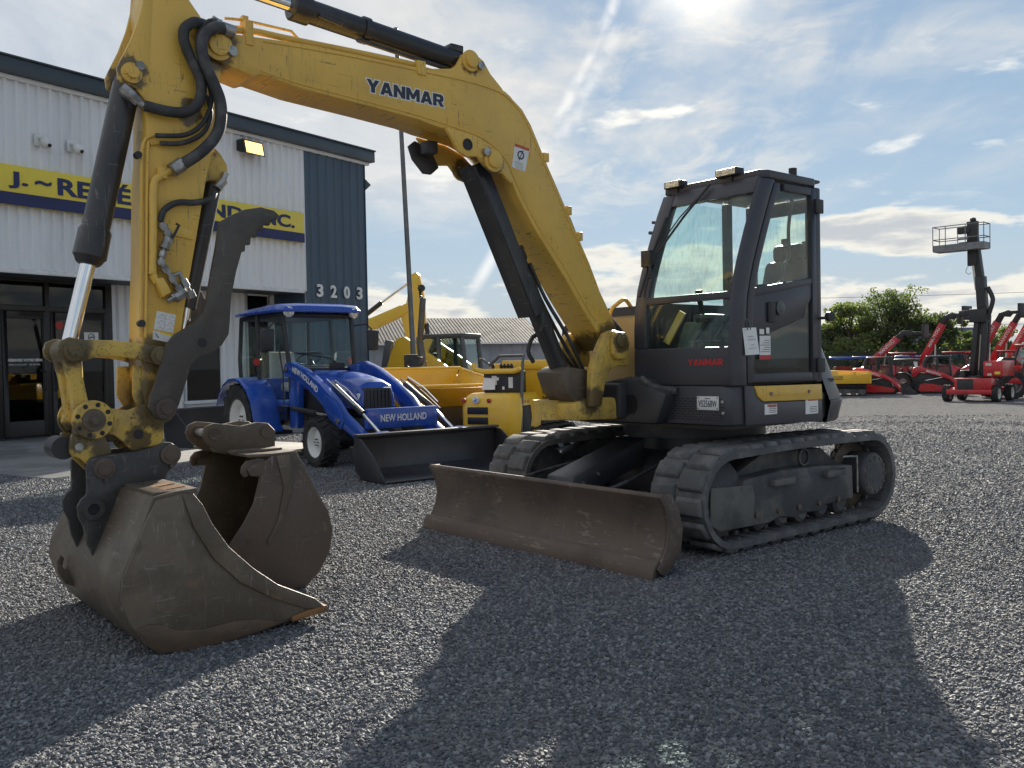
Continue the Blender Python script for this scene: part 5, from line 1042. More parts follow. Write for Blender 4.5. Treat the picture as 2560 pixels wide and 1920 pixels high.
# cab
cabp = {'B': (.95, .52), 'M': (.22, .60), 'R': (-.52, .56)}
cf = bpy.data.objects.new('cab', None); col.objects.link(cf); cf.parent = TR
for s_ in (-1, 1):
    MB().tube([(.98, .47 * s_, .75), (1.00, .50 * s_, 1.25), (.86, .53 * s_, 2.02)], .034, 8).build('pillar', 'plastic', cf)
    MB().tube([(.28, .58 * s_, .62), (.20, .60 * s_, 1.25), (.14, .58 * s_, 2.02)], .032, 8).build('pillar', 'plastic', cf)
    MB().tube([(-.52, .56 * s_, 1.02), (-.55, .56 * s_, 1.4), (-.50, .54 * s_, 2.02)], .032, 8).build('pillar', 'plastic', cf)
    MB().plate([(.98, .55), (.99, 1.25), (.86, 2.0), (.15, 2.0), (.20, 1.25), (.45, .80), (.70, .55)], .545 * s_, .553 * s_).build('door_glass', 'clear_glass', cf)
    MB().plate([(.15, 1.98), (.20, 1.25), (.14, 1.12), (-.50, 1.12), (-.50, 1.98)], .565 * s_, .572 * s_).build('side_glass', 'clear_glass', cf)
    MB().tube([(.92, .56 * s_, .78), (.94, .575 * s_, 1.2), (.80, .57 * s_, 1.62)], .012, 6).build('grab_rail', 'plastic', cf)
    mr = MB().tube([(.90, .55 * s_, 1.86), (.98, .72 * s_, 1.88), (1.0, .80 * s_, 1.80)], .012, 6).build('mirror_arm', 'plastic', cf)
    MB().hexa([(.97, .72 * s_, 1.50), (1.02, .72 * s_, 1.50), (1.02, .90 * s_, 1.50), (.97, .90 * s_, 1.50), (.97, .71 * s_, 1.80), (1.02, .71 * s_, 1.80), (1.02, .91 * s_, 1.80), (.97, .91 * s_, 1.80)]).build('mirror', 'plastic', cf, .025)
    sl = MB().tube([(.30, .60 * s_, 1.40), (.42, .72 * s_, 1.36)], .012, 6).lathe([(.06, -.02), (.06, .02)], (.44, .74 * s_, 1.36), (1, 0, 0), 16).build('signal_lamp', 'plastic', cf)
    MB().lathe([(.05, 0), (.05, .006)], (.46, .74 * s_, 1.36), (1, 0, 0), 16).build('lens', 'tail_red', sl)
MB().hexa([(1.0, -.48, 1.22), (1.006, -.48, 1.22), (1.006, .48, 1.22), (1.0, .48, 1.22), (.865, -.51, 2.0), (.871, -.51, 2.0), (.871, .51, 2.0), (.865, .51, 2.0)]).build('windscreen', 'clear_glass', cf)
MB().box(-.54, -.533, -.53, .53, 1.1, 1.98).build('rear_glass', 'clear_glass', cf)
MB().tube([(1.0, -.5, 1.24), (1.0, .5, 1.24)], .03, 8).tube([(.87, -.53, 2.0), (.87, .53, 2.0)], .04, 8).box(-.52, .9, -.56, .56, 1.97, 2.03).build('cab_frame', 'plastic', cf, .01)
rs = []
for x, zt, hw in ((-.66, 2.06, .50), (-.60, 2.10, .60), (-.2, 2.125, .645), (.2, 2.135, .655), (.5, 2.15, .655), (.92, 2.15, .645), (1.02, 2.11, .60), (1.05, 2.07, .52)):
    rs.append([(x, -hw, 2.035), (x, -hw - .015, 2.065), (x, -hw + .06, zt - .005), (x, -hw * .5, zt + .012), (x, hw * .5, zt + .012), (x, hw - .06, zt - .005), (x, hw + .015, 2.065), (x, hw, 2.035)])
MB().loft(rs).build('roof', 'blue_nh', cf, .01, 40)
for y_ in (-.50, .50): MB().lathe([(.03, -.05), (.072, -.02), (.075, .02), (.06, .03)], (1.0, y_, 2.035), (1, .25 * (1 if y_ > 0 else -1), -.1), 18).build('roof_lamp', 'lamp_clear', cf)
MB().tube([(1.02, .28, 1.28), (1.0, .10, 1.40), (.97, -.38, 1.47)], .010, 6).tube([(.98, -.42, 1.475), (.975, -.02, 1.46)], .007, 6).box(1.0, 1.04, .1, .32, 1.25, 1.33).build('wiper', 'plastic', cf)
MB().box(.70, .95, -.20, .20, .8, 1.30).tube([(.75, 0, 1.25), (.62, 0, 1.38)], .03, 8).build('dashboard', 'plastic', cf, .03)
MB().lathe([(.17, -.012), (.185, 0), (.17, .012), (.16, 0)], (.60, 0, 1.40), (-.5, 0, .85), 24, True).build('steering_wheel', 'plastic', cf)
MB().box(-.25, .22, -.23, .23, .92, 1.06).hexa([(-.30, -.23, 1.0), (-.18, -.23, 1.0), (-.18, .23, 1.0), (-.30, .23, 1.0), (-.38, -.2, 1.5), (-.28, -.2, 1.52), (-.28, .2, 1.52), (-.38, .2, 1.5)]).build('seat', 'cream', cf, .05)
MB().box(-.5, .95, -.52, .52, .74, .82).hexa([(-.52, -.55, .82), (.1, -.55, .82), (.1, .55, .82), (-.52, .55, .82), (-.55, -.57, 1.12), (.14, -.57, 1.12), (.14, .57, 1.12), (-.55, .57, 1.12)]).build('cab_tub', 'blue_nh', cf, .02)
MB().box(.35, .75, -.62, -.36, .35, .40).box(.36, .40, -.55, -.45, .4, .75).build('step', 'plastic', TR, .006)
# loader
ld = bpy.data.objects.new('front_loader', None); col.objects.link(ld); ld.parent = TR
AO = [(.98, 1.22), (1.06, 1.33), (1.22, 1.345), (1.62, 1.24), (2.05, 1.06), (2.42, .86), (2.62, .70), (3.12, .46), (3.50, .28), (3.56, .20), (3.50, .15), (3.40, .18), (2.92, .40), (2.50, .56), (2.34, .64), (1.98, .86), (1.60, 1.04), (1.25, 1.14), (1.05, 1.15)]
for s_ in (-1, 1):
    la = MB().plate(AO, .50 * s_, .60 * s_).build('loader_arm', 'blue_nh', ld, .008)
    MB().plate([(2.20, .93), (2.62, .73), (2.68, .60), (2.60, .50), (2.30, .62), (2.14, .78)], .602 * s_, .61 * s_).build('knuckle_plate', 'blue_nh', ld, .003)
    for a, z in ((1.12, 1.25), (2.55, .60), (3.47, .22)): MB().cyl((a, .61 * s_, z), (a, .635 * s_, z), .032, n=14).build('pin', 'galv', la)
    MB().box(.98, 1.22, .46 * s_ - .05, .46 * s_ + .05, .45, 1.30).build('loader_post', 'blue_nh', ld, .01)
    MB().cyl((1.15, .55 * s_, .72), (1.85, .55 * s_, .68), .035).build('lift_barrel', 'plastic', ld); MB().cyl((1.85, .55 * s_, .68), (2.40, .55 * s_, .64), .02).build('lift_rod', 'chrome', ld)
    MB().cyl((2.30, .52 * s_, 1.03), (3.0, .52 * s_, .70), .036).tube([(2.3, .56 * s_, 1.09), (2.7, .57 * s_, .90), (3.05, .56 * s_, .72)], .012, 6).build('tilt_barrel', 'plastic', ld); MB().cyl((3.0, .52 * s_, .70), (3.50, .52 * s_, .42), .021).build('tilt_rod', 'chrome', ld)
    MB().tube([(2.25, .60 * s_, 1.12), (2.6, .62 * s_, .98), (2.95, .60 * s_, .80)], .009, 6).tube([(2.25, .49 * s_, 1.10), (2.55, .47 * s_, .98), (2.8, .48 * s_, .86)], .009, 6).build('loader_pipe', 'chrome', ld)
    MB().plate([(3.40, .12), (3.36, .34), (3.46, .52), (3.56, .50), (3.565, .12)], .47 * s_, .63 * s_).build('quick_attach', 'blue_nh', ld, .01)
    tx = text(ld, 'arm_lettering', 'NEW HOLLAND', .105, (0, 0, 0), (1, 0, 0), (0, 1, 0), 'white', .003, .001)
    xs_ = [v.co.x for v in tx.data.vertices]; x0, x1 = min(xs_), max(xs_)
    for v in tx.data.vertices:
        t = (v.co.x - x0) / (x1 - x0); t = 1 - t if s_ > 0 else t; ty = v.co.y
        a = 1.28 + t * .70; zc = 1.215 - .155 * t - .12 * t * t; sl = -.155 - .24 * t; nl = math.hypot(.70, sl); v.co = Vector((a - sl / nl * ty * 1.0, .6015 * s_ + v.co.z * .3, zc + .70 / nl * ty))
MB().box(2.98, 3.08, -.50, .50, .52, .76).build('cross_tube', 'blue_nh', ld, .01)
fit_text(ld, 'crossbar_lettering', 'NEW HOLLAND', .66, .085, (3.0815, -.33, .60), (0, 1, 0), (0, 0, 1), 'white', offset=.01, extrude=.001)
lbk = bpy.data.objects.new('loader_bucket', None); col.objects.link(lbk); lbk.parent = TR
bp_ = [(3.62, .50), (3.60, .45), (3.58, .26), (3.62, .11), (3.74, .035), (4.25, .02), (4.25, .032), (3.76, .05), (3.65, .12), (3.61, .26), (3.63, .45), (3.66, .49)]
MB().plate(bp_, -.98, .98).build('bucket_shell', 'black_paint', lbk, .003)
for s_ in (-1, 1): MB().plate([(3.61, .48), (3.59, .26), (3.62, .11), (3.74, .03), (4.26, .015), (4.20, .09), (3.98, .31), (3.74, .47)], .975 * s_, .995 * s_).build('bucket_side', 'black_paint', lbk, .003)
MB().box(3.58, 3.70, -.99, .99, .485, .515).build('top_rail', 'black_paint', lbk, .004)

# ================================================================== YELLOW MACHINES BEHIND THE TRACTOR
def crawler(parent, x0, x1, y0, y1, h, mat_='tyre', n=16):
    """small rubber track assembly"""
    o = bpy.data.objects.new('track', None); col.objects.link(o); o.parent = parent; r = h / 2
    P = [(x1 - r + r * math.cos(R(-90 + 22.5 * i)), r + r * math.sin(R(-90 + 22.5 * i))) for i in range(9)] + [(x0 + r + r * math.cos(R(90 + 22.5 * i)), r + r * math.sin(R(90 + 22.5 * i))) for i in range(9)]
    m_ = MB(); nP = len(P)
    c_ = [((x0 + x1) / 2 + (p[0] - (x0 + x1) / 2) * (1 - .05 / abs(x1 - x0) * 2), r + (p[1] - r) * .82) for p in P]
    for p, q_ in zip(P, c_): m_.v += [(p[0], y0, p[1]), (p[0], y1, p[1]), (q_[0], y1, q_[1]), (q_[0], y0, q_[1])]
    for i in range(nP):
        j = (i + 1) % nP
        for e in range(4): m_.f.append((i * 4 + e, i * 4 + (e + 1) % 4, j * 4 + (e + 1) % 4, j * 4 + e))
    for (p, d) in resample(P, n):
        m_.beam((p[0], y0, p[1]), (p[0], y1, p[1]), .05, .03, (d[1], 0, -d[0]))
    m_.build('rubber_belt', mat_, o)
    for i in range(4):
        x = x0 + r + (x1 - x0 - 2 * r) * i / 3; MB().lathe([(r * .5, y0 + .02), (r * .62, y0 + .03), (r * .62, y1 - .03), (r * .5, y1 - .02)], (x, 0, r * .8), (0, 1, 0), 14).build('roller', 'frame_dust', o)
    MB().box(x0 + r, x1 - r, min(y0, y1) + .05, max(y0, y1) - .05, r * .6, r * 1.3).build('track_frame', 'frame_dust', o)
    return o

# stand-on mini dumper: hood and levers towards the viewer, skip behind
DT = thing('mini_dumper', 'small yellow stand-on track dumper with lever console and grilled hood', 'dumper', (-.12, 12.9, 0), R(62)); DT.scale = (1.1, 1.1, 1.06)
for s_ in (-1, 1): crawler(DT, -.2, 1.3, .2 * s_, .42 * s_, .36)
hd = []
for x, zt, hw in ((-.42, .72, .36), (-.47, .60, .40), (-.44, .40, .41), ): pass
hs_ = []
for z, hw, x0 in ((.18, .38, -.40), (.34, .405, -.45), (.62, .41, -.45), (.76, .39, -.42), (.82, .33, -.34)):
    hs_.append([(x0 + .10, -hw, z), (x0, -hw + .09, z), (x0, hw - .09, z), (x0 + .10, hw, z), (.25, hw, z), (.25, -hw, z)])
hd_o = MB().loft(hs_).build('hood', 'yellow_new', DT, .02, 40)
for z in (.60, .47, .34): MB().box(-.462, -.445, -.02, .27, z - .045, z + .045).build('grille', 'ink', DT, .004)
MB().plate([(-.27, .66), (-.06, .66), (-.03, .5), (-.10, .24), (-.27, .24)], -.418, -.40).build('side_vent', 'ink', DT, .006)
for y_ in (.33, -.03): MB().lathe([(.026, -.02), (.03, 0), (.02, .012)], (-.445, y_, .73), (-1, 0, 0), 14).build('reflector', 'tail_red', DT)
eb = MB().lathe([(.045, 0), (.045, .008), (.036, .010), (.01, .010)], (-.448, .15, .735), (-1, 0, 0), 20).build('badge', 'lamp_clear', DT)
MB().beam((-.460, .17, .745), (-.460, .15, .72), .003, .009, (1, 0, 0)).beam((-.460, .15, .72), (-.460, .135, .75), .003, .009, (1, 0, 0)).build('emblem', 'ink', eb)
fit_text(DT, 'hood_lettering', 'DT10', .18, .035, (-.27, -.414, .69), (1, 0, 0), (0, .15, 1), 'decal_red', extrude=.001)
cs_ = MB().box(-.12, .05, -.30, .22, .82, 1.10).build('console', 'plastic', DT, .01)
for (y0_, z0, w_, h_) in ((.10, .92, .07, .12), (-.14, .88, .06, .14), (.03, .98, .03, .04), (-.05, .86, .03, .04)): MB().box(-.125, -.12, y0_ - w_, y0_, z0, z0 + h_).build('console_label', 'white', cs_)
MB().hexa([(-.16, .04, .86), (-.15, .04, .86), (-.20, .20, .86), (-.21, .20, .86), (-.13, .04, 1.0), (-.12, .04, 1.0), (-.14, .20, 1.02), (-.15, .20, 1.02)]).build('paper_tag', 'white', cs_)
MB().tube([(-.12, .36, 1.20), (-.15, .33, 1.13), (-.17, .2, 1.10), (-.17, -.25, 1.10), (-.15, -.33, 1.13)], .035, 8).build('hand_guard', 'yellow_new', DT)
for y_ in (.12, .0, -.05, -.10, -.15): MB().lathe([(.008, 0), (.02, .04), (.026, .07), (.008, .10)], (-.05, y_, 1.10), (0, 0, 1), 10).build('lever', 'ink', cs_)
MB().tube([(-.30, -.40, .30), (-.22, -.38, .90), (-.15, -.36, 1.20), (-.08, -.34, 1.30), (.0, .05, 1.30), (.05, .22, 1.18), (.08, .34, 1.26), (.1, .40, 1.26)], .02, 8).build('handrail', 'plastic_grey', DT)
sk = MB().hexa([(.42, -.62, .50), (1.35, -.52, .50), (1.35, .28, .50), (.42, .34, .50), (.36, -.70, 1.20), (1.55, -.60, 1.10), (1.55, .34, 1.10), (.36, .40, 1.20)]).build('skip', 'yellow_new', DT, .02)
MB().box(.33, .36, -.71, .2, 1.12, 1.24).build('skip_lip', 'yellow_new', DT, .008)
MB().box(-.2, 1.3, -.3, .3, .2, .5).box(.1, .5, -.35, .35, .4, .56).build('chassis', 'plastic', DT, .02)
fit_text(sk, 'skip_lettering', 'WACKER', .27, .055, (.386, -.36, .78), (0, -1, 0), (-.06, 0, .7), 'ink', offset=.012, extrude=.002, shear=.15)
fit_text(sk, 'skip_lettering', 'NEUSON', .27, .055, (.393, -.36, .70), (0, -1, 0), (-.06, 0, .7), 'ink', offset=.012, extrude=.002, shear=.15)

# larger seat dumper with a wide open skip
WD = thing('track_dumper', 'yellow track dumper with open skip, black seat and tall roll post', 'dumper', (-1.55, 15.2, 0), R(-62))
for s_ in (-1, 1): crawler(WD, -1.0, 1.2, .36 * s_, .72 * s_, .50)
MB().box(-.95, 1.1, -.4, .4, .3, .62).box(-1.0, -.1, -.62, .62, .52, .78).build('chassis', 'plastic', WD, .02)
MB().hexa([(-1.05, -.66, .62), (-.1, -.66, .62), (-.1, .66, .62), (-1.05, .66, .62), (-1.0, -.6, 1.02), (-.2, -.6, .96), (-.2, .6, .96), (-1.0, .6, 1.02)]).build('engine_cover', 'yellow_new', WD, .04)
sw, t_ = .78, .03
so = MB()
so.hexa([(.05, -.5, .58), (1.0, -.45, .58), (1.0, .45, .58), (.05, .5, .58), (.05, -.5, .61), (1.0, -.45, .61), (1.0, .45, .61), (.05, .5, .61)])
for s_ in (-1, 1): so.hexa([(.02, .5 * s_, .58), (1.02, .45 * s_, .58), (1.02, (.45 + t_) * s_, .58), (.02, (.5 + t_) * s_, .58), (-.10, .80 * s_, 1.18), (1.50, .74 * s_, .98), (1.50, (.74 + t_) * s_, .98), (-.10, (.80 + t_) * s_, 1.18)])
so.hexa([(.0, -.5, .58), (.03, -.5, .58), (.03, .5, .58), (.0, .5, .58), (-.13, -.80, 1.22), (-.10, -.80, 1.22), (-.10, .80, 1.22), (-.13, .80, 1.22)])
so.hexa([(1.0, -.45, .58), (1.03, -.45, .58), (1.03, .45, .58), (1.0, .45, .58), (1.50, -.74, .92), (1.53, -.74, .92), (1.53, .74, .92), (1.50, .74, .92)])
sk = so.build('skip', 'yellow_new', WD, .006)
MB().tube([(-.12, .83, 1.21), (-.12, -.83, 1.21)], .03, 8).tube([(-.12, .83, 1.2), (1.52, .78, .98)], .028, 8).tube([(-.12, -.83, 1.2), (1.52, -.78, .98)], .028, 8).tube([(1.53, .78, .95), (1.53, -.78, .95)], .028, 8).build('skip_rim', 'yellow_new', sk)
fit_text(sk, 'skip_lettering', 'WACKER', .34, .07, (1.22, -.62, .78), (0, 1, 0), (.6, 0, .8), 'ink', offset=.012, extrude=.002, shear=.15)
rp = MB().beam((-.55, .30, .9), (-.50, .30, 1.35), .10, .14, (1, 0, 0)).beam((-.50, .30, 1.3), (-.62, .30, 1.65), .09, .13, (1, 0, 0)).beam((-.62, .30, 1.65), (-.44, .30, 2.42), .075, .12, (1, 0, 0)).build('roll_post', 'plastic_grey', WD, .012)
MB().tube([(-.44, .30, 2.42), (-.46, .26, 2.46), (-.42, .27, 2.54)], .012, 6).lathe([(.02, -.05), (.06, -.03), (.06, .02), (.03, .04)], (-.42, .27, 2.58), (1, 0, .2), 14).build('work_lamp', 'plastic', rp)
MB().box(-.80, -.35, .05, .55, 1.0, 1.10).hexa([(-.84, .08, 1.08), (-.74, .08, 1.08), (-.74, .52, 1.08), (-.84, .52, 1.08), (-.92, .1, 1.45), (-.84, .1, 1.47), (-.84, .5, 1.47), (-.92, .5, 1.45)]).build('seat', 'plastic', WD, .04)
MB().box(-.30, -.2, -.1, .25, 1.0, 1.22).lathe([(.15, -.01), (.165, 0), (.15, .01), (.14, 0)], (-.36, .1, 1.32), (-.6, 0, .8), 20, True).build('steering_console', 'plastic', WD, .01)

# ---- compact track loader (red ones in the back row, a yellow one here)
def track_loader(name, label, body, arm_m, bucket=True, cab_m='black_paint', group=None, lettering=None, letter_m='white', roof_m=None, high=False):
    o = thing(name, label, 'loader', (0, 0, 0), 0, group)
    for s_ in (-1, 1):
        tk = bpy.data.objects.new('track', None); col.objects.link(tk); tk.parent = o
        MB().plate([(-1.15, .25), (-1.05, .08), (-.85, 0), (.85, 0), (1.05, .10), (1.12, .28), (1.0, .42), (.2, .52), (-.55, .72), (-.75, .74), (-.95, .60)], .52 * s_, .86 * s_).build('rubber_belt', 'tyre', tk, .05)
        MB().plate([(-.95, .22), (-.85, .12), (.85, .12), (.95, .24), (.8, .36), (-.6, .58), (-.85, .5)], .865 * s_, .875 * s_).build('track_frame', arm_m if lettering else 'frame_dust', tk)
        MB().plate([(-1.30, 1.20), (-1.22, 1.42), (-1.0, 1.48), (-.5, 1.40), (.35, 1.12), (.75, .92), (1.05, .62), (1.30, .28), (1.42, .12), (1.30, .06), (1.14, .12), (1.02, .35), (.80, .62), (.55, .80), (.2, .92), (-.5, 1.12), (-.85, 1.18), (-1.0, 1.02), (-1.15, .90), (-1.3, 1.0)], .66 * s_, .80 * s_).build('lift_arm', arm_m, o, .012)
        if high: MB().plate([(-1.40, .9), (-1.25, 1.35), (-.98, 1.98), (-.78, 2.02), (.0, 1.55), (.5, 1.22), (.85, .85), (.4, .85), (-.1, 1.12), (-.7, 1.15), (-1.0, .9)], .66 * s_, .82 * s_).build('arm_tower', arm_m, o, .015)
        MB().beam((-1.15, .73 * s_, .55), (-1.15, .73 * s_, 1.15), .10, .22).build('tower', body, o, .01)
        MB().cyl((-.85, .60 * s_, .65), (.4, .60 * s_, .92), .04, n=10).build('lift_cylinder', 'chrome', o)
        if lettering: fit_text(o, 'arm_lettering', lettering, .75, .13, (-.55 if s_ < 0 else .2, .803 * s_, 1.20 if s_ < 0 else .96), (.95 * -s_, 0, -.32 * -s_), (0, 0, 1), letter_m, offset=.02, extrude=.002)
    MB().hexa([(-1.25, -.52, .30), (.9, -.52, .25), (.9, .52, .25), (-1.25, .52, .30), (-1.2, -.62, 1.25), (.65, -.55, .85), (.65, .55, .85), (-1.2, .62, 1.25)]).build('body', body, o, .03)
    cb = bpy.data.objects.new('cab', None); col.objects.link(cb); cb.parent = o
    fr_ = MB()
    for s_ in (-1, 1):
        fr_.tube([(.72, .46 * s_, .85), (.60, .46 * s_, 1.98)], .06, 8).tube([(-.60, .46 * s_, 1.2), (-.66, .46 * s_, 1.7), (-.5, .46 * s_, 2.0)], .10, 8).tube([(.0, .47 * s_, 1.05), (-.02, .47 * s_, 2.0)], .06, 8).beam((-.6, .46 * s_, 1.25), (.68, .46 * s_, 1.0), .05, .12)
        MB().plate([(.66, 1.05), (.58, 1.95), (.03, 1.97), (.04, 1.12)], .472 * s_, .478 * s_).build('side_glass', 'smoke_glass', cb); MB().plate([(-.05, 1.14), (-.05, 1.97), (-.48, 1.97), (-.6, 1.7), (-.56, 1.26)], .472 * s_, .478 * s_).build('side_glass', 'smoke_glass', cb)
    fr_.beam((.60, -.46, 1.98), (.60, .46, 1.98), .08, .08).build('cab_frame', cab_m, cb)
    MB().hexa([(.70, -.44, .9), (.708, -.44, .9), (.708, .44, .9), (.70, .44, .9), (.60, -.44, 1.95), (.608, -.44, 1.95), (.608, .44, 1.95), (.60, .44, 1.95)]).build('windscreen', 'clear_glass', cb)
    MB().slab([(.70, -.46), (.74, -.3), (.74, .3), (.70, .46), (.60, .52), (-.5, .52), (-.58, .42), (-.58, -.42), (-.5, -.52), (.60, -.52)], 1.98, 2.07).build('roof', roof_m or cab_m, cb, .03)
    MB().box(-.4, .1, -.24, .24, .9, 1.05).box(-.45, -.33, -.22, .22, 1.0, 1.65).build('seat', 'plastic', cb, .04)
    MB().box(-.62, -.58, -.44, .44, 1.0, 1.50).build('rear_panel', cab_m, cb)
    if bucket:
        MB().plate([(1.28, .62), (1.24, .3), (1.30, .06), (1.45, .01), (2.15, 0), (2.15, .015), (1.48, .035), (1.34, .10), (1.28, .3), (1.32, .6)], -.95, .95).build('bucket_shell', 'black_paint', o)
        for s_ in (-1, 1): MB().plate([(1.28, .62), (1.24, .3), (1.30, .06), (1.45, .01), (2.15, 0), (2.05, .12), (1.55, .55)], .94 * s_, .96 * s_).build('bucket_side', 'black_paint', o)
    return o
YL = track_loader('track_loader', 'yellow track loader with dark cab parked behind the dumpers', 'yellow_new', 'yellow_new', True, 'plastic_grey', high=True)
YL.location = (-1.55, 22.5, gz(0, 22.5)); YL.rotation_euler = (0, 0, R(-22)); YL.scale = (1.0, 1.0, 1.06)
MB().beam((-1.42, -.70, 1.0), (-1.22, -.70, 1.95), .10, .20, (1, 0, 0)).build('lift_stay', 'plastic_grey', YL, .012)

# yellow excavator behind, its boom folded over
YE = thing('yellow_excavator', 'new yellow excavator with folded boom behind the tractor', 'excavator', (-6.5, 27.0, gz(0, 27)), R(-8)); YE.scale = (.88, .88, .9)
for s_ in (-1, 1): crawler(YE, -1.4, 1.4, .55 * s_, 1.0 * s_, .62)
MB().box(-.8, .8, -.5, .5, .3, .7).build('undercarriage', 'plastic', YE, .02)
MB().slab([(1.0, -.95), (1.0, .95), (-.9, .95), (-1.25, .6), (-1.25, -.6), (-.9, -.95)], .75, 1.25).build('deck', 'plastic_grey', YE, .03)
MB().slab([(.3, -.93), (.3, -.1), (-1.2, -.1), (-1.2, -.6), (-.9, -.93)], 1.25, 1.95).build('engine_hood', 'yellow_new', YE, .06)
cb = MB().box(-.35, .85, .12, .2, 1.25, 2.1).box(-.4, .9, .1, .95, 2.62, 2.72).box(.8, .88, .12, .2, 1.25, 2.65).box(.8, .88, .86, .94, 1.25, 2.65).box(-.38, -.30, .12, .2, 1.25, 2.65).box(-.38, -.30, .86, .94, 1.25, 2.65).build('cab', 'plastic', YE, .02)
MB().box(.83, .835, .2, .86, 1.3, 2.62).box(-.3, .8, .9, .905, 1.3, 2.62).build('cab_glass', 'smoke_glass', cb)
YBP = [(1.0, 1.15), (1.25, 1.05), (1.45, 1.25), (1.95, 2.05), (2.45, 2.62), (3.0, 3.02), (3.95, 3.42), (4.1, 3.55), (4.0, 3.72), (3.85, 3.74), (2.95, 3.40), (2.3, 3.15), (1.9, 2.80), (1.45, 2.15)]
MB().plate(YBP, -.16, .16).build('boom', 'yellow_new', YE, .012)
MB().cyl((1.9, 0, 2.95), (3.2, 0, 3.86), .08, n=12).build('arm_cylinder', 'plastic', YE); MB().cyl((3.2, 0, 3.86), (4.35, 0, 4.62), .045, n=12).build('arm_rod', 'chrome', YE)
MB().plate([(4.25, 4.72), (4.40, 4.78), (4.50, 4.68), (4.62, 4.1), (4.66, 3.2), (4.50, 2.6), (4.30, 1.0), (4.15, 1.0), (4.05, 2.5), (3.85, 3.45), (3.92, 3.75), (4.05, 3.8)], -.13, .13).build('arm', 'yellow_new', YE, .012)
MB().plate([(4.50, 3.95), (4.58, 3.95), (4.56, 4.35), (4.46, 4.38)], -.135, .135).plate([(4.52, 3.35), (4.60, 3.35), (4.60, 3.65), (4.54, 3.66)], -.135, .135).build('arm_opening', 'ink', YE)
MB().cyl((4.68, 0, 3.15), (4.82, 0, 1.5), .075, n=12).build('bucket_cylinder', 'plastic', YE)
MB().plate([(4.2, 1.05), (4.45, .95), (4.75, .8), (4.8, .5), (4.6, .2), (4.2, .1), (3.9, .25), (4.1, .45), (4.15, .7)], -.4, .4).build('bucket', 'plastic_grey', YE, .02)
MB().plate([(2.05, 2.55), (2.16, 2.64), (2.40, 2.82), (2.30, 2.86)], -.165, .165).build('decal_stripe', 'decal_red', YE)
# ================================================================== BACK ROW OF MACHINES
def at(px, Y): return ((px - 1280) / 2300 * Y, Y, gz(0, Y))
RL = track_loader('track_loader', 'red track loader with black cab beside the yellow tipper', 'black_paint', 'red', True, 'black_paint', 'red track loaders in the back row', 'MANITOU')
RL.location = at(2196, 51.5); RL.rotation_euler = (0, 0, R(-28))
r2 = copy_tree(RL); r2.location = at(2344, 51); r2['label'] = 'red track loader with black cab just behind the boom lift'; r2.rotation_euler = (0, 0, R(-26))

TP = thing('track_tipper', 'yellow tracked tipper with notched dump body beside the red loader', 'dumper', at(2120, 50), R(-20))
for s_ in (-1, 1): crawler(TP, -.95, 1.0, .35 * s_, .75 * s_, .55)
MB().box(-.9, .95, -.4, .4, .35, .65).build('chassis', 'plastic', TP)
bd = MB().box(-1.15, 1.15, -.8, .8, .66, .72)
bd.plate([(-1.15, .70), (1.18, .70), (1.18, 1.18), (1.12, 1.30), (1.0, 1.30), (.95, 1.20), (.45, 1.16), (.40, 1.30), (.25, 1.32), (.18, 1.16), (-.45, 1.16), (-.55, 1.38), (-1.15, 1.38)], -.82, -.78)
bd.plate([(-1.15, .70), (1.18, .70), (1.18, 1.18), (1.0, 1.30), (-1.15, 1.38)], .78, .82).box(1.14, 1.18, -.78, .78, .7, 1.15).box(-1.18, -1.14, -.8, .8, .7, 1.40)
bd = bd.build('dump_body', 'yellow_new', TP, .01)
for x in (.32, 1.10): MB().box(x, x + .07, -.85, -.822, .68, 1.28).build('body_rib', 'yellow_new', bd)
fit_text(bd, 'body_lettering', 'WACKER', .50, .09, (-.75, -.824, .98), (1, 0, 0), (0, 0, 1), 'ink', offset=.02, extrude=.002, shear=.15)
fit_text(bd, 'body_lettering', 'NEUSON', .50, .08, (-.75, -.824, .87), (1, 0, 0), (0, 0, 1), 'ink', offset=.02, extrude=.002, shear=.15)
MB().box(-1.9, -1.2, -.5, .5, .5, 1.1).build('engine_cover', 'yellow_new', TP, .04)

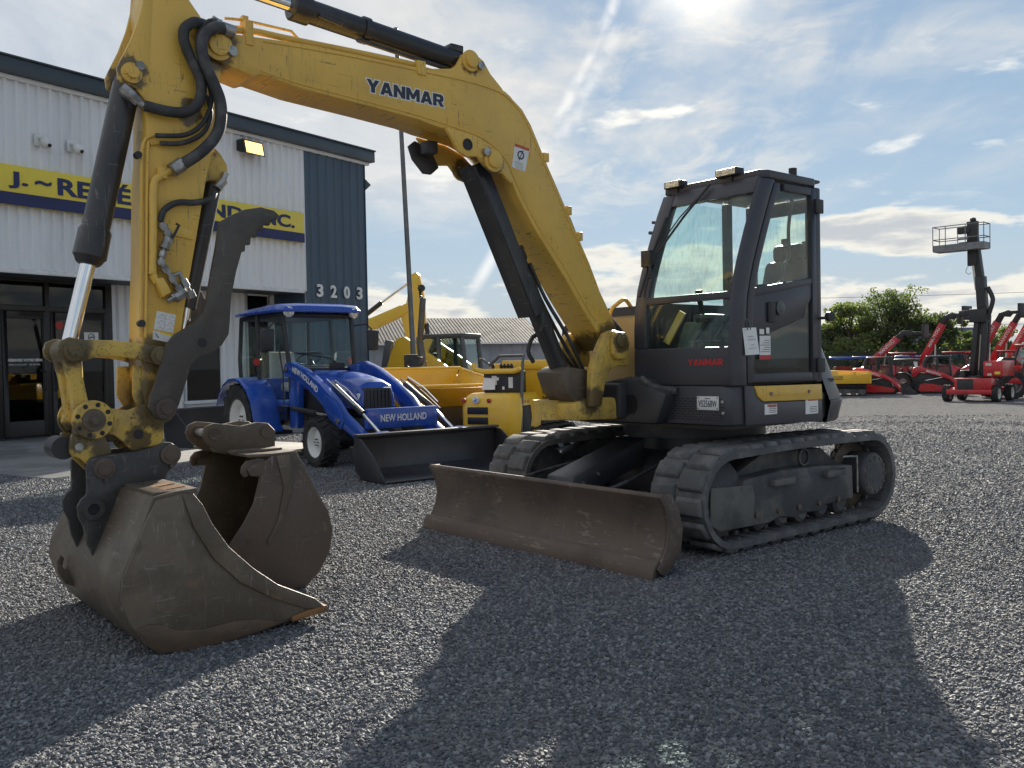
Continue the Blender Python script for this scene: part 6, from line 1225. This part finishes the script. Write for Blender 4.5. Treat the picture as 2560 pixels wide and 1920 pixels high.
def farm_tractor(name, label, body, scale=1.0, group=None, loader=False):
    o = thing(name, label, 'tractor', (0, 0, 0), 0, group)
    for s_ in (-1, 1): wheel(o, 0, .75 * s_, .66, .42, .36, 'grey_metal', side=s_, lugs=18); wheel(o, 1.9, .66 * s_, .42, .30, .24, 'grey_metal', side=s_, lugs=14)
    MB().box(-.3, 2.2, -.2, .2, .45, .85).build('chassis', 'plastic', o)
    hs2 = []
    for x, zt, hw in ((.85, 1.55, .36), (1.6, 1.45, .36), (2.2, 1.32, .34), (2.45, 1.15, .30)): hs2.append([(x, -hw, .8), (x, -hw, zt - .15), (x, -hw * .5, zt), (x, hw * .5, zt), (x, hw, zt - .15), (x, hw, .8)])
    MB().loft(hs2).build('hood', body, o, .02)
    MB().box(2.40, 2.50, -.26, .26, .75, 1.15).build('grille', 'plastic', o, .02)
    cb = bpy.data.objects.new('cab', None); col.objects.link(cb); cb.parent = o
    f_ = MB()
    for s_ in (-1, 1):
        f_.tube([(.85, .55 * s_, .9), (.80, .58 * s_, 1.6), (.65, .58 * s_, 2.25)], .04, 6).tube([(-.55, .6 * s_, 1.2), (-.6, .6 * s_, 2.25)], .04, 6)
        MB().plate([(.82, .95), (.78, 1.6), (.64, 2.2), (-.58, 2.2), (-.54, 1.25), (.3, 1.0)], .59 * s_, .597 * s_).build('side_glass', 'smoke_glass', cb)
        MB().loft([[(x, .53 * s_, z), (x, .96 * s_, z - .02), (x, .96 * s_, z - .07), (x, .53 * s_, z - .05)] for x, z in ((-.75, .75), (-.62, 1.15), (-.3, 1.40), (.25, 1.42), (.6, 1.2), (.75, .9))]).build('rear_fender', body, o)
    f_.build('cab_frame', 'plastic', cb)
    MB().hexa([(.83, -.55, 1.3), (.838, -.55, 1.3), (.838, .55, 1.3), (.83, .55, 1.3), (.65, -.57, 2.2), (.658, -.57, 2.2), (.658, .57, 2.2), (.65, .57, 2.2)]).build('windscreen', 'clear_glass', cb)
    MB().slab([(.85, -.5), (.85, .5), (.75, .64), (-.65, .64), (-.72, .5), (-.72, -.5), (-.65, -.64), (.75, -.64)], 2.22, 2.40).build('roof', body, cb, .05)
    MB().box(-.3, .15, -.24, .24, 1.0, 1.15).box(-.35, -.22, -.22, .22, 1.1, 1.7).build('seat', 'plastic', cb, .04)
    o.scale = (scale,) * 3
    return o
bt = farm_tractor('farm_tractor', 'blue farm tractor half hidden behind the yellow tipper body', 'blue_nh', .88, 'tractors in the back row'); bt.location = at(2100, 58); bt.rotation_euler = (0, 0, R(-15))
for px, Y, rz, lb in ((2158, 63, -30, 'blue farm tractor whose roof shows just left of the red loader cab'), (2268, 62, -55, 'blue farm tractor behind the dark tractor, under the red boom'), (2318, 63, -50, 'blue farm tractor between the dark tractor and the second red loader')):
    c_ = copy_tree(bt); c_.location = at(px, Y); c_.rotation_euler = (0, 0, R(rz)); c_['label'] = lb
dk = farm_tractor('farm_tractor', 'dark farm tractor between the two red loaders', 'black_paint', .8, 'tractors in the back row'); dk.location = at(2266, 55); dk.rotation_euler = (0, 0, R(-42))

def telehandler(name, label, elev, ln, group=None, forks=True, side_on=False):
    o = thing(name, label, 'telehandler', (0, 0, 0), 0, group)
    for s_ in (-1, 1): wheel(o, -1.4, .85 * s_, .58, .40, .32, 'grey_metal', side=s_, lugs=16); wheel(o, 1.4, .85 * s_, .58, .40, .32, 'grey_metal', side=s_, lugs=16)
    MB().box(-2.2, 1.9, -.45, .45, .5, 1.0).build('chassis', 'plastic', o, .03)
    secs = []
    for x, zt in ((-2.3, 1.25), (-1.8, 1.5), (-.9, 1.55), (.6, 1.4), (1.0, 1.2)): secs.append([(x, -1.05, .75), (x, -.35, .75), (x, -.35, zt), (x, -.6, zt + .03), (x, -.95, zt - .1)])
    hd_ = MB().loft(secs).build('engine_hood', 'red', o, .03)
    MB().box(-2.3, 1.7, .45, 1.0, .62, 1.05).build('cab_base', 'red', o, .04)
    cb = bpy.data.objects.new('cab', None); col.objects.link(cb); cb.parent = o; f_ = MB()
    for x, y_ in ((1.0, .30), (1.0, 1.02), (-.5, .30), (-.5, 1.02)): f_.tube([(x + (.15 if x > 0 else 0), y_, 1.05), (x - (.25 if x > 0 else 0), y_, 2.2)], .045, 6)
    f_.build('cab_frame', 'plastic', cb)
    MB().plate([(1.12, 1.1), (.76, 2.15), (-.48, 2.15), (-.48, 1.1)], 1.025, 1.032).plate([(1.12, 1.1), (.76, 2.15), (-.48, 2.15), (-.48, 1.1)], .29, .297).build('side_glass', 'clear_glass', cb)
    MB().hexa([(1.14, .32, 1.1), (1.148, .32, 1.1), (1.148, 1.0, 1.1), (1.14, 1.0, 1.1), (.76, .32, 2.18), (.768, .32, 2.18), (.768, 1.0, 2.18), (.76, 1.0, 2.18)]).build('windscreen', 'clear_glass', cb)
    MB().slab([(.95, .25), (.95, 1.08), (-.6, 1.08), (-.6, .25)], 2.18, 2.32).build('roof', 'red_dark', cb, .04)
    MB().lathe([(.06, 0), (.06, .08), (.03, .12)], (-.2, .66, 2.32), (0, 0, 1), 12).build('beacon', 'amber', cb)
    MB().box(-.2, .2, .45, .9, 1.0, 1.2).box(-.3, -.15, .45, .9, 1.1, 1.8).build('seat', 'plastic', cb, .04)
    ca, sa = math.cos(R(elev)), math.sin(R(elev)); P = lambda t, n_: (-1.9 + ca * t - sa * n_, 1.45 + sa * t + ca * n_)
    bm_ = MB().plate([P(-.2, -.2), P(-.2, .2), P(ln, .19), P(ln, -.19)], -.19, .19).build('boom', 'red', o, .015)
    MB().plate([P(ln, -.15), P(ln, .15), P(ln + .55, .14), P(ln + .95, -.25), P(ln + .85, -.55), P(ln + .6, -.5), P(ln + .45, -.15)], -.15, .15).build('boom_nose', 'plastic', o, .01)
    tip = P(ln + .85, -.42)
    MB().box(tip[0] - .05, tip[0] + .75, -.12, .12, tip[1] - .08, tip[1] + .12).box(tip[0] + .70, tip[0] + .85, -.55, .55, tip[1] - .35, tip[1] + .55).build('fork_carriage', 'plastic', o, .01)
    if forks:
        for s_ in (-.35, .35): MB().box(tip[0] + .85, tip[0] + 1.95, s_ - .05, s_ + .05, tip[1] - .35, tip[1] - .30).build('fork', 'plastic', o)
    MB().cyl((-.9, 0, .95), (*[P(ln * .55, -.2)[0]], 0, P(ln * .55, -.2)[1]), .05, n=10).build('lift_cylinder', 'cream', o)
    for s_ in (-1, 1):
        q0 = P(ln * .45, -.09) if s_ < 0 else P(ln * .92, -.09); fit_text(bm_, 'boom_lettering', 'MANITOU', ln * .45, .2, (q0[0], .194 * s_, q0[1]), (ca * -s_, 0, sa * -s_), (-sa, 0, ca), 'cream', offset=.03, extrude=.002)
    return o
TG = 'telehandlers with raised booms'
t1 = telehandler('telehandler', 'red telehandler with raised lettered boom left of the boom lift mast', 60, 3.1, TG); t1.location = at(2372, 60); t1.rotation_euler = (0, 0, R(-52))
t0 = telehandler('telehandler', 'red telehandler with low sloping boom behind the first red loader', 42, 2.7, TG); t0.location = at(2242, 60); t0.rotation_euler = (0, 0, R(-40))
for px, Y, rz, lb in ((2510, 58, -55, 'red telehandler with raised lettered boom right of the boom lift mast'), (2552, 60, -50, 'red telehandler boom second from the edge behind the red machine roof'), (2590, 60, -52, 'red telehandler whose boom stands at the very edge of the photo')):
    c_ = copy_tree(t1); c_.location = at(px, Y); c_.rotation_euler = (0, 0, R(rz)); c_['label'] = lb
tb = telehandler('telehandler', 'large red telehandler with cream beacon-topped cab cut off by the photo edge', 3, 2.7, 'telehandlers with raised booms', False); tb.location = at(2580, 44); tb.rotation_euler = (0, 0, R(184)); tb.scale = (1.1, 1.1, 1.1); tb['label'] = 'big red telehandler with clear cab beside the boom lift base'; tb['group'] = 'telehandlers beside the boom lift'

# ---- articulated boom lift
BL = thing('boom_lift', 'red articulated boom lift with empty grey basket raised high', 'boom lift', at(2446, 41.5), R(-135))
for s_ in (-1, 1): wheel(BL, .85, 1.02 * s_, .38, .30, .24, 'cream', side=s_, lugs=14); wheel(BL, -.95, 1.02 * s_, .38, .30, .24, 'cream', side=s_, lugs=14)
MB().box(-1.2, 1.15, -.85, .85, .36, .62).box(.9, 1.25, -.95, .95, .34, .56).build('chassis', 'red', BL, .03)
MB().box(.55, 1.20, -.62, .92, .56, 1.06).build('front_block', 'red', BL, .03)
MB().box(1.195, 1.215, -.50, .18, .50, 1.02).build('battery_box', 'plastic', BL, .01)
MB().lathe([(.52, 0), (.52, .16), (.45, .20)], (0, 0, .95), (0, 0, 1), 28).box(-.9, .6, -.6, .6, .62, .96).build('turntable', 'plastic', BL, .02)
cw = MB().box(-.9, .75, .45, 1.25, 1.12, 1.80).build('engine_cover', 'red', BL, .04)
MB().box(.752, .756, .55, .80, 1.60, 1.72).box(.752, .756, .62, .80, 1.16, 1.26).build('cover_label', 'cream', cw)
MB().box(.752, .756, .92, 1.15, 1.22, 1.34).build('warning_label', 'sign_yellow', cw)
MB().box(-.7, .5, -.62, -.40, 1.0, 1.40).build('hydraulic_tank', 'plastic', BL, .04)
for y_, x_ in ((-.14, 0), (.14, 0), (-.14, -.35), (.14, -.35)): MB().beam((x_, y_ * 1.5 - .05, 1.15), (x_ + .05, y_ * 1.2 + .18, 3.85), .15, .22).build('riser_arm', 'plastic', BL, .008)
MB().cyl((-.18, 0, 1.4), (-.15, .1, 3.0), .06, n=10).build('riser_cylinder', 'cream', BL)
MB().box(-.5, .25, -.30, .42, 3.55, 4.15).build('knuckle', 'plastic', BL, .03)
MB().box(-.3, .2, -.75, -.3, 3.85, 4.10).box(-.25, .15, -.85, -.70, 3.5, 4.0).build('pivot_bracket', 'plastic', BL, .02)
MB().tube([(.0, .40, 3.7), (.0, .62, 4.4), (.0, .60, 4.7), (.0, .42, 5.1)], .10, 10, smooth=4).build('hose_bundle', 'plastic', BL)
MB().beam((-.1, .22, 3.6), (-.05, .12, 5.6), .36, .48, (1, 0, 0)).beam((-.05, .12, 5.3), (0.05, -.10, 7.3), .30, .40, (1, 0, 0)).build('upper_boom', 'plastic', BL, .012)
MB().beam((.12, -.02, 5.0), (.18, -.12, 6.1), .09, .06, (1, 0, 0)).build('boom_cylinder', 'cream', BL)
MB().box(-.1, .25, -.35, .05, 6.1, 6.9).build('jib_head', 'plastic', BL, .02)
MB().tube([(.2, -.32, 6.1), (.22, -.42, 5.85), (.2, -.30, 5.72), (.15, -.22, 5.8)], .012, 6, smooth=4).build('hose', 'rubber_hose', BL)
bs = bpy.data.objects.new('basket', None); col.objects.link(bs); bs.parent = BL
bx0, bx1, by0, by1, bz = .05, .85, -1.62, .55, 6.78
MB().box(bx0, bx1, by0, by1, bz, bz + .05).build('basket_floor', 'grey_metal', bs)
MB().box(bx1 - .02, bx1, by0, by1, bz + .05, bz + .30).box(bx0, bx0 + .02, by0, by1, bz + .05, bz + .30).box(bx0, bx1, by0, by0 + .02, bz + .05, bz + .30).box(bx0, bx1, by1 - .02, by1, bz + .05, bz + .30).build('kick_plate', 'grey_metal', bs)
for (x, y_) in ((bx0, by0), (bx1, by0), (bx0, by1), (bx1, by1), (bx1, by0 + .55), (bx1, by0 + 1.4), (bx0, by0 + .8), (bx0, by0 + 1.5)): MB().tube([(x, y_, bz + .05), (x, y_, bz + 1.15)], .02, 6).build('stanchion', 'grey_metal', bs)
for z in (.55, 1.13):
    for p_, q_ in (((bx0, by0), (bx1, by0)), ((bx1, by0), (bx1, by1)), ((bx1, by1), (bx0, by1)), ((bx0, by1), (bx0, by0))): MB().tube([(*p_, bz + z), (*q_, bz + z)], .022, 6).build('rail', 'grey_metal', bs)
MB().box(bx0 + .02, bx0 + .3, -.75, -.2, bz + .78, bz + 1.08).box(bx0, bx0 + .25, -.35, .1, bz + .3, bz + 1.3).box(bx0 + .02, bx0 + .3, -.68, -.25, bz + .08, bz + .40).build('control_box', 'plastic', bs, .02)
MB().box(bx0 + .05, bx0 + .3, -1.25, -.85, bz + .06, bz + .36).box(bx0 + .3, bx0 + .34, -.7, -.25, bz + .5, bz + .58).build('tool_tray', 'grey_metal', bs, .01)
MB().lathe([(.06, 0), (.14, .06), (.12, .16), (.03, .2)], (bx0 + .1, -.12, bz + 1.28), (0, 0, 1), 10).build('rotator', 'plastic', bs)

# ================================================================== BARN, HOUSE, POLE, WIRES
barn = thing('grey_barn', 'long grey barn with ribbed metal roof behind the yellow machines', 'barn', (-13.2, 76, -.85), R(17))
ribbed('long_wall', -12, 16.9, 0, 4.05, 0, 'barn_wall', 1.0, barn, .05, .12)
MB().plate([(-12, 0), (16.9, 0), (16.9, 4.0), (-12, 4.0)], .06, 13).build('barn_core', 'barn_wall', barn)
rf = MB(); prof_ = []; u = -12.5
while u < 17.2: prof_ += [(u, 0), (u + .20, 0), (u + .23, .014), (u + .27, .014), (u + .30, 0)]; u += .30
n = len(prof_)
rf.v = [(a, -.5, 3.9 + b) for a, b in prof_] + [(a, 6.5, 6.35 + b) for a, b in prof_] + [(a, 13.5, 3.9 + b) for a, b in prof_]
rf.f = [(i, i + 1, n + i + 1, n + i) for i in range(n - 1)] + [(n + i, n + i + 1, 2 * n + i + 1, 2 * n + i) for i in range(n - 1)]
rf.build('roof', 'roof_metal', barn, ang=20)
MB().cross([(0.05, 4.0), (13, 4.0), (6.5, 6.25)], 16.80, 16.89).build('gable', 'barn_wall', barn)
MB().box(-12.5, 17.2, -.6, -.48, 3.78, 3.9).build('gutter', 'trim_white', barn)
hse = thing('grey_house', 'small house with grey roof showing between the trees', 'house', at(2400, 92), R(10))
MB().box(-4, 4, 0, 7, 0, 2.6).build('wall', 'trim_white', hse)
MB().prism([(-.4, 2.5), (3.5, 4.9), (7.4, 2.5)], lambda p, q_, t: (t, p, q_), -4.4, 4.4).build('roof', 'plastic_grey', hse)
MB().box(-2.5, -1.4, -.03, .01, .9, 2.0).build('window', 'ink', hse)
MB().box(1.2, 2.4, -.03, .01, .9, 2.0).build('window', 'ink', hse)
pl = thing('light_pole', 'tall slim grey metal pole leaning slightly beside the yellow loader', 'pole', (-1.97, 19.0, gz(0, 19)), 0)
MB().tube([(0, 0, -.1), (-.27, 0, 8.25)], [.058, .044], 14).build('shaft', 'pole', pl)
MB().lathe([(.16, 0), (.16, .03), (.09, .05)], (0, 0, 0), (0, 0, 1), 16).build('base_flange', 'pole', pl)
for i, (z0, z1, Y, lb) in enumerate(((3.55, 3.85, 66, 'lower thin overhead wire running past the trees'), (5.1, 6.4, 60, 'upper thin overhead wire sloping up to the photo edge'))):
    X0, X1 = 12 + 8 * i, 60; pts = [(X0 + (X1 - X0) * t / 12, Y, z0 + (z1 - z0) * t / 12 - .35 * math.sin(math.pi * t / 12)) for t in range(13)]
    tag(MB().tube(pts, .012, 5).build('overhead_wire', 'wire'), lb, 'wire', 'overhead wires')

# ================================================================== PARKED CARS by the barn
def car(name, label, m_, suv=True):
    o = thing(name, label, 'car', (0, 0, 0), 0, 'cars parked by the barn')
    for x in (-1.35, 1.35):
        for s_ in (-1, 1): wheel(o, x, .82 * s_, .34, .22, .22, 'grey_metal', side=s_, lugs=0)
    hgt = 1.75 if suv else 1.48
    bd = [[(x, -w_, z0), (x, w_, z0), (x, w_ * 1.02, z1 * .7), (x, w_ * .93, z1), (x, -w_ * .93, z1), (x, -w_ * 1.02, z1 * .7)] for x, w_, z0, z1 in ((-2.25, .75, .45, .95), (-2.1, .88, .35, 1.05), (-.9, .92, .3, 1.05), (.9, .92, .3, 1.05), (2.0, .86, .35, .92), (2.25, .72, .42, .75))]
    MB().loft(bd).build('body', m_, o, .05)
    MB().loft([[(x, -w_, 1.03), (x, w_, 1.03), (x, w_ * .82, z1), (x, -w_ * .82, z1)] for x, w_, z1 in ((-2.0, .80, 1.10), (-1.6, .84, hgt - .08), (-.4, .85, hgt), (.4, .85, hgt - .02), (1.15, .82, 1.08))]).build('glasshouse', 'smoke_glass', o, .03)
    MB().slab([(-1.6, -.68), (-1.6, .68), (.4, .68), (.4, -.68)], hgt - .015, hgt + .03).build('roof', m_, o, .03)
    for s_ in (-1, 1): MB().box(2.1, 2.24, .5 * s_ - .12, .5 * s_ + .12, .68, .82).build('headlight', 'lamp_clear', o); MB().box(-1.4, .3, .64 * s_ - .02, .64 * s_ + .02, hgt + .03, hgt + .07).build('roof_rail', 'plastic', o)
    return o
c0 = car('parked_car', 'black sport utility vehicle parked nearest the barn end', 'black_paint'); c0.location = at(1262, 55); c0.rotation_euler = (0, 0, R(-60))
for px, Y, rz, m_, lb in ((1310, 54, -65, 'blue_nh', 'dark blue car parked second from the barn wall'), (1218, 52, -62, 'grey_metal', 'silver car glinting behind the mini dumper rail'), (1352, 53, -58, 'black_paint', 'dark car half hidden by the boom cylinder foot')):
    c_ = car('parked_car', lb, m_, px != 1352); c_.location = at(px, Y); c_.rotation_euler = (0, 0, R(rz))

# ================================================================== loose black bucket by the wall
LB = thing('loader_attachment', 'black loader bucket lying by the building window', 'bucket', (-5.15, 15.55, .02), R(-28))
MB().plate([(-.05, .62), (-.10, .3), (-.04, .06), (.10, 0), (.72, 0), (.72, .02), (.12, .03), (0, .10), (-.06, .3), (0, .6)], -.85, .85).build('bucket_shell', 'black_paint', LB)
for s_ in (-1, 1): MB().plate([(-.05, .62), (-.10, .3), (-.04, .06), (.10, 0), (.72, 0), (.66, .1), (.2, .55)], .84 * s_, .86 * s_).build('bucket_side', 'black_paint', LB)
MB().box(-.16, -.05, -.6, .6, .1, .5).build('mount_plate', 'plastic', LB, .01)

# ================================================================== TREES AND HEDGE
def leaf_mat(name, c1, c2):
    m, n, b, o = base_mat(name); oi = n.new('ShaderNodeNewGeometry')
    f = n.noise(oi.outputs['Position'], .8, 4); cc = n.mix(n.ramp(f, (.35, .65)), c1, c2); n.l.new(cc, b.inputs['Base Color']); b.inputs['Roughness'].default_value = .6
    t = n.new('ShaderNodeBsdfTranslucent'); n.l.new(n.mix(1.0, cc, (1.5, 1.7, .7), 'MULTIPLY'), t.inputs[0]); mx = n.new('ShaderNodeMixShader'); mx.inputs[0].default_value = .42
    n.l.new(b.outputs[0], mx.inputs[1]); n.l.new(t.outputs[0], mx.inputs[2]); n.l.new(mx.outputs[0], o.inputs[0])
leaf_mat('leaf_dark', (.074, .096, .052), (.115, .140, .070)); leaf_mat('leaf_light', (.105, .132, .060), (.155, .18, .078)); leaf_mat('leaf_hedge', (.042, .062, .030), (.062, .085, .036))
def leaves(m_, c_, rad_, n, rr, size):
    for _ in range(n):
        while True:
            p = Vector((rr.uniform(-1, 1), rr.uniform(-1, 1), rr.uniform(-1, 1)))
            if .25 < p.length < 1: break
        q_ = Vector((c_[0] + p.x * rad_[0], c_[1] + p.y * rad_[1], c_[2] + p.z * rad_[2])); s_ = size * rr.uniform(.6, 1.4)
        a = Vector((rr.gauss(0, 1), rr.gauss(0, 1), rr.gauss(0, 1))).normalized(); b_ = a.cross(Vector((rr.gauss(0, 1), rr.gauss(0, 1), rr.gauss(0, 1)))).normalized()
        o = len(m_.v); m_.v += [tuple(q_ + a * s_), tuple(q_ + b_ * s_ * .55), tuple(q_ - a * s_), tuple(q_ - b_ * s_ * .55)]; m_.f.append((o, o + 1, o + 2, o + 3))
def tree(label, px, Y, h, wd, seed, lm='leaf_dark', dens=1.0, z_low=.12, name='leafy_tree'):
    rr = random.Random(seed); o = thing(name, label, 'tree', at(px, Y), rr.uniform(0, 6), 'trees along the hedge')
    tk = MB().tube([(0, 0, -.1), (rr.uniform(-.1, .1), 0, h * .25), (rr.uniform(-.2, .2), rr.uniform(-.2, .2), h * .55), (rr.uniform(-.3, .3), rr.uniform(-.3, .3), h * .85)], [h * .028, h * .008], 8)
    cr = MB(); nc = int(26 * dens)
    for i in range(nc):
        an = rr.uniform(0, 6.28); zz_ = rr.uniform(z_low + .10, .93); env = math.sin(math.pi * min(1, max(0.05, (zz_ - z_low * .6) / (1.04 - z_low * .6)))) ** .6
        rd = wd / 2 * env * math.sqrt(rr.uniform(.05, .80)); c_ = (rd * math.cos(an), rd * math.sin(an), zz_ * h); s_ = wd * rr.uniform(.10, .19)
        tk.tube([(0, 0, zz_ * h * .6), ((c_[0]) * .55, c_[1] * .55, zz_ * h * .82), c_], [h * .010, h * .003], 5)
        leaves(cr, c_, (s_, s_, s_ * .8), int(240 * (s_ / wd / .15) ** 2), rr, .115)
        for _ in range(3): leaves(cr, (c_[0] + rr.uniform(-1, 1) * s_ * 1.2, c_[1] + rr.uniform(-1, 1) * s_ * 1.2, c_[2] + rr.uniform(-.3, 1) * s_), (s_ * .35,) * 3, 30, rr, .10)
    tk.build('trunk', 'bark', o); cr.build('crown', lm, o, ang=180)
    return o
tree('tall round leafy tree, biggest of the row beyond the hedge', 2215, 76, 7.3, 7.2, 1, 'leaf_dark', 2.1, .06)
tree('feathery upright tree left of the biggest tree', 2128, 74, 6.4, 4.6, 2, 'leaf_light', 1.8, .02)
tree('dark tree just right of the excavator cab', 2060, 76, 4.8, 4.4, 3, 'leaf_dark', 1.4, .0)
tree('dense dark tree behind the second red loader', 2330, 74, 5.6, 4.6, 4, 'leaf_dark', 1.9, .02)
tree('slender pale tree beside the boom lift mast', 2400, 80, 5.4, 2.4, 5, 'leaf_light', .6)
tree('low pale shrub tree left of the boom lift mast', 2414, 78, 3.6, 3.0, 6, 'leaf_light', .7, .02)
tree('pale tree showing under the telehandler boom at the right', 2502, 88, 4.6, 4.4, 8, 'leaf_light', .8)
tree('bright low shrub lit at the foot of the biggest tree', 2168, 72, 2.9, 4.2, 7, 'leaf_light', .9, .0)
hg = MB(); rr = random.Random(5); X = 14.0
while X < 52:
    for _ in range(36): leaves(hg, (X + rr.uniform(0, .9), 69.5 + rr.uniform(-.5, .5), -.85 + rr.uniform(.2, 2.5)), (.22, .22, .16), 2, rr, .12)
    X += .45
hgo = thing('clipped_hedge', 'long clipped green hedge in front of the trees', 'hedge', (0, 0, 0))
MB().box(13.8, 52, 69.1, 69.9, -.9, 1.62).build('hedge_core', 'leaf_hedge', hgo); hg.build('foliage', 'leaf_hedge', hgo, ang=180)
# far belt of woods on the horizon so the yard does not end in bare sky
fw_ = MB(); rr = random.Random(9)
for i in range(150):
    a = R(-75 + i); d_ = rr.uniform(300, 360); c_ = (d_ * math.sin(a), d_ * math.cos(a), rr.uniform(.5, 3.0)); leaves(fw_, c_, (rr.uniform(5, 9), 3, rr.uniform(2, 4.2)), 30, rr, 1.9)
tag(fw_.build('far_woods', 'leaf_dark', None, ang=180), 'low dark line of woods along the horizon', 'woods', kind='stuff')
